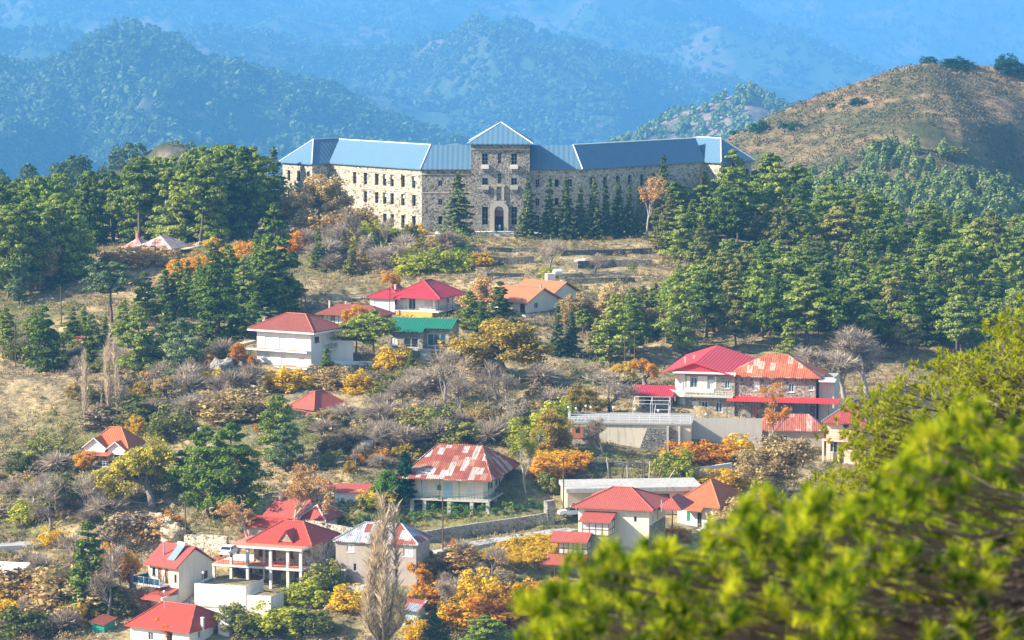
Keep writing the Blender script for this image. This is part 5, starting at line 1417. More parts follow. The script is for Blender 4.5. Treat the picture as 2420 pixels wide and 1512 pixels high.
def clumps(cen, rad, rg, per, flat=.6, size=.3, up=.5, aspect=1.7):
    """leaf faces round each clump centre"""
    n = len(cen)
    d = rg.normal(size=(n, per, 3)); d /= np.linalg.norm(d, axis=2)[:, :, None]
    d *= rg.uniform(.2, 1, (n, per, 1))**.45
    rad = np.broadcast_to(np.asarray(rad, float), (n,))
    d *= rad[:, None, None]; d[:, :, 2] *= flat
    c = (cen[:, None]+d).reshape(-1, 3)
    out = d/np.maximum(np.linalg.norm(d, axis=2), 1e-6)[:, :, None]
    return leaf_quads(c, size, rg, up, aspect, out.reshape(-1, 3))

def tree_meshes(kind, trunk_segs, VQ, bark, leaf, n=5):
    V, Q = tubes_np(trunk_segs, n)
    return (mesh_np(kind+'_trunk', V, [Q], [bark], smooth=True), mesh_np(kind+'_crown', VQ[0], [VQ[1]], [leaf]))

def bend(rg, n, amp):
    return np.cumsum(rg.normal(0, amp, (n, 2)), 0)

def pine(seed, h0=.34, width=.30, top=.9, layers=11, per=42, flat=.42, H=10.0, droop=.12, size=.25):
    """a black pine: bare lower trunk, uneven shelves of needles, rounded top"""
    rg = np.random.default_rng(seed); segs = []
    n = 9; bx = bend(rg, n+1, .09); bx -= bx[0]
    pz = np.linspace(0, H*.95, n+1); tp = np.column_stack([bx, pz])
    for k in range(n):
        r = lambda z: .20*(1-z/H)+.03
        segs.append((tp[k], tp[k+1], r(pz[k]), r(pz[k+1])))
    at = lambda z: np.array([np.interp(z, pz, tp[:, 0]), np.interp(z, pz, tp[:, 1]), z])
    cen = []; rad = []
    for i in range(layers):
        f = (i+rg.uniform(-.3, .3))/(layers-1); f = min(max(f, 0), 1)
        z = H*(h0+(.97-h0)*f)
        prof = (1-f)**.62*(.55+.45*min(1, f/.28)) if top < 1 else (1-f)**.8
        L = H*width*(prof+.10)
        nb = 6 if f < .8 else 4
        a0 = rg.uniform(0, 2*pi)
        for b in range(nb):
            if rg.random() < .16: continue
            a = a0+2*pi*b/nb+rg.normal(0, .3); l = L*rg.uniform(.6, 1.2)
            o = at(z); dz = l*rg.normal(droop, .16)
            e = o+np.array([cos(a)*l, sin(a)*l, dz])
            segs.append((o, o*.45+e*.55+[0, 0, -.05*l], .06*(1-f)+.02, .03)); segs.append((o*.45+e*.55+[0, 0, -.05*l], e, .03, .012))
            for t in (.45, .7, .92, 1.0):
                if t == .45 and l < 1.2: continue
                q = o+(e-o)*t+rg.normal(0, .16, 3)*[1, 1, .5]*max(l, .6)*.6
                cen.append(q+[0, 0, .1]); rad.append((.30+.16*l)*rg.uniform(.8, 1.25))
    cen.append(at(H*.96)); rad.append(.45); cen.append(at(H*.99)); rad.append(.3)
    return tree_meshes('pine', segs, clumps(np.array(cen), rad, rg, per, flat, size, .7), B_PINE, L_PINE)

def fir(seed, h0=.05, width=.21, H=10.0, layers=24, per=20, size=.23, droop=-.22, leaf=None, up=False, prof_p=.9, name='cedar'):
    """a pointed conifer with many tiers"""
    rg = np.random.default_rng(seed); segs = []
    pz = np.linspace(0, H, 8)
    for k in range(7): segs.append(((0,0,pz[k]), (0,0,pz[k+1]), .17*(1-pz[k]/H)+.015, .17*(1-pz[k+1]/H)+.015))
    cen = []; rad = []
    for i in range(layers):
        f = (i+rg.uniform(-.35, .35))/layers; f = min(max(f, 0), .99); z = H*(h0+(.97-h0)*f)
        L = H*width*((1-f)**prof_p*.94+.05)*rg.uniform(.8, 1.18)
        nb = 8 if f < .6 else 5; a0 = rg.uniform(0, 6.3)
        for b in range(nb):
            if rg.random() < .12: continue
            a = a0+2*pi*b/nb+rg.normal(0, .2); l = L*rg.uniform(.65, 1.2)
            e = np.array([cos(a)*l, sin(a)*l, z+l*(droop+rg.normal(0, .08))]); o = np.array([0, 0, z])
            if l > .5: segs.append((o, e, .028, .008))
            for t in np.arange(.3, 1.01, .34 if l > 1 else .5):
                cen.append(o+(e-o)*t+rg.normal(0, .06, 3)); rad.append((.20+.14*l)*(1.1-.35*t))
    cen.append(np.array([0, 0, H*.97])); rad.append(.15)
    return tree_meshes(name, segs, clumps(np.array(cen), rad, rg, per, .34, size, .9 if not up else .3), B_PINE, leaf or L_CEDAR, 4)

def branching(rg, p, d, L, r, depth, out, tips, spread=.55, up=.12, kids=(2, 4), shrink=.68, taper=.6):
    n = 2
    q = p
    for k in range(n):
        d2 = d+rg.normal(0, .14, 3); d2[2] += up*.5; d2 /= np.linalg.norm(d2)
        e = q+d2*L/n
        out.append((q, e, r*(1-(1-taper)*k/n), r*(1-(1-taper)*(k+1)/n))); q = e; d = d2
    tips.append((q, d, depth))
    if depth == 0: return
    for k in range(rg.integers(*kids)+1):
        a = rg.normal(0, 1, 3); a -= d*np.dot(a, d); a /= np.linalg.norm(a)
        s = spread*rg.uniform(.6, 1.3)
        nd = d*cos(s)+a*sin(s); nd[2] += up; nd /= np.linalg.norm(nd)
        t = rg.uniform(.35, 1.0) if k else 1.0
        st = p+(q-p)*t
        branching(rg, st, nd, L*shrink*rg.uniform(.75, 1.2), max(r*taper*rg.uniform(.6, .95), .012), depth-1, out, tips, spread, up, kids, shrink, taper)

def twig_blades(tips, rg, per, L, w, spread=.7, up=.25):
    """fine bare twigs as slim blades"""
    P0 = np.array([t[0] for t in tips]); D = np.array([t[1] for t in tips])
    P0 = np.repeat(P0, per, 0); D = np.repeat(D, per, 0)
    D = D+rg.normal(0, spread, D.shape); D[:, 2] += up; D /= np.linalg.norm(D, axis=1)[:, None]
    l = L*rg.uniform(.4, 1.2, len(P0))[:, None]
    s = np.cross(D, rg.normal(size=D.shape)); s /= np.linalg.norm(s, axis=1)[:, None]
    w = w*rg.uniform(.6, 1.3, len(P0))[:, None]
    mid = P0+D*l*.55+rg.normal(0, .06, D.shape)*l
    V = np.stack([P0-s*w*.5, P0+s*w*.5, mid+s*w*.4, P0+D*l, mid-s*w*.4], 1).reshape(-1, 3)
    q = np.arange(len(P0)*5).reshape(-1, 5)
    return V, q

def bare(seed, H=7.0, depth=4, spread=.5, per=4, L=.9, w=.035, bark=None, twig=None, trunk=.28, up=.1, r=.16, lean=0.0, kids=(2, 4)):
    rg = np.random.default_rng(seed); out = []; tips = []
    branching(rg, np.zeros(3), np.array([lean, 0, 1.]), H*trunk, r, depth, out, tips, spread, up, kids)
    tw = twig_blades([t for t in tips if t[2] <= 1], rg, per, L, w)
    zm = max(t[0][2] for t in tips)+.5
    V, Q = tubes_np(out, 5); k = H/zm
    return (mesh_np('bare_limbs', V*k, [Q], [bark or B_GREY], smooth=True), mesh_np('bare_twigs', tw[0]*k, [tw[1]], [twig or B_TWIG]))

def broad(seed, H=8.0, leaf=None, depth=4, per=9, size=.30, spread=.62, trunk=.22, fill=1.0, rad=.42, bark=None, up=.06, flat=.75, r=.2, kids=(2, 4), width=None):
    rg = np.random.default_rng(seed); out = []; tips = []
    branching(rg, np.zeros(3), np.array([0, 0, 1.]), H*trunk, r, depth, out, tips, spread, up, kids)
    cen = np.array([t[0] for t in tips if t[2] <= 2]); cen = cen[rg.random(len(cen)) < fill]
    zm = np.percentile(cen[:, 2], 98)+.3; k = H/zm
    V, Q = tubes_np(out, 5)
    V2, Q2 = clumps(cen*k, rad*rg.uniform(.7, 1.4, len(cen)), rg, per, flat, size, .3, 1.4)
    return (mesh_np('leafy_limbs', V*k, [Q], [bark or B_GREY], smooth=True), mesh_np('leafy_crown', V2, [Q2], [leaf or L_GOLD]))

def poplar(seed, H=15.0, width=.9, stems=5, per=900, w=.035):
    """a bare columnar poplar: steep stems and a brush of fine twigs"""
    rg = np.random.default_rng(seed); out = []; st = []
    for s in range(stems):
        a = 2*pi*s/stems+rg.uniform(0, 1); top = H*(1-.10*s*rg.uniform(.3, 1)); ro = width*rg.uniform(.25, .7)*(s > 0)
        pts = [np.array([0, 0, H*.05*s/stems])]
        for k in range(1, 9):
            f = k/8; rr = ro*min(1, f*2.2)*(1-.35*max(0, f-.5)); pts.append(np.array([cos(a)*rr+rg.normal(0, .07), sin(a)*rr+rg.normal(0, .07), pts[0][2]+(top-pts[0][2])*f]))
        for k in range(8):
            out.append((pts[k], pts[k+1], .15*(1-k/8)+.02, .15*(1-(k+1)/8)+.012))
            st.append((pts[k], pts[k+1], k))
    P0 = []; D = []
    for _ in range(per):
        a, b, k = st[rg.integers(len(st))]
        t = rg.random(); q = a+(b-a)*t
        if q[2] < H*.10*rg.uniform(.3, 1.4): continue
        an = rg.uniform(0, 2*pi); P0.append(q); D.append(np.array([cos(an)*.42, sin(an)*.42, 1]))
    tw = twig_blades([(p, d/np.linalg.norm(d), 0) for p, d in zip(P0, D)], rg, 3, H*.10, w, .22, .2)
    V, Q = tubes_np(out, 5)
    return (mesh_np('poplar_stems', V, [Q], [B_PALE], smooth=True), mesh_np('poplar_twigs', tw[0], [tw[1]], [B_POP]))

def bush(seed, leaf, W=2.0, H=1.5, n=90, per=40, size=.10, flat=.85, rad=.27):
    """a rounded shrub, uneven, with stems showing low down"""
    rg = np.random.default_rng(seed)
    d = rg.normal(size=(n, 3)); d[:, 2] = np.abs(d[:, 2])*1.1; d /= np.linalg.norm(d, axis=1)[:, None]
    d *= rg.uniform(.55, 1.05, (n, 1)); d *= (.5+1.0*vnoise(d[:, 0]*2+seed, d[:, 1]*2+d[:, 2], seed))[:, None]
    cen = d*[W/2, W/2, H*.9]+[0, 0, .05]
    segs = [((0, 0, -.2), tuple(c*.8), .03, .012) for c in cen[::4]]
    V, Q = tubes_np(segs, 4)
    V2, Q2 = clumps(cen, rad*W*.5, rg, per, flat, size, .3, 1.4)
    return (mesh_np('bush_stems', V, [Q], [B_GREY]), mesh_np('bush_leaves', V2, [Q2], [leaf]))

PROTO = {
 'pine': [pine(100+k, rg_h, wd_) for k, (rg_h, wd_) in enumerate([(.34,.27),(.42,.25),(.28,.30),(.5,.27),(.38,.22),(.30,.26),(.45,.31),(.22,.27)])],
 'lowpine': [pine(140+k, .08, .25, 1.2, 14, 40, .42, droop=.08, size=.24) for k in range(5)],
 'softpine': [pine(160+k, .12, .34, .9, 12, 54, .5, droop=.22, size=.22) for k in range(3)],
 'umbrella': [pine(170+k, .5, .36, .9, 7, 50, .45, droop=.15, size=.24) for k in range(3)],
 'cedar': [fir(200+k, width=w_) for k, w_ in enumerate((.20,.17,.23,.19))],
 'bigcedar': [fir(220+k, .04, .25, layers=20, per=26, size=.25, droop=-.12) for k in range(2)],
 'fir': [fir(240+k, .03, .26, layers=22, per=24, size=.23, droop=.08, leaf=L_PINE, name='fir') for k in range(4)],
 'bare': [bare(300+k) for k in range(4)],
 'paletree': [bare(320+k, 9, 5, .5, 5, .9, .04, B_PALE, B_TWIG, .24, .14) for k in range(3)],
 'barebush': [bare(340+k, 3.5, 4, .6, 6, .8, .03, B_GREY, B_TWIG, .14, .1, .06) for k in range(3)],
 'poplar': [poplar(360+k, 15, 1.5, 6, 1700) for k in range(2)], 
 'slimpoplar': [poplar(380+k, 14, .8, 4, 800) for k in range(2)],
 'bigpoplar': [poplar(390, 24, 3.4, 13, 2700, .06)],
 'gold': [broad(400+k, 8, L_GOLD, 4, 30, .19, .80, .075, 1, .52, None, .01, .85, .09, (3, 5)) for k in range(3)],
 'sparse': [broad(420+k, leaf=L_RUST, fill=.9, per=16, size=.17, rad=.42, trunk=.2, bark=B_PALE, kids=(3,4), r=.11) for k in range(3)],
 'slim': [broad(440+k, 10, L_RUST, 4, 16, .15, .34, .26, .9, .34, B_PALE, .3, 1.0, .12) for k in range(3)],
 'round': [broad(460+k, 6, L_ORANGE, 4, 24, .16, .7, .10, 1, .4, None, .03, .8, .14, (3, 4)) for k in range(3)],
 'cypress': [fir(480+k, .06, .17, 10, 30, 22, .3, .35, L_CYP, True, .45, 'cypress') for k in range(2)],
 'bush': [bush(500+k, L_OLIVE) for k in range(5)],
}
_n = {}
def plant(kind, name, label, vx, vy, hpx, wid=1.0, leaf=None, cat='tree', group=None, D=None, parts=('trunk', 'crown'), var=None, rz=None, loc=None, hm=None):
    """stand a copy of one of the prototypes on the ground seen at (vx, vy); hpx = its height in the view"""
    base = {'pine':10,'lowpine':10,'softpine':10,'umbrella':10,'cedar':10,'bigcedar':10,'fir':10,'bare':7,'paletree':9,'barebush':3.5,'poplar':15,'slimpoplar':14,'bigpoplar':24,'gold':8,'sparse':8,'slim':10,'round':6,'cypress':10,'bush':1.5}[kind]
    pr = PROTO[kind]; i = _n.get(kind, 0); _n[kind] = i+1
    a, b = pr[(var if var is not None else i) % len(pr)]
    if loc is None:
        if D is None: loc = hit(vx, vy)
        else: loc = P(vx, vy, D); loc.z = gz(loc.x, loc.y)
    hm = hm or hpx*loc.y/F
    e = empty(name, (loc.x, loc.y, loc.z-.15), rnd.uniform(0, 6.28) if rz is None else rz, label, cat, group)
    k = hm/base
    e.scale = (k*wid, k*wid, k)
    for me, nm in ((a, parts[0]), (b, parts[1])):
        o = link(nm, me, e)
        if leaf is not None and nm == parts[1]:
            o.material_slots[0].link = 'OBJECT'; o.material_slots[0].material = leaf
    return e
# ---------------------------------------------------------------- pine woods on the ridge
GF = 'pines of the right hand wood'; GL = 'pines of the wood left of the hotel'
def inside(x, y, poly):
    r = False; n = len(poly)
    for i in range(n):
        (x0, y0), (x1, y1) = poly[i], poly[i-1]
        if (y0 > y) != (y1 > y) and x < (x1-x0)*(y-y0)/(y1-y0)+x0: r = not r
    return r
def scatter(poly, gap, tries, seed, gfun=None):
    """spaced spots on the ground inside a region of the view"""
    r = random.Random(seed); out = []
    xs = [p[0] for p in poly]; ys = [p[1] for p in poly]
    for _ in range(tries):
        vx, vy = r.uniform(min(xs), max(xs)), r.uniform(min(ys), max(ys))
        if not inside(vx, vy, poly): continue
        p = hit(vx, vy)
        g = gap if gfun is None else gfun(vx, vy)
        if all((p.x-q[2].x)**2+(p.y-q[2].y)**2 > g*g for q in out): out.append((vx, vy, p))
    return out
UP = [(1560,620),(1555,560),(1620,520),(1700,495),(1830,500),(1960,545),(2130,560),(2300,590),(2440,615),(2440,700),(1980,690),(1750,600)]
LOW = [(1750,600),(1980,690),(2440,700),(2440,890),(2100,850),(1960,855),(1830,842),(1650,838),(1560,855),(1400,830),(1290,805),(1300,770),(1480,740),(1580,690),(1700,650)]
for (poly, gap, lo, hi, lab, seed) in (
    (UP, 6.6, 9.5, 15, 'dark green pine crowded into the upper part of the wood right of the hotel', 11),
    (LOW, 6.0, 9, 14.5, 'green pine crowded into the lower part of the wood above the crimson roof', 12)):
    for vx, vy, p in scatter(poly, gap, 2600, seed):
        r_ = rnd.random()
        h_ = rnd.uniform(lo*.8, hi)*(.85 if vx < 1600 and vy > 700 else 1)
        cap = np.interp(vx, [1540,1600,1640,1790,1810,1900,2000,2100,2250,2419], [470,412,388,394,352,378,432,455,490,500])+rnd.uniform(0, 22)
        if poly is LOW: cap = max(cap, np.interp(vx, [1290,1400,1480,1560,1640], [742,705,676,664,560])+rnd.uniform(0, 20))
        h_ = min(h_, (vy-cap)*p.y/F)
        if h_ < 4.5: continue
        kd = 'lowpine' if r_ < .2 else ('fir' if r_ < .27 else ('softpine' if r_ < .42 else ('umbrella' if r_ < .48 else 'pine')))
        plant(kd, 'pine_tree', lab, vx, vy, 0, rnd.uniform(.9, 1.35), rnd.choice([None, None, None, L_PINE, L_PINE_Y, L_OLIVE]), group=GF, loc=p, hm=h_)
# the far edge of the wood, and behind the hotel
for k in range(20):
    vx = rnd.uniform(1800, 2440); D = rnd.uniform(805, 850); p = P(vx, 500, D); p.z = gz(p.x, p.y)
    plant('pine', 'pine_tree', 'dark green pine crowded into the upper part of the wood right of the hotel', 0, 0, 0, 1.15, group=GF, loc=p, hm=min(rnd.uniform(9, 13), zat(np.interp(vx, [1700,1790,1810,1900,2000,2100,2250,2440], [398,398,356,380,434,458,492,505])+rnd.uniform(0, 15), D)-p.z))
# the left wood
LB = [(-20,715),(-20,660),(120,640),(270,590),(440,562),(612,542),(612,552),(560,562),(430,590),(300,615),(200,660),(120,690)]
for vx, vy, p in scatter(LB, 3.9, 1200, 21):
    if vx > 190 and vy > 582: continue
    plant(rnd.choice(['pine','pine','lowpine','softpine']), 'pine_tree', 'tall dark pine in the dense wood left of the hotel', vx, vy, 0, rnd.uniform(.8, 1.1), rnd.choice([None, None, L_PINE_Y]), group=GL, loc=p, hm=rnd.uniform(15.5, 19.5))
for k in range(74):
    vx = rnd.uniform(-30, 606); D = rnd.uniform(742, 800); p = P(vx, 500, D); p.z = gz(p.x, p.y)
    top = np.interp(vx, [0, 250, 300, 380, 480, 600, 655], [428, 400, 398, 362, 345, 338, 345])+rnd.uniform(-4, 26)
    hm = zat(top, D)-p.z
    if vx > 560 and D < 770: continue
    plant(rnd.choice(['pine','lowpine','lowpine','softpine']), 'pine_tree', 'tall dark pine in the dense wood left of the hotel', 0, 0, 0, rnd.uniform(.75, 1.0), rnd.choice([None, None, L_PINE_Y]), group=GL, loc=p, hm=hm)

# ---------------------------------------------------------------- trees one by one
T = plant
T('bigcedar','cedar_tree','large spreading cedar touching the left pavilion of the hotel',648,523,182,1.15)
T('bigcedar','cedar_tree','broad blue green cedar standing alone left of the hotel entrance',1083,556,156,1.15,var=0)
GC = 'row of cedars before the right wing'
for vx, hp, w_ in ((1246,145,1.1),(1298,150,.95),(1337,148,.95),(1371,128,.9),(1403,148,1.0),(1432,132,.85),(1460,140,.9),(1487,130,.8),(1511,120,.8)):
    T('cedar','cedar_tree','dark cedar standing in the row before the right wing of the hotel',vx,561+rnd.uniform(-2,3),hp,w_,group=GC)
T('slim','autumn_tree','tall slim tree with thin orange leaves at the right end of the cedar row',1528,562,150,1.35,L_RUST)
T('pine','pine_tree','tall pine whose top overlaps the right wing roof of the hotel',1660,520,168,1.35,var=2); T('pine','pine_tree','leaning topped pine before the right pavilion of the hotel',1728,525,172,1.1,var=0); T('pine','pine_tree','narrow pointed pine just right of the hotel pavilion',1820,510,150,1.0,var=4)
T('fir','spruce_tree','dark spruce top before the right wing roof',1567,540,180,.75)
# left middle conifers
for kind, lab, vx, vy, hp, w_, lf in (
  ('umbrella','grey green umbrella pine with a leaning crown on a bare trunk left of the field',263,768,150,1.25,L_BLUEPINE),
  ('fir','pointed dark green fir, tallest left of the hill path',608,715,178,.85,None),
  ('lowpine','tall pine in front of the rock path below the hotel pavilion',650,728,250,.95,L_PINE),
  ('lowpine','dense pine right of the pointed fir, above the white villa',638,745,180,1.2,None),
  ('fir','pointed green fir on the orange slope left of the brown bush',752,640,104,.95,None),
  ('lowpine','thin pine in front of the orange vines, left of the bushy pines',415,740,125,.9,L_PINE),
  ('lowpine','bushy dark pine over the bins, left of the white villa',510,805,215,1.15,None),
  ('lowpine','mid green pine behind the bushy dark pine',540,735,160,1.0,L_PINE_Y),
  ('fir','slender yellow green fir beside the bushy dark pine',470,750,150,.75,L_PINE_Y),
  ('lowpine','dark pine standing between field and road',330,880,170,1.15,None),
  ('softpine','pale grey green pine on the shady bank left of the villa',437,905,155,1.05,L_BLUEPINE),
  ('lowpine','small yellow green pine left of the pale grey green pine',368,882,80,1.0,L_PINE_Y),
  ('lowpine','dark conical pine above the bare poplars',108,880,160,1.1,None),
  ('pine','round headed pine by the wooden pole at the left',80,830,95,1.4,L_PINE),
  ('lowpine','dark pine at the left edge below the field',15,820,95,1.2,None),
  ('lowpine','small bright pine beside the sunny field',196,785,65,1.1,L_PINE_Y),
  ('lowpine','pine behind the left pole',170,800,75,1.2,L_PINE),
  ('softpine','pale young pine in front of the left wood',45,720,95,.9,L_BLUEPINE),
  ('softpine','low spreading pale pine behind the white villa chimney',625,800,75,1.7,L_BLUEPINE),
  ('lowpine','dark pine behind the villa, left of its roof',560,800,100,1.0,L_PINE),
  ('lowpine','pine clump right of the thin pine',390,745,110,1.2,None),
  ('lowpine','small dark pine on the bare slope under the hotel',830,650,75,1.0,L_OLIVE),
  ('fir','dark fir in the thick conifer clump left of the hill path, leftmost',445,745,135,1.0,None),
  ('lowpine','dark pine at the back of the conifer clump left of the hill path',505,690,120,1.1,None),
  ('lowpine','broad pine at the right of the conifer clump, behind the pointed fir',575,745,140,1.1,L_PINE),
  ('lowpine','low green pine at the foot of the conifer clump above the villa roof',600,775,90,1.2,L_PINE),
  ('fir','slim dark fir right of the pine below the hotel pavilion',690,735,95,1.0,None),
  ('lowpine','pine at the foot of the vine slope, right of the umbrella pine',345,760,120,1.1,L_PINE),
  ('lowpine','dark pine on the left slope between the wooden pole and the field',215,860,120,1.1,None),
  ('lowpine','bright pine on the left slope right of the field edge',290,800,95,1.1,L_PINE_Y),
  ('fir','narrow fir on the left slope below the umbrella pine',250,850,110,.9,None),
  ('lowpine','green pine on the left slope before the conifer clump',400,830,120,1.1,L_PINE),
  ('fir','dark fir left of the villa, right of the bushy dark pine',560,745,120,.9,None),
  ('umbrella','two storey tall pine with high crown before the green roof house',878,862,132,1.25,L_PINE),
  ('umbrella','leaning high crowned pine between villa and green roof house',842,862,112,1.35,L_PINE),
  ('lowpine','small conical pine against the right wall of the white villa',767,893,72,1.1,L_PINE),
  ('lowpine','tiny clipped pine on a thin stem below the green roof house',973,888,62,.9,L_PINE),
  ('lowpine','tall open pine before the terracotta house',1185,762,100,1.3,L_PINE),
  ('lowpine','bushy pine between red roof house and terracotta house',1115,780,95,1.5,L_PINE),
  ('lowpine','dark pine left of the golden tree',1140,790,80,1.3,None),
  ('cedar','grey green cedar right of the terracotta house',1318,840,128,1.1,L_CEDAR),
  ('cedar','second grey green cedar right of the terracotta house',1350,840,115,1.2,L_CEDAR),
  ('lowpine','dark dense pine behind the two tall poles',1440,850,160,1.2,None),
  ('softpine','huge green pine above the orange plane tree',492,1222,222,.9,L_PINE_Y),
  ('softpine','tall pine behind the huge green pine, right of the tank',655,1100,170,1.0,L_PINE),
  ('softpine','pale green pine below the sunken tiled roof',675,1115,120,1.1,L_BLUEPINE),
  ('softpine','broad green pine filling the space left of the orange plane tree',545,1230,235,1.05,L_PINE_Y),
  ('softpine','green pine left of the huge pine, behind the yellow oak',432,1180,120,1.0,L_PINE_Y),
  ('lowpine','tall ragged pine left of the solar heater house',215,1440,215,1.0,L_PINE),
  ('lowpine','lower dark pine at the foot of the ragged pine',190,1460,120,1.5,L_PINE),
  ('cypress','dark slim cypress before the rusty roof house',957,1200,138,1.0,L_CYP),
  ('lowpine','dark green juniper at the bottom right of the poplar',1030,1530,90,1.3,L_CEDAR),
  ('lowpine','yellow green pine top at the bottom edge beside the foreground branches',1290,1450,85,1.5,L_PINE_Y),
  ('softpine','pine top rising at the bottom edge below the orange shrubs',1150,1560,110,1.6,L_PINE_Y),
  ('softpine','dark pine below the veranda house porch',1440,1420,130,1.2,L_PINE),
  ('lowpine','small dark pine in front of the veranda house',1510,1330,85,1.5,L_CEDAR)):
    T(kind,{'fir':'fir_tree','cypress':'cypress_tree','cedar':'cedar_tree'}.get(kind,'pine_tree'),lab,vx,vy,hp,w_,lf)
# broadleaf and bare trees
for kind, nm, lab, vx, vy, hp, w_, lf in (
  ('gold','oak_tree','dull golden brown oak at the front of the left wood',72,690,165,.9,L_TAN),
  ('gold','oak_tree','great rounded golden oak below the terracotta house',1195,905,165,1.6,L_GOLD),
  ('gold','oak_tree','spreading yellow oak with dark limbs beside the twin gable house',362,1202,178,1.15,L_OAK),
  ('sparse','plane_tree','tall orange brown plane tree behind the concrete frame house',690,1262,175,1.0,L_RUST),
  ('sparse','plane_tree','rounded rusty plane tree with white limbs left of the frame house',585,1270,95,1.4,L_RUST),
  ('slim','poplar_tree','yellow green aspen with a white stem right of the rusty roof house',1242,1165,160,1.1,L_YG),
  ('gold','willow_tree','broad tan leaved tree before the low rusty house',1850,1175,175,1.3,L_TAN),
  ('gold','willow_tree','tan leaved tree left of the foreground pine, below the willow',1760,1290,130,1.2,L_TAN),
  ('round','bay_tree','bright green rounded tree before the rusty roof house',915,1190,95,1.0,L_GREEN),
  ('round','maple_tree','vivid orange tree beside the tiled pavilion',828,778,66,1.3,L_ORANGE),
  ('round','maple_tree','orange yellow tree behind the red roof house, left of its chimney',945,690,55,1.3,L_ORANGE),
  ('round','maple_tree','rusty orange tree between red roof house and terracotta house',1112,745,105,1.25,L_RUST),
  ('round','maple_tree','orange yellow tree right of the tall poles',1523,912,72,1.1,L_ORANGE),
  ('round','maple_tree','yellow tree left of the tall poles',1445,905,58,1.3,L_YELLOW),
  ('round','maple_tree','small red orange tree by the left end of the villa balcony',572,880,75,1.0,L_ORANGE),
  ('round','persimmon_tree','orange tree before the bottom red roof',385,1520,68,1.2,L_ORANGE),
  ('round','maple_tree','orange topped tree right of the ragged pine',315,1400,130,.9,L_ORANGE),
  ('round','maple_tree','little coral orange tree at the lower end of the lane',1085,1310,45,1.2,L_ORANGE),
  ('round','maple_tree','orange tree hugging the right corner of the taupe house',985,1395,75,1.1,L_ORANGE),
  ('round','maple_tree','fiery orange shrub tree left of the twin gable house',175,1120,58,1.6,L_ORANGE),
  ('gold','poplar_tree','pale yellow poplar clump behind the grey green cedars',1450,790,130,1.1,L_TAN),
  ('gold','poplar_tree','pale tan poplar left of the lower wood',1390,790,110,1.2,L_TAN),
  ('round','maple_tree','yellow green tree behind the terracotta house',1285,685,60,1.3,L_YG),
  ('gold','ash_tree','olive tan leafy tree before the hotel left pavilion',765,548,150,1.15,L_TAN),
  ('gold','oak_tree','yellowed tree in front of the guesthouse terrace, left of the bare tree',1365,985,85,1.2,L_GOLD),
  ('gold','oak_tree','olive gold tree at the left corner of the terrace wall',1275,1075,125,1.0,L_GOLD),
  ('round','maple_tree','amber tree on the shady slope between the left firs',490,880,60,1.0,L_RUST),
  ('bare','walnut_tree','grey bare walnut right of the tiny clipped pine',1050,965,150,1.3,None),
  ('bare','walnut_tree','second grey bare tree leaning right of the walnut',1095,985,110,1.2,None),
  ('bare','fig_tree','rounded bare grey tree on the guesthouse terrace',1442,980,118,2.1,None),
  ('paletree','plane_tree','pale bare tree right of the rusted guesthouse wing, the taller one',2045,935,170,1.9,None),
  ('paletree','plane_tree','pale bare tree beside the rusted guesthouse wing, the lower one',1995,942,135,1.8,None),
  ('bare','tree','bare grey tree on the terraces under the cedar row',1295,650,85,1.5,None),
  ('bare','tree','small bare purple grey tree among the terrace walls',1405,655,60,1.4,None),
  ('bare','tree','bare tree left of the orange maple on the slope',1185,970,120,1.0,None),
  ('bare','tree','thin bare tree on the brushy slope above the rusty roof',1205,1035,110,1.0,None),
  ('paletree','tree','bare white stemmed tree in the shadow below the frame house stairs',285,1400,120,.9,None),
  ('bare','tree','grey leafless tree above the white roofed hut',120,1260,130,1.2,None),
  ('bare','tree','bare brown grey tree above the road at the left',215,1230,120,1.1,None),
  ('bare','tree','leafless tree left of the ragged pine, over the road',175,1400,160,1.2,None),
  ('bare','tree','leafless grey tree under the ragged pine',255,1470,190,.9,None),
  ('paletree','tree','bare pale tree against the guesthouse terrace wall',1425,1076,98,1.3,None),
  ('bare','plum_tree','bare grey tree by the orange vine arbour',1165,1375,95,1.2,None),
  ('paletree','tree','dead white tree below the taupe house',1050,1460,105,.7,None),
  ('slimpoplar','poplar_tree','slim bare poplar, leftmost of the pale group on the scrub slope',201,1005,180,1.0,None),
  ('poplar','poplar_tree','broad bare poplar, tallest of the pale group on the scrub slope',260,985,195,1.1,None),
  ('slimpoplar','poplar_tree','short bare poplar right of the tallest pale one',277,985,125,.8,None),
  ('slimpoplar','poplar_tree','low dead poplar sapling right of the slim pale one',240,1005,75,.8,None),
  ('bigpoplar','poplar_tree','giant bare beige poplar in front of the taupe house',905,1540,372,1.4,None)):
    T(kind,nm,lab,vx,vy,hp,w_,lf)
T('slim','birch_tree','slender orange birch with a white stem before the guesthouse',1812,985,172,1.3,L_ORANGE,D=555)
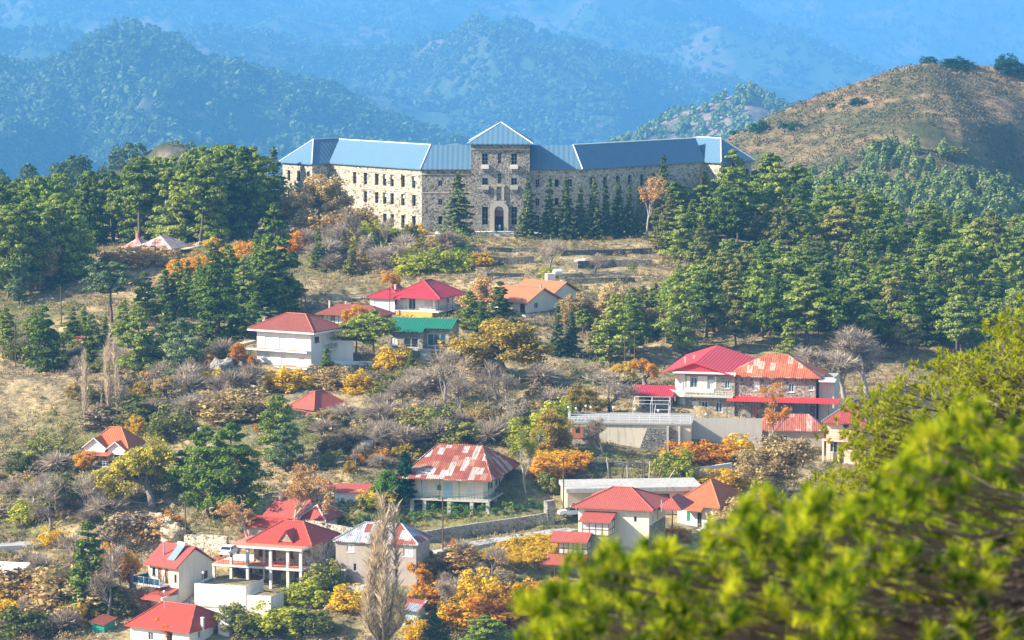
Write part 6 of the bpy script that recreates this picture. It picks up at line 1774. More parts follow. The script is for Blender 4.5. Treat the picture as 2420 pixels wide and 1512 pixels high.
# ---------------------------------------------------------------- the brush between the houses
ZN = {
 'brush between green and rusty roofs': [(860,910),(1000,880),(1190,910),(1330,905),(1350,1000),(1230,1075),(1010,1050),(900,1000)],
 'scrub around the pale bare poplars': [(150,905),(420,900),(590,915),(640,985),(520,1010),(330,1010),(180,990)],
 'scrub above the left road': [(0,1120),(150,1110),(250,1180),(330,1220),(250,1245),(0,1240)],
 'thicket in the lower left corner': [(0,1345),(200,1345),(270,1400),(200,1512),(0,1505)],
 'gardens at the bottom centre': [(960,1320),(1110,1335),(1250,1400),(1200,1500),(960,1500)],
 'bank below the hotel wing': [(680,560),(980,570),(1080,600),(1000,640),(880,650),(690,630)],
 'shaded slope left of the white villa': [(0,850),(160,880),(420,900),(560,860),(480,830),(280,840),(100,800)],
 'rocky slope above the pink shed': [(730,1010),(900,1000),(1000,1060),(930,1110),(760,1120)]}
BL = [('barebush','grey bare shrub',None,'shrub',55,1.3),('round','small tan leaved tree',L_TAN,'tree',52,1.2),('bush','olive bush',L_OLIVE,'bush',34,1.5),('bush','dry brown bush',L_SCRUB,'bush',34,1.6),('round','small dull green tree',L_OLIVE,'tree',50,1.2),('bush','golden bush',L_GOLD,'bush',30,1.4),('bare','small bare grey tree',None,'tree',85,1.1)]
for zi, (zone, poly) in enumerate(ZN.items()):
    for si, (vx, vy, p) in enumerate(scatter(poly, 2.6, 260, 60+zi)[:46]):
        if not free(np.array([p.x]), np.array([p.y]), 1.2, 7.0)[0]: continue
        kd, ds, lf, ct, hp, w_ = BL[[0,3,1,2,0,6,4,3,0,5][(si*7+zi) % 10]]
        if zi in (6,): kd, ds, lf, ct, hp, w_ = BL[[2,4,0,2][si % 4]]
        T(kd, {'bush':'bush','shrub':'bare_shrub','tree':'small_tree'}[ct], ds+' in the '+zone, vx, vy, hp*rnd.uniform(.55, 1.25), w_*rnd.uniform(.85, 1.25), lf, ct, ds+'s in the '+zone, parts=('stems','leaves') if ct == 'bush' else ('trunk','crown'), loc=p, hm=hp*rnd.uniform(.55, 1.2)*p.y/F)
# ---------------------------------------------------------------- single bushes
LV = {'o':L_ORANGE,'y':L_YELLOW,'g':L_YG,'v':L_OLIVE,'r':L_RUST,'t':L_TAN,'s':L_SCRUB,'b':L_GREEN,'h':L_HEDGE}
for c, lab, vx, vy, hp, w_ in (
  ('g','bright yellow green bush under the hotel wing corner',865,575,50,.9),('g','broad yellow green ivy bush below the hotel main range',925,572,36,1.6),('y','yellow bush right of the ivy bush under the hotel',985,555,28,1.3),('g','rounded lime bush left of the ivy bush',895,578,34,1.2),
  ('r','rusty bush on the bank under the hotel pavilion',775,560,52,1.3),('t','tan bush before the hotel left wing',830,555,60,1.2),('y','small gold bush at the wing wall foot',845,540,40,1.1),('t','tan thicket left of the gold bush',735,555,60,1.2),
  ('g','large draped yellow green bush above the red roof house',1010,640,46,1.7),('g','second draped yellow green bush above the red roof house',1055,640,50,1.3),('g','third draped yellow green bush, nearest the red roof chimney',975,648,42,1.3),('b','small bright green bush at the right end of the draped ones',1090,625,40,.8),
  ('y','olive yellow bush on the terrace below the hotel steps',1140,625,30,1.4),('g','yellow green bush beside the cedar foot',1075,580,28,1.2),
  ('o','orange bush above the tiled pavilion path',700,590,46,1.2),('o','flame orange bush on the vine slope',480,640,34,1.6),('o','orange vine bush right of the flame one',530,620,32,1.6),('y','yellow bush beside the silver car',500,582,24,1.2),('o','red orange bush among the firs',420,650,30,1.6),('o','low orange bush on the sunny slope',575,600,28,1.5),
  ('r','amber hedge bush before the rusty cottage',330,625,40,1.8),('r','amber bush left of the amber hedge',265,630,36,1.4),('t','tan bush right of the amber hedge',395,625,38,1.5),
  ('y','golden bush left of the sunken tiled roof',665,925,46,1.4),('y','golden bush between villa and sunken roof',715,915,42,1.6),('t','straw yellow thicket under the villa',790,915,46,1.6),('y','yellow tree bush right of the straw thicket',845,925,44,1.2),('y','straw yellow bush before the garden wall',925,865,50,1.2),
  ('y','yellow orange bush at the road end left of the villa',515,915,34,1.6),('o','orange bush on the shady bank above the bare poplars',345,905,30,1.2),('t','tan bramble below the orange bush',560,985,60,1.8),('v','dark olive bramble right of the broad poplar',330,985,50,1.8),('s','mauve grey bramble above the twin gable house',250,1000,44,1.9),
  ('v','round olive bush above the twin gable house',400,1030,62,1.2),('y','bright yellow bush behind the twin gable roof',325,1020,40,.7),('v','dark olive bush left of the twin gable house',110,1095,60,1.1),('v','dark green bush on the left scrub slope',45,1105,40,1.4),
  ('y','yellow green small bush on the rocky slope',852,1030,30,.9),('o','orange bush above the pink shed',905,1090,26,1.4),('o','small orange bush left of it on the rocks',835,1095,24,1.2),('y','yellow bush at the right end of the pink shed',890,1195,36,1.4),('g','lime bush under the bright green tree',880,1200,30,1.2),
  ('g','tall yellow green tree bush on the terrace corner',1305,1010,70,1.0),('g','bushy green yellow shrub under the terrace wall',1230,1050,54,1.3),('v','dark green thicket on the brushy slope',1090,1040,50,1.6),('v','olive thicket beside the bare trees',1010,1020,56,1.4),('t','tan thicket on the brushy slope',955,1010,46,1.6),
  ('y','golden vine bush at the left of the terrace wall',1325,1075,30,1.8),('o','orange bush below the terrace wall corner',1290,1125,46,1.5),('o','orange vine bush beside the aspen',1345,1105,40,1.6),
  ('o','amber vine tangle under the block wall, left part',1620,1095,50,1.3),('o','amber vine tangle under the block wall, right part',1690,1090,44,1.6),('g','green vine tangle under the buttress',1585,1115,56,1.2),('y','golden vine tangle by the low rusty house',1740,1080,48,1.2),('g','hanging green vine beside the blue barrel',1605,1135,48,.9),
  ('y','golden hedge behind the green shutter house',1710,1150,40,1.8),('t','leafy tan bush by the green shutter house wall',1735,1265,90,1.1),
  ('v','dark ivy bank between frame house and taupe house',760,1385,62,1.1),('g','rounded lime bush below the taupe house',785,1395,44,1.0),('g','yellow green ivy thicket right of the white walls',745,1430,56,1.3),('g','dark ivy thicket by the white walls',700,1425,40,1.4),('g','green yellow bush at the bottom below the ivy thicket',660,1490,60,1.6),('v','olive bush at the bottom left of the poplar',740,1490,50,1.4),('y','yellow vine bush below the taupe house terrace',815,1440,50,1.3),
  ('v','thorny olive bush before the white concrete walls',562,1490,62,1.0),('v','olive bush right of the thorny bush',600,1500,40,1.4),('v','dry green bush on top of the white wall',530,1385,16,2.2),
  ('o','golden orange shrub bottom centre, left of the tall flames',1010,1430,56,1.3),('y','tall yellow flame shaped shrub bottom centre',1120,1440,80,.9),('o','big orange shrub at the bottom beside foreground branches',1180,1480,80,1.5),('o','orange shrub behind the big one',1230,1450,70,1.2),('y','yellow shrub between the orange ones',1075,1480,56,1.3),('y','yellow bush beside the dark juniper',985,1510,50,1.0),('r','dull brown shrub in the shade of the lane',1080,1345,50,1.6),
  ('o','orange bush under the veranda house porch',1290,1400,36,1.4),('o','rusty creeper at the foot of the veranda house',1590,1275,26,2.0),
  ('t','grey brown thicket at the left edge below the road',30,1420,80,1.4),('r','orange brown thicket above the white roofed hut',45,1400,50,1.2),('t','brown thicket in the lower left',130,1450,90,1.5),('v','olive bramble in the lower left corner',70,1500,70,1.4),('r','russet bush above the lower left bramble',100,1440,60,1.1),('y','gold leaved bush at the left edge, low down',15,1470,60,1.0),('o','orange bush left of the green shed',180,1455,50,1.0),('o','small orange bush in the lower left',60,1455,36,1.0),('y','yellow bush in the lower left',165,1485,60,1.0),('v','olive bush by the stone cottage',285,1445,50,1.1),
  ('y','yellow bush beside the left road',130,1290,40,1.2),('g','yellow green bush below the scrub slope',70,1225,56,1.2),('v','olive brown thicket left of the yellow oak',160,1190,60,1.5),('s','grey thicket above the road',280,1275,70,1.4),('r','russet thicket on the yellow rock',350,1280,56,1.4),('o','orange vine on the yellow rock',400,1255,40,1.1),
  ('h','dark clipped bush before the veranda of the rusty roof house',1022,1203,32,1.0),('h','low green bush under the rusty house veranda',1085,1207,20,1.8),
  ('v','dark evergreen thicket right of the pole by the lane',1300,1165,50,.8)):
    T('bush','bush',lab,vx,vy,hp,w_*1.2,LV[c],'bush',parts=('stems','leaves'),hm=None)
GB = 'evergreen shrubs on the brown hill'
for lab, vx, vy, hp, w_ in (('dark round shrub on the crest of the brown hill',2195,150,16,1.4),('wide dark shrub on the crest right of the peak',2255,160,20,2.6),('dark shrub behind the wide crest shrub',2278,158,18,1.6),('large dark shrub at the right edge of the crest',2375,170,32,1.3),('dark shrub under the large crest shrub',2410,180,34,1.4),('lone dark shrub halfway down the brown hill',2027,250,16,1.6),('dark shrub at the left foot of the brown hill',1797,312,24,1.5),('smaller dark shrub right of the left foot one',1853,304,14,1.3),('dark twin shrub right of the smaller one',1877,306,16,1.7),('low shrub low on the left hill edge',1735,318,10,2.0),('grey shrub on the lower right of the brown hill',2240,375,24,2.4),('small shrub on the left flank of the brown hill',1965,252,8,2.2)):
    Ds = np.arange(1065, 1420, 2.0); u = (vx-CX)/F; v = (CY-vy)/F; ry = CP+v*SP
    zr = CZ+(-SP+v*CP)/ry*Ds; hz = H_BR.z(u/ry*Ds, Ds); i = int(np.argmax(hz >= zr)) if (hz >= zr).any() else int(np.argmin(zr-hz))
    T('bush','shrub',lab,0,0,hp,w_*1.2,L_OLIVE if 'grey' in lab else L_CYP,'shrub',GB,parts=('stems','leaves'),loc=Vector((u/ry*Ds[i],Ds[i],float(hz[i]))),hm=hp*Ds[i]/F)
# woods in the middle distance: right and left of the ridge, each seen as one mass
rg = np.random.default_rng(77)
def band(n, x0, x1, D0, D1, seed, thr):
    vx = rg.uniform(x0, x1, n); Y = rg.uniform(D0, D1, n); X = (vx-CX)/F*Y
    k = vnoise(X/22, Y/30, seed)+rg.uniform(-.2, .2, n) > thr
    return X[k], Y[k]
X, Y = band(620, 1905, 2460, 1010, 1190, 5, .42)
top = np.interp(X/Y*F+CX, [1900, 1960, 2050, 2150, 2250, 2330, 2400, 2460], [395, 372, 352, 345, 350, 375, 405, 420])
zz_ = np.maximum(H_BR.z(X, Y), CZ-(top+140+ (1190-Y)*.9)*Y/F)
wood('middle_wood', np.stack([X, Y, zz_], 1), 6.8, L_MIDWOOD, rg, 240, .52)
p_ = H_BR.pts(15000, rg, .05, 1.0, .42, 40); wood('hill_scrub', p_, 1.5, leafmat('hill_scrub_leaf', [(.06,.065,.03),(.13,.125,.06),(.22,.18,.10)], .1, .3), rg, 12, 1.8)
vx = rg.uniform(-10, 345, 150); Y = rg.uniform(1090, 1190, 150); X = (vx-CX)/F*Y
wood('left_wood', np.stack([X, Y, H_LK.z(X, Y)], 1), 6.5, L_MIDWOOD, rg, 170, .95)
p_ = H_LK.pts(500, rg, .2, 1.0, .5, 20); wood('knoll_scrub', p_, 2.5, L_MIDWOOD, rg, 26, 1.3)
# ---------------------------------------------------------------- undergrowth
rg = np.random.default_rng(91)
def field(n, y0=474, y1=745):
    Y = rg.uniform(y0, y1, n); X = rg.uniform(-.157, .157, n)*Y
    return X, Y
def to_v(X, Y, Z):
    dz = Z-CZ; dep = Y*CP-dz*SP; up = Y*SP+dz*CP
    return CX+X/dep*F, CY-up/dep*F
def low_scrub(name, n, leaf, thr, seed, rmin, rmax, per, wl=22, size=.30, flat=.75, poly=None, y0=474, y1=745):
    X, Y = field(n, y0, y1)
    k = (vnoise(X/wl, Y/wl, seed)+rg.uniform(-.22, .22, n) > thr) & free(X, Y)
    X, Y = X[k], Y[k]; Z = ground(X, Y)
    if poly is not None:
        vx, vy = to_v(X, Y, Z)
        k = np.array([any(inside(a, b, q) for q in poly) for a, b in zip(vx, vy)], bool)
        X, Y, Z = X[k], Y[k], Z[k]
    r = rg.uniform(rmin, rmax, len(X))
    cen = np.stack([X, Y, Z+r*.35], 1)
    V, q = clumps(cen, r, rg, per, flat, size, .3, 1.5)
    tag(link(name, mesh_np(name, V, [q], [leaf])), kind='stuff')
low_scrub('dry_brush', 5200, L_SCRUB, .5, 101, .5, 1.25, 60, 26, .17)
low_scrub('tan_brush', 6500, leafmat('straw_scrub', [(.20,.135,.06),(.36,.25,.12),(.50,.37,.18)], .25, .4), .42, 102, .4, 1.0, 48, 20, .16)
low_scrub('olive_brush', 8000, L_OLIVE, .47, 103, .5, 1.3, 64, 30, .17)
low_scrub('russet_brush', 1300, L_RUST, .66, 104, .4, 1.0, 50, 18, .15)
BR = [[(860,900),(1000,870),(1200,900),(1340,900),(1360,1000),(1230,1080),(1000,1060),(900,1010)], [(250,890),(560,880),(640,960),(560,1010),(330,1020),(200,990),(180,920)], [(0,1120),(180,1100),(330,1190),(420,1240),(250,1250),(0,1245)], [(0,1335),(200,1335),(280,1400),(180,1512),(0,1512)], [(960,1300),(1120,1320),(1250,1400),(1200,1512),(960,1512)], [(660,540),(1000,560),(1080,620),(900,660),(700,620)]]
low_scrub('thicket', 5200, L_SCRUB, .50, 105, .7, 1.5, 84, 12, .17, .9, BR[:3]+BR[4:])
low_scrub('olive_thicket', 3200, L_OLIVE, .40, 106, .7, 1.6, 80, 14, .17, .85, BR[:1]+BR[3:5])
low_scrub('tan_thicket', 4200, L_TAN, .38, 107, .6, 1.4, 76, 14, .16, .85, BR)
VN = [[(420,610),(500,578),(570,565),(660,580),(700,640),(600,665),(540,650),(470,665)], [(290,660),(330,640),(470,668),(440,690)]]
low_scrub('orange_vineyard', 9000, L_ORANGE, .36, 108, .4, .9, 44, 9, .17, .7, VN)
low_scrub('low_vines', 9000, L_ORANGE, .55, 109, .2, .42, 12, 8, .2, .8, [[(90,735),(150,700),(265,690),(270,735),(180,745)]])
def tufts():
    X, Y = field(26000); k = (vnoise(X/17, Y/17, 111)+rg.uniform(-.25, .25, len(X)) > .38) & free(X, Y, -.2)
    X, Y = X[k], Y[k]; Z = ground(X, Y); n = len(X); per = 5
    b = np.repeat(np.stack([X, Y, Z-.05], 1), per, 0)+rg.normal(0, .16, (n*per, 3))*[1, 1, 0]
    d = rg.normal(0, .35, (n*per, 3)); d[:, 2] = 1; d *= rg.uniform(.25, .62, (n*per, 1))
    s = rg.normal(size=(n*per, 3)); s[:, 2] = 0; s = s/np.linalg.norm(s, axis=1)[:, None]*.09
    V = np.stack([b-s, b+s, b+d+s*.25, b+d-s*.25], 1).reshape(-1, 3)
    tag(link('dry_grass', mesh_np('dry_grass', V, [np.arange(n*per*4).reshape(-1, 4)], [L_GRASS])), kind='stuff')
tufts()

# ---------------------------------------------------------------- walls, lanes, hedges
def wall_run(name, label, pts, hpx, th, mat, cat='wall', group=None, dmax=None):
    b = MB(); q = [hit(*p) for p in pts]; H = [hpx*p.y/F for p in q]
    o = q[0]; e = Vector((o.x, o.y, o.z))
    q = [p-e for p in q]
    for i in range(len(q)-1):
        p0, p1, h0, h1 = q[i], q[i+1], H[i], H[i+1]
        d = (p1-p0); n = Vector((d.y, -d.x, 0)).normalized()*th
        a = [p0, p1, p1-n, p0-n]
        lo = [(p.x, p.y, min(p0.z, p1.z)-1.5) for p in a]; hi = [(a[0].x,a[0].y,p0.z+h0),(a[1].x,a[1].y,p1.z+h1),(a[2].x,a[2].y,p1.z+h1),(a[3].x,a[3].y,p0.z+h0)]
        b.poly(hi); b.poly([lo[0],lo[1],hi[1],hi[0]]); b.poly([lo[2],lo[3],hi[3],hi[2]])
        if i == 0: b.poly([lo[3],lo[0],hi[0],hi[3]])
        if i == len(q)-2: b.poly([lo[1],lo[2],hi[2],hi[1]])
    w = b.build(name, mat); w.location = e; tag(w, label, cat, group); return w
GT = 'dry stone terrace walls'
for lab, pts, hp in (
  ('dry stone terrace wall, right of the bare tree, upper row', [(1325,606),(1400,604),(1470,602),(1540,600)], 13),
  ('dry stone terrace wall, right of the bare tree, lower row', [(1365,634),(1450,632),(1540,631)], 17),
  ('dark rubble terrace wall left of the bare tree, lower row', [(1140,622),(1200,626),(1262,622)], 16),
  ('dark rubble terrace wall left of the bare tree, upper row', [(1150,596),(1210,598),(1270,596)], 11),
  ('long low terrace wall under the white tank', [(1330,672),(1420,668),(1500,668)], 12),
  ('low terrace wall above the red roof house', [(1095,628),(1150,652),(1240,655)], 7)):
    wall_run('terrace_wall', lab, pts, hp, .6, M_DRY, 'terrace wall', GT)
wall_run('stone_wall', 'sunlit pale rubble wall climbing to the hotel pavilion', [(470,583),(540,560),(600,540),(660,520)], 9, .8, M_STONE)
wall_run('retaining_wall', 'cream stone retaining wall behind the frame house, coloured pale as if sunlit', [(716,1262),(770,1272),(836,1284)], 34, .7, M_STONE, 'retaining wall')  # paler stone puts the sunlight into this stretch's colour
wall_run('retaining_wall', 'long stone retaining wall under the hedge and above the lane, greyed for its shade', [(840,1292),(920,1290),(1010,1284),(1120,1268),(1230,1252),(1310,1240)], 30, .7, M_STONE_W, 'retaining wall')  # greyer stone puts the shade into this stretch's colour
wall_run('retaining_wall', 'cream stone wall behind the solar heater house', [(435,1305),(480,1305),(535,1312)], 42, .6, M_STONE, 'retaining wall')
wall_run('stone_wall', 'short pale wall on the scrub under the white villa', [(505,918),(560,917),(610,925)], 12, .5, M_STONE, 'wall')
wall_run('stone_wall', 'low grey stone wall before the buttress, behind the timber stack', [(1380,1108),(1450,1106),(1530,1108)], 14, .5, M_DRY, 'wall')
wall_run('concrete_fence', 'pale concrete garden wall right of the timber stack', [(1618,1132),(1680,1128),(1730,1122)], 26, .4, M_CONCL, 'wall')
wall_run('concrete_fence', 'white low wall below the garden of the green roof house', [(790,866),(850,868),(905,866)], 13, .3, M_WHITE, 'wall')
wall_run('concrete_fence', 'curved grey concrete kerb wall at the bottom right of the thorny bush', [(560,1508),(605,1492),(632,1470),(655,1440)], 12, .3, M_CONC, 'wall')
wall_run('stone_pillar', 'stone gate pillar at the right end of the hedge', [(1293,1240),(1312,1238)], 56, .9, M_STONE_D, 'pillar')

def ribbon(name, pts, w, mat, lift=.25, th=1.2):
    """a lane following the ground"""
    q = [hit(*p) for p in pts]; b = MB(); L = []
    for i, p in enumerate(q):
        d = (q[min(i+1, len(q)-1)]-q[max(i-1, 0)]); n = Vector((-d.y, d.x, 0)).normalized()*w/2
        L.append((p-n, p+n))
    for (a, c), (e, f) in zip(L, L[1:]):
        z = Vector((0,0,lift)); b.slab([a+z, e+z, f+Vector((0,0,a.z-c.z))*0+z, c+z] if d.x > 0 else [c+z, f+z, e+z, a+z], th)
    o = b.build(name, mat); o['kind'] = 'structure'; return o
M_LANE = simple('lane_surface', (.42,.41,.39), .9, var=.35, scale=1.2)
M_TRACK = simple('dirt_track', (.56,.45,.31), .95, var=.4, scale=1.0)
ribbon('lane', [(1005,1312),(1060,1302),(1130,1288),(1210,1274),(1290,1262),(1350,1252)], 3.4, M_LANE)
wall_run('parapet', 'low pale parapet along the outer edge of the lane', [(1060,1312),(1130,1298),(1210,1284),(1290,1270),(1350,1260)], 6, .25, M_CONCL, 'parapet')
ribbon('road', [(-20,1292),(60,1288),(150,1284),(210,1288),(270,1300)], 4.2, M_LANE)
ribbon('track', [(500,828),(540,818),(590,806)], 4.5, M_TRACK, .15)
ribbon('path', [(1110,668),(1180,652),(1300,646),(1420,648),(1520,655)], 2.2, M_TRACK, .12)
ribbon('dirt_road', [(430,590),(500,570),(560,556),(640,534)], 4.0, M_TRACK, .12)
c = P(1182, 553, 736); MB().box(-14, 12, -3.2, 3.8, 0, 1.0).build('forecourt', M_CONCL).location = (c.x, c.y, zat(552, 733)-1.0)
bpy.data.objects['forecourt']['kind'] = 'structure'

def hedge(label, pts, hpx, wm, leaf, seed, name='hedge'):
    r = np.random.default_rng(seed); q = [hit(*p) for p in pts]; cen = []
    for a, b in zip(q, q[1:]):
        n = int((b-a).length*7)
        for _ in range(n):
            t = r.random(); p = a+(b-a)*t; H = hpx*p.y/F*(1+.25*math.sin(t*14+a.x))
            cen.append((p.x-q[0].x+r.uniform(-wm, wm)*.5, p.y-q[0].y+r.uniform(-wm, wm)*.5, p.z-q[0].z+H*r.random()**.6))
    V, Q = clumps(np.array(cen), .34, r, 34, .85, .13, .4, 1.4)
    o = tag(link(name, mesh_np(name, V, [Q], [leaf])), label, 'hedge'); o.location = q[0]
hedge('clipped light green hedge along the top of the long stone wall', [(955,1232),(1050,1226),(1170,1216),(1292,1204)], 22, 1.3, L_HEDGE, 1)
hedge('dark tall hedge left of the bright green tree', [(768,1215),(850,1212),(945,1210)], 30, 1.4, L_CYP, 2)
hedge('green shrub row above the sunlit end of the retaining wall', [(775,1240),(860,1240),(950,1234)], 20, 1.3, L_HEDGE, 3)
def arbour(label, poly, lift, n, leaf, seed, posts):
    r = random.Random(seed); g = np.random.default_rng(seed)
    xs = [p[0] for p in poly]; ys = [p[1] for p in poly]; cen = []; mid = hit(sum(xs)/len(xs), sum(ys)/len(ys)+lift)
    e = empty('vine_arbour', mid, 0, label, 'arbour')
    while len(cen) < n:
        a, b = r.uniform(min(xs), max(xs)), r.uniform(min(ys), max(ys))
        if inside(a, b, poly):
            p = hit(a, b+lift); cen.append((p.x-mid.x, p.y-mid.y, p.z-mid.z+lift*p.y/F+g.normal(0, .14)))
    V, Q = clumps(np.array(cen), .45, g, 34, .5, .14, .8, 1.4); link('leaves', mesh_np('vine_leaves', V, [Q], [leaf]), e)
    for c in cen[:posts]: MB().tube((c[0],c[1],c[2]-lift*mid.y/F-.5), (c[0],c[1],c[2]), .05, n=5).build('post', M_POST, e)
arbour('broad flat arbour of blazing orange yellow vine left of the veranda house', [(1130,1312),(1190,1282),(1250,1268),(1318,1260),(1316,1296),(1290,1322),(1190,1330)], 32, 900, L_YELLOW, 5, 9)
arbour('orange vine trellis below the big orange shrubs, right of the dead tree', [(1000,1405),(1060,1400),(1200,1402),(1235,1425),(1100,1432),(1010,1425)], 22, 260, L_ORANGE, 6, 5)
arbour('orange and green vine trellis below the left of the terrace wall', [(1255,1062),(1320,1056),(1400,1072),(1390,1090),(1270,1084)], 20, 220, L_YELLOW, 7, 5)
arbour('amber vine canopy under the block wall', [(1600,1062),(1660,1056),(1740,1052),(1770,1064),(1720,1082),(1610,1086)], 26, 260, L_ORANGE, 8, 5)

# ---------------------------------------------------------------- poles and wires
def pole(label, vx, vy, hpx, arm=True, lean=0.0, r=.13):
    p = hit(vx, vy); H = hpx*p.y/F
    e = empty('utility_pole', p, rnd.uniform(-.3, .3), label, 'pole', 'wooden utility poles')
    MB().tube((0,0,-.8), (lean*H,0,H), r, r*.75, 7).build('pole_shaft', M_POST, e)
    if arm: MB().box(lean*H-.7, lean*H+.7, -.07, .05, H-.45, H-.33).build('crossarm', M_POST, e)
    return Vector((p.x+lean*H, p.y, p.z+H-.35))
PO = {}
for k, lab, vx, vy, hp, ln in (
  ('a','wooden pole beside the sunny vine field',145,770,95,0),('b','wooden pole at the left edge above the grey bramble',37,868,102,0),('c','upright pole behind the white villa roof',712,752,68,0),('d','leaning stay pole behind the white villa roof',727,752,62,-.13),
  ('e','dark pole before the red roof house, right one',1022,748,84,0),('f','dark pole before the red roof house, left one',921,744,66,0),('g','tall pole in front of the hedge and the long stone wall',1046,1306,134,0),('h','short pole by the sunlit end of the retaining wall',821,1244,54,0),
  ('i','leaning pole behind the solar heater house',441,1298,126,-.03),('j','tall pole at the left end of the flat roof garage',1331,1214,138,0),('k','left of two thin tall poles above the guesthouse terrace',1476,892,92,0),('l','right of two thin tall poles above the guesthouse terrace',1499,888,104,0),
  ('m','pale pole in the clearing of the right wood',1728,640,52,0),('n','thin pole at the rusty cottage',367,632,62,0),('o','pole by the pale scrub under the villa',604,960,34,0),('p','thin pole above the road, left of a pair',200,1240,58,0),('q','thin pole over the road, right of a pair',223,1215,62,0),('r','pole behind the bare pale trees at the right',1994,842,44,0),('s','grey pole between veranda house and green shutter house',1588,1262,78,0)):
    PO[k] = pole(lab, vx, vy, hp, k not in 'dps', ln, .1 if k in 'klmnpq' else .13)
def wire(label, a, b, sag=.8):
    a, b = PO[a], PO[b]; n = 14; segs = []; f = lambda t: a+(b-a)*t-Vector((0,0,sag*4*t*(1-t)))
    for off in (-.45, .45):
        o = Vector((off, 0, .1))
        for k in range(n): segs.append((f(k/n)+o-a, f((k+1)/n)+o-a, .022, .022))
    V, Q = tubes_np(segs, 3); w = tag(link('power_line', mesh_np('power_line', V, [Q], [M_DMET])), label, 'cable'); w.location = a
wire('pair of cables from the sunny field pole to the left edge pole', 'a', 'b'); wire('pair of cables from the field pole to the pole behind the villa', 'a', 'c', 3)
wire('pair of cables between the two poles before the red roof house', 'f', 'e'); wire('pair of cables along the hedge between the short and tall pole', 'h', 'g'); wire('pair of cables from the leaning pole to the short pole', 'i', 'h', 1.5)
wire('pair of cables from the road poles to the leaning pole', 'q', 'i', 1.5); wire('pair of cables from the tall hedge pole to the garage pole', 'g', 'j', 1.5); wire('pair of cables between villa pole and red roof house pole', 'c', 'f', 1)

# ---------------------------------------------------------------- cars
def car(label, vx, vy, rz, paint, loc=None):
    p = loc or hit(vx, vy)
    e = empty('parked_car', (p.x, p.y, p.z+.05), R(rz), label, 'car', 'parked cars')
    prof = [(-2.15,.45),(-2.2,.75),(-2.05,1.0),(-1.75,1.08),(-1.35,1.55),(.35,1.6),(1.05,1.1),(1.9,.98),(2.15,.75),(2.15,.45)]
    b = MB(); W = .86
    def yy(z): return W if z < 1.1 else W-.16*(z-1.1)/.5
    for (x0,z0),(x1,z1) in zip(prof, prof[1:]+prof[:1]): b.poly([(x0,-yy(z0),z0),(x0,yy(z0),z0),(x1,yy(z1),z1),(x1,-yy(z1),z1)])
    b.poly([(x,-yy(z),z) for x,z in prof[::-1]]); b.poly([(x,yy(z),z) for x,z in prof])
    bo = b.build('body', paint, e)
    g = MB()
    for s in (-1, 1):
        for xs in ((-1.5,-.45),(-.38,.55)):
            q = [(xs[0]+(.05 if xs[0] < -1 else 0),s*(W+.005),1.12),(xs[1]+(.3 if xs[1] > 0 else 0),s*(W+.005),1.12),(xs[1],s*(W-.125),1.5),(xs[0]+.2,s*(W-.125),1.5)]
            g.poly(q if s < 0 else q[::-1])
    g.poly([(.42,-.7,1.57),(.42,.7,1.57),(1.02,.78,1.14),(1.02,-.78,1.14)]); g.poly([(-1.4,.68,1.53),(-1.4,-.68,1.53),(-1.73,-.76,1.14),(-1.73,.76,1.14)])
    g.build('window', M_GLASS, e)
    for x in (-1.35, 1.35):
        for s in (-1, 1):
            w = MB().tube((x,s*.70,.33), (x,s*.9,.33), .33, n=14).build('wheel', M_DMET, e); MB().tube((x,s*.89,.33), (x,s*.91,.33), .2, n=10).build('rim', M_GREY, w)
    for s in (-1, 1):
        MB().box(2.1, 2.17, s*.7-.15, s*.7+.15, .72, .88).build('headlight', M_PIPE, e); MB().box(-2.2, -2.13, s*.74-.1, s*.74+.1, .8, 1.02).build('tail_light', M_REDP, e)
M_SILVER = simple('silver_paint', (.50,.53,.56), .25, .6, var=.05); M_CARW = simple('white_car_paint', (.75,.75,.75), .25, spec=.6, var=.05)
car('silver estate car parked at the edge of the left wood', 503, 560, 200, M_SILVER); car('white car parked by the stone pillar left of the flat roof garage', 1352, 1224, 195, M_CARW)
car('white car parked behind the frame house columns', 0, 0, 72, M_CARW, P(543, 1313, 502))
car('dark car half hidden behind the rusty cottage wood', 1770, 742, 10, simple('dark_car_paint', (.03,.045,.05), .25, spec=.6, var=.05))

# ---------------------------------------------------------------- tanks, bins and odds and ends
def tank(label, vx, vy, D, r, L, legs, box=False):
    p = P(vx, vy, D); e = empty('water_tank', (p.x, p.y, p.z-legs), R(20), label, 'water tank')
    if box: MB().box(-L/2, L/2, -r, r, legs, legs+2*r).box(-L/2-.04, L/2+.04, -r-.04, r+.04, legs+2*r+.002, legs+2*r+.08).build('tank_body', M_PIPE, e)
    else: MB().lathe([(0,-L/2),(r*.8,-L/2+.02),(r,-L/2+.15),(r,L/2-.15),(r*.8,L/2-.02),(0,L/2)], 16, (0,0,legs+r), 'x').build('tank_body', M_PIPE, e, True)
    for x in (-L*.4, L*.4):
        for y in (-r*.8, r*.8): MB().tube((x,y,-1), (x,y,legs+.15), .05, n=5).build('leg', M_GREY, e)
tank('white cylindrical water tank on a tall stand behind the terracotta house', 1317, 652, 668, .68, 1.75, 2.4); tank('white box water tank on a stand left of the cylindrical one', 1299, 662, 666, .62, 1.6, 2.2, True)
tank('white cylindrical tank lying on the scrub slope', 477, 1022, 566, .45, 1.5, .3)
h = House('pump_hut', 'tiny cream block hut below the two white tanks', 1326, 682, 662, 30, 'hut'); h.walls(1.7, 1.6, 1.5, M_CREAM); h.box('hut_roof', M_CONC, -1.8, .1, -.1, 1.7, 1.502, 1.6)
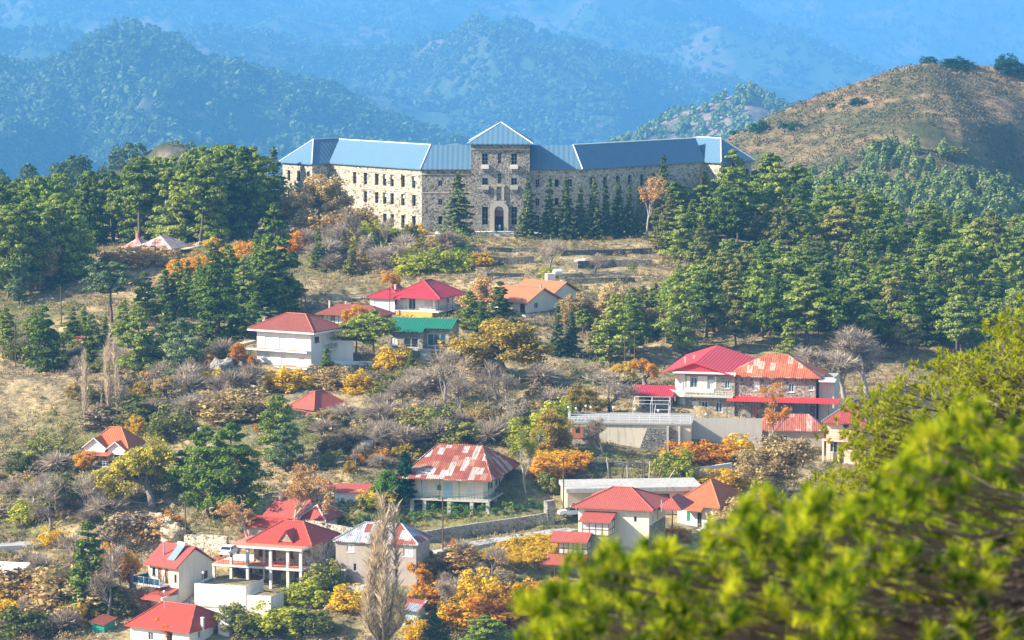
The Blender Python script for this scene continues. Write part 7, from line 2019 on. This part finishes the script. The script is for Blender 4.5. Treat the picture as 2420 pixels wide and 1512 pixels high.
def prop(name, label, cat, vx, vy, build, mat, rz=0, D=None):
    p = hit(vx, vy) if D is None else P(vx, vy, D); o = build(MB()).build(name, mat); o.location = p; o.rotation_euler = (0, 0, R(rz)); tag(o, label, cat); return o
def cube_tank(m):
    m.box(-.95,.95,-.5,.5,.1,1.1)
    for x in np.linspace(-.9,.9,7): m.tube((x,-.54,.05),(x,-.54,1.15),.03,n=4)
    for z in (.2,.5,.8,1.12): m.tube((-.97,-.56,z),(.97,-.56,z),.03,n=4)
    return m
prop('caged_tank', 'white caged cube tank on the bare slope above the pink shed', 'water tank', 869, 1056, cube_tank, M_PIPE, -8)
prop('dome_tank', 'white round ball tank on the left by the white roofed hut', 'tank', 40, 1338, lambda m: m.lathe([(0,-.1)]+[(.62*sin(pi*k/9), .62-.72*cos(pi*k/9)) for k in range(1, 9)]+[(0,1.35)], 14).box(-.3,.3,-.3,.3,-.6,-.05), M_PIPE)
prop('white_shrine', 'small pointed white shrine pillar right of the ball tank', 'shrine', 88, 1340, lambda m: m.lathe([(.55,-.5),(.5,.3),(.3,.35),(.27,1.3),(.2,1.9),(0,2.1)], 8), M_WHITE)
prop('debris_sheet', 'crumpled white sheet lying on the brushy slope', 'debris', 975, 1020, lambda m: m.slab([(-.8,-.3,.1),(.4,-.5,.0),(.9,.5,1.0),(-.1,.6,.9)], .05), M_PIPE, 10)
prop('rubble_block', 'tipped white concrete slab among the terrace walls', 'slab', 1370, 622, lambda m: m.slab([(-1.3,-.5,.5),(.8,-.6,.1),(1.3,.5,.9),(-.6,.5,.6)], .35), M_CONCL)
prop('steel_barrel', 'blue barrel standing by the garden wall', 'barrel', 1604, 1143, lambda m: m.lathe([(0,0),(.3,0),(.3,.28),(.32,.3),(.3,.32),(.3,.6),(.32,.62),(.3,.64),(.3,.95),(0,.95)], 14), simple('blue_barrel_paint', (.02,.16,.5), .4))
prop('steel_barrel', 'rust red barrel beside the left scrub track', 'barrel', 62, 1130, lambda m: m.lathe([(0,0),(.3,0),(.3,.5),(.32,.53),(.3,.56),(.3,1.1),(0,1.1)], 12), M_REDP)
prop('red_board', 'red oval board half hidden behind the pine', 'board', 604, 1022, lambda m: m.lathe([(0,-.04),(.62,-.04),(.62,.04),(0,.04)], 18, (0,0,.8), 'x').box(-.03,.03,-.05,.05,-.3,.25), M_REDP, 80)
prop('waste_bin', 'teal waste bin beside the track left of the villa', 'bin', 516, 790, lambda m: m.box(-.55,.55,-.4,.4,.15,1.1).slab([(-.6,-.45,1.12),(.6,-.45,1.12),(.6,.45,1.3),(-.6,.45,1.3)], .06), simple('teal_bin', (.01,.28,.25), .5))
prop('waste_bin', 'second teal waste bin with a white sack, right of the first', 'bin', 529, 790, lambda m: m.box(-.55,.55,-.4,.4,.15,1.1).slab([(-.6,-.45,1.12),(.6,-.45,1.12),(.6,.45,1.3),(-.6,.45,1.3)], .06), simple('teal_bin_b', (.02,.24,.24), .5))
prop('picnic_table', 'red picnic table by the left roadside', 'table', 193, 806, lambda m: m.box(-1.1,1.1,-.4,.4,.72,.8).box(-1.1,1.1,-.95,-.65,.42,.48).box(-1.1,1.1,.65,.95,.42,.48).box(-.8,-.7,-.8,.8,0,.4).box(.7,.8,-.8,.8,0,.4).box(-.8,-.7,-.1,.1,.4,.72).box(.7,.8,-.1,.1,.4,.72), simple('faded_red', (.50,.10,.08), .6))
for k, (vx, vy, hh, ln, lab) in enumerate(((1440,1140,62,.12,'pale plank leaning first from the left behind the flat roof'),(1446,1139,52,.2,'short grey plank leaning beside the pale plank'),(1470,1136,44,-.1,'thin post in the fence by the grey plank'),(1483,1136,38,.05,'split post in the fence right of the thin one'),(1517,1138,58,.02,'tall straight post in the timber stack'),(1523,1139,66,.05,'brown post leaning close to the tall straight one'),(1533,1138,52,-.06,'short post in the middle of the timber stack'),(1543,1139,60,-.14,'reddish post leaning left in the timber stack'),(1553,1139,62,-.3,'long pale beam leaning steeply at the right of the timber stack'),(1568,1146,38,-.75,'beam lying low at the right end of the stack'))):
    prop('timber_post', lab, 'timber', vx, vy, lambda m: m.tube((0,0,-.2), (ln*-hh*.062,.2,hh*.062), .11, .1, 5), M_POST if k % 3 else simple('grey_plank', (.42,.38,.34), .9), 0)['group'] = 'timbers stacked behind the flat roof'
def rock(label, vx, vy, w, hgt, mat, seed, name='boulder'):
    p = hit(vx, vy); r = np.random.default_rng(seed); n, m_ = 30, 18; V = []
    for i in range(m_):
        for j in range(n):
            a = 2*pi*j/n; b = -.5+(pi/2+.5)*i/(m_-1); d = np.array([cos(a)*cos(b), sin(a)*cos(b), sin(b)])
            q = .62+.7*float(vnoise(d[0]*2.2+seed, d[1]*2.2+d[2]*2.2, seed))+.34*float(vnoise(d[0]*6+3, d[1]*6+d[2]*6, seed+1)); V.append(d*q*[w/2, w/2, hgt])
    Q = [(i*n+j, i*n+(j+1)%n, (i+1)*n+(j+1)%n, (i+1)*n+j) for i in range(m_-1) for j in range(n)]
    o = tag(link(name, mesh_np(name, np.array(V), [np.array(Q)], [mat])), label, 'rock', 'bare rocks on the slopes'); o.location = p-Vector((0,0,hgt*.15))
M_ROCKY = rubble('ochre_rock', [(.55,.40,.22),(.72,.60,.42),(.45,.32,.18)], (.6,.46,.28), .9); M_ROCKG = rubble('grey_rock', [(.22,.20,.18),(.36,.34,.31),(.15,.14,.13)], (.28,.26,.23), .8)
for i, (lab, vx, vy, w, hg, m_) in enumerate((('great grey boulder left of the white villa',530,882,4.6,2.8,M_ROCKG),('ochre rock face above the ragged pine, left part',335,1268,5,2.6,M_ROCKY),('ochre rock face above the ragged pine, middle part',375,1272,6,3.0,M_ROCKY),('ochre rock face above the ragged pine, right part',415,1278,5,2.2,M_ROCKY),('white broken rock under the ochre face',300,1290,3.5,1.6,M_ROCKY),('pale rock spill beside the sunken roof',775,995,3.2,.8,M_ROCKY),('rock knob below the hotel forecourt',1030,588,2.4,.9,M_ROCKG))):
    rock(lab, vx, vy, w, hg, m_, 40+i)

# ---------------------------------------------------------------- people
def skin_chain(name, vs, es, radii, mat, parent):
    me = bpy.data.meshes.new(name); me.from_pydata(vs, es, []); o = link(name, me, parent); me.materials.append(mat)
    o.modifiers.new('skin', 'SKIN')
    for i, r in enumerate(radii): me.skin_vertices[0].data[i].radius = (r, r*.85)
    me.skin_vertices[0].data[0].use_root = True
    o.modifiers.new('sub', 'SUBSURF').render_levels = 1
    return o
M_SKIN = simple('skin', (.55,.33,.24), .6, var=.1); M_HAIR = simple('dark_hair', (.03,.02,.015), .7)
def person(label, loc, rz, top, legs):
    e = empty('person', loc, R(rz), label, 'person')
    vs = [(0,0,.92),(0,0,1.15),(0,0,1.42),(0,0,1.50),(0,-.01,1.60),(0,-.01,1.70),(-.19,0,1.40),(-.25,-.02,1.13),(-.23,-.14,.92),(-.225,-.17,.84),(.19,0,1.40),(.26,.03,1.13),(.25,-.05,.9),(.25,-.07,.82),(-.1,0,.88),(-.11,-.07,.48),(-.11,.03,.08),(-.11,-.12,.03),(.1,0,.88),(.11,.07,.48),(.11,.16,.1),(.11,.03,.04)]
    es = [(0,1),(1,2),(2,3),(3,4),(4,5),(2,6),(6,7),(7,8),(8,9),(2,10),(10,11),(11,12),(12,13),(0,14),(14,15),(15,16),(16,17),(0,18),(18,19),(19,20),(20,21)]
    ra = [.15,.14,.15,.055,.085,.075,.06,.045,.035,.035,.06,.045,.035,.035,.085,.06,.045,.035,.085,.06,.045,.035]
    skin_chain('body', vs, es, ra, M_SKIN, e)
    skin_chain('jacket', [vs[k] for k in (0,1,2,6,7,8,10,11,12)], [(0,1),(1,2),(2,3),(3,4),(4,5),(2,6),(6,7),(7,8)], [.175,.17,.175,.085,.07,.058,.085,.07,.058], top, e)
    skin_chain('trousers', [vs[k] for k in (0,14,15,16,18,19,20)], [(0,1),(1,2),(2,3),(0,4),(4,5),(5,6)], [.165,.11,.085,.065,.11,.085,.065], legs, e)
    MB().lathe([(0,-.02)]+[(.1*sin(pi*k/7), .06-.09*cos(pi*k/7)) for k in range(1, 7)]+[(0,.15)], 10, (0,.012,1.64)).build('hair', M_HAIR, e, True)
    MB().box(-.045,-.02,-.085,-.07,1.635,1.65).box(.02,.045,-.085,-.07,1.635,1.65).build('eyes', M_HAIR, e); MB().box(-.012,.012,-.105,-.07,1.6,1.63).build('nose', M_SKIN, e)
M_NAVY = simple('dark_jacket', (.025,.03,.045), .8); M_JEAN = simple('jeans', (.06,.09,.16), .8); M_REDJ = simple('red_jacket', (.62,.02,.04), .7)
c = P(1173, 550, 735); person('person in dark clothes standing on the forecourt before the hotel door', (c.x, c.y, zat(552,733)), 10, M_NAVY, M_NAVY)
c = P(1181, 545, 741.6); person('person in a blue top standing in the hotel doorway', (c.x, 741.4, bpy.data.objects['stone_hotel'].location.z+.0), 0, simple('blue_top', (.12,.22,.42), .8), M_JEAN)
p = hit(190, 800); person('person in a red jacket beside the picnic table', p, 30, M_REDJ, M_NAVY)
p = hit(993, 894); person('hiker in a red top on the slope right of the green roof house', p, -30, M_REDJ, M_JEAN)
# ---------------------------------------------------------------- pines close to the view point
def needle_tufts(pos, dirs, rg, per, L, w, cone=.55):
    n = len(pos); P0 = np.repeat(pos, per, 0); D = np.repeat(dirs, per, 0)
    D = D+rg.normal(0, cone, D.shape); D /= np.linalg.norm(D, axis=1)[:, None]
    P0 = P0+np.repeat(dirs, per, 0)*rg.uniform(-.55, .15, (n*per, 1))*L
    s = np.cross(D, rg.normal(size=D.shape)); s /= np.linalg.norm(s, axis=1)[:, None]
    l = L*rg.uniform(.7, 1.2, n*per)[:, None]
    V = np.stack([P0-s*w, P0+s*w, P0+D*l+s*w*.35, P0+D*l-s*w*.35], 1).reshape(-1, 3)
    return V, np.arange(n*per*4).reshape(-1, 4)
def near_pine(name, label, poly, D0, D1, trunk, ntips, tufts, per, L, w, spread, leaf, seed, tw=.006, edge=0, inner=0):
    r = random.Random(seed); g = np.random.default_rng(seed)
    xs = [p[0] for p in poly]; ys = [p[1] for p in poly]
    tb, tt = trunk                                    # trunk top (vx, vy, D) above its foot
    top = P(*tt); foot = Vector((P(*tb).x, P(*tb).y, gz(P(*tb).x, P(*tb).y)))
    e = empty(name, foot, 0, label, 'tree', 'pines close to the view point')
    segs = []; pos = []; dr = []
    N_ = 10; tk = [foot+(top-foot)*k/N_+Vector((g.normal(0,.05), g.normal(0,.05), 0)) for k in range(N_+1)]
    r0 = .012*(top-foot).length+.05
    for k in range(N_): segs.append((tk[k]-foot, tk[k+1]-foot, r0*(1-k/N_)+.02, r0*(1-(k+1)/N_)+.02))
    tips = []
    while len(tips) < ntips:
        a, b = r.uniform(min(xs), max(xs)), r.uniform(min(ys), max(ys))
        if inside(a, b, poly): tips.append(P(a, b, r.uniform(D0, D1)))
    if edge:
        for (x0, y0), (x1, y1) in zip(poly, poly[1:edge]):
            m = max(1, round(math.hypot(x1-x0, y1-y0)/32))
            for k in range(m): tips.append(P(x0+(x1-x0)*k/m+8+r.uniform(-8, 8), y0+(y1-y0)*k/m+22+r.uniform(-8, 14), r.uniform(D0, D1)))
    for p in tips:
        zj = p.z-.35*abs(p.x-top.x)*r.uniform(.2, .7)-.2
        t = min(max((zj-foot.z)/(top.z-foot.z), .05), .98); o = foot+(top-foot)*t
        mid = o*.45+p*.55+Vector((0, 0, -.12*(p-o).length*.5))
        rr = tw*(p-o).length+.004
        segs.append((o-foot, mid-foot, rr*1.6, rr)); segs.append((mid-foot, p-foot, rr, .006))
        for k in range(tufts):
            q = p+Vector((g.normal(0, spread), g.normal(0, spread), g.normal(0, spread*.75)))
            d = Vector((g.normal(0, .45), g.normal(0, .45), 1)).normalized()
            segs.append((p*.6+mid*.4-foot if k % 3 == 0 else p-foot, q-foot, .006, .004))
            pos.append(q-foot); dr.append(d)
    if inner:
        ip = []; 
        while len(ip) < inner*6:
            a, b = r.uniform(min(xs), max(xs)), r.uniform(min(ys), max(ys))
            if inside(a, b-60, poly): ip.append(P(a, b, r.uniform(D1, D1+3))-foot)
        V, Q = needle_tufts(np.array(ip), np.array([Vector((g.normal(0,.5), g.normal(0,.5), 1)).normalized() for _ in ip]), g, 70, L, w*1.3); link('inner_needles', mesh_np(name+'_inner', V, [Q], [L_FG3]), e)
    V, Q = tubes_np(segs, 5); link('branches', mesh_np(name+'_branches', V, [Q], [B_PINE]), e)
    V, Q = needle_tufts(np.array(pos), np.array(dr), g, per, L, w); link('needles', mesh_np(name+'_needles', V, [Q], [leaf]), e)
FP = [(1245,1425),(1310,1405),(1390,1355),(1442,1278),(1490,1340),(1558,1275),(1640,1335),(1700,1285),(1790,1165),(1850,1225),(1935,1150),(2000,1230),(2060,1175),(2110,1085),(2165,1045),(2200,1000),(2290,955),(2330,1030),(2419,1000),(2500,990),(2500,1600),(1230,1600),(1245,1500)]
near_pine('near_pine_tree', 'blurred yellow green pine boughs filling the lower right corner, nearest of all', FP, 21, 28, ((2760,1600,27), (2700,650,27)), 200, 5, 80, .105, .0030, .075, L_FG, 3, .0016, 21, 170)
SP_ = [(1945,1120),(1990,1060),(2000,1000),(2060,940),(2100,900),(2160,868),(2210,840),(2260,845),(2330,800),(2380,770),(2400,742),(2440,735),(2500,760),(2500,1220),(1960,1220)]
near_pine('slope_pine_tree', 'sharper yellow green pine behind the blurred boughs at the right edge', SP_, 72, 84, ((2560,1600,80), (2540,600,80)), 300, 10, 34, .14, .009, .26, L_FG2, 4)
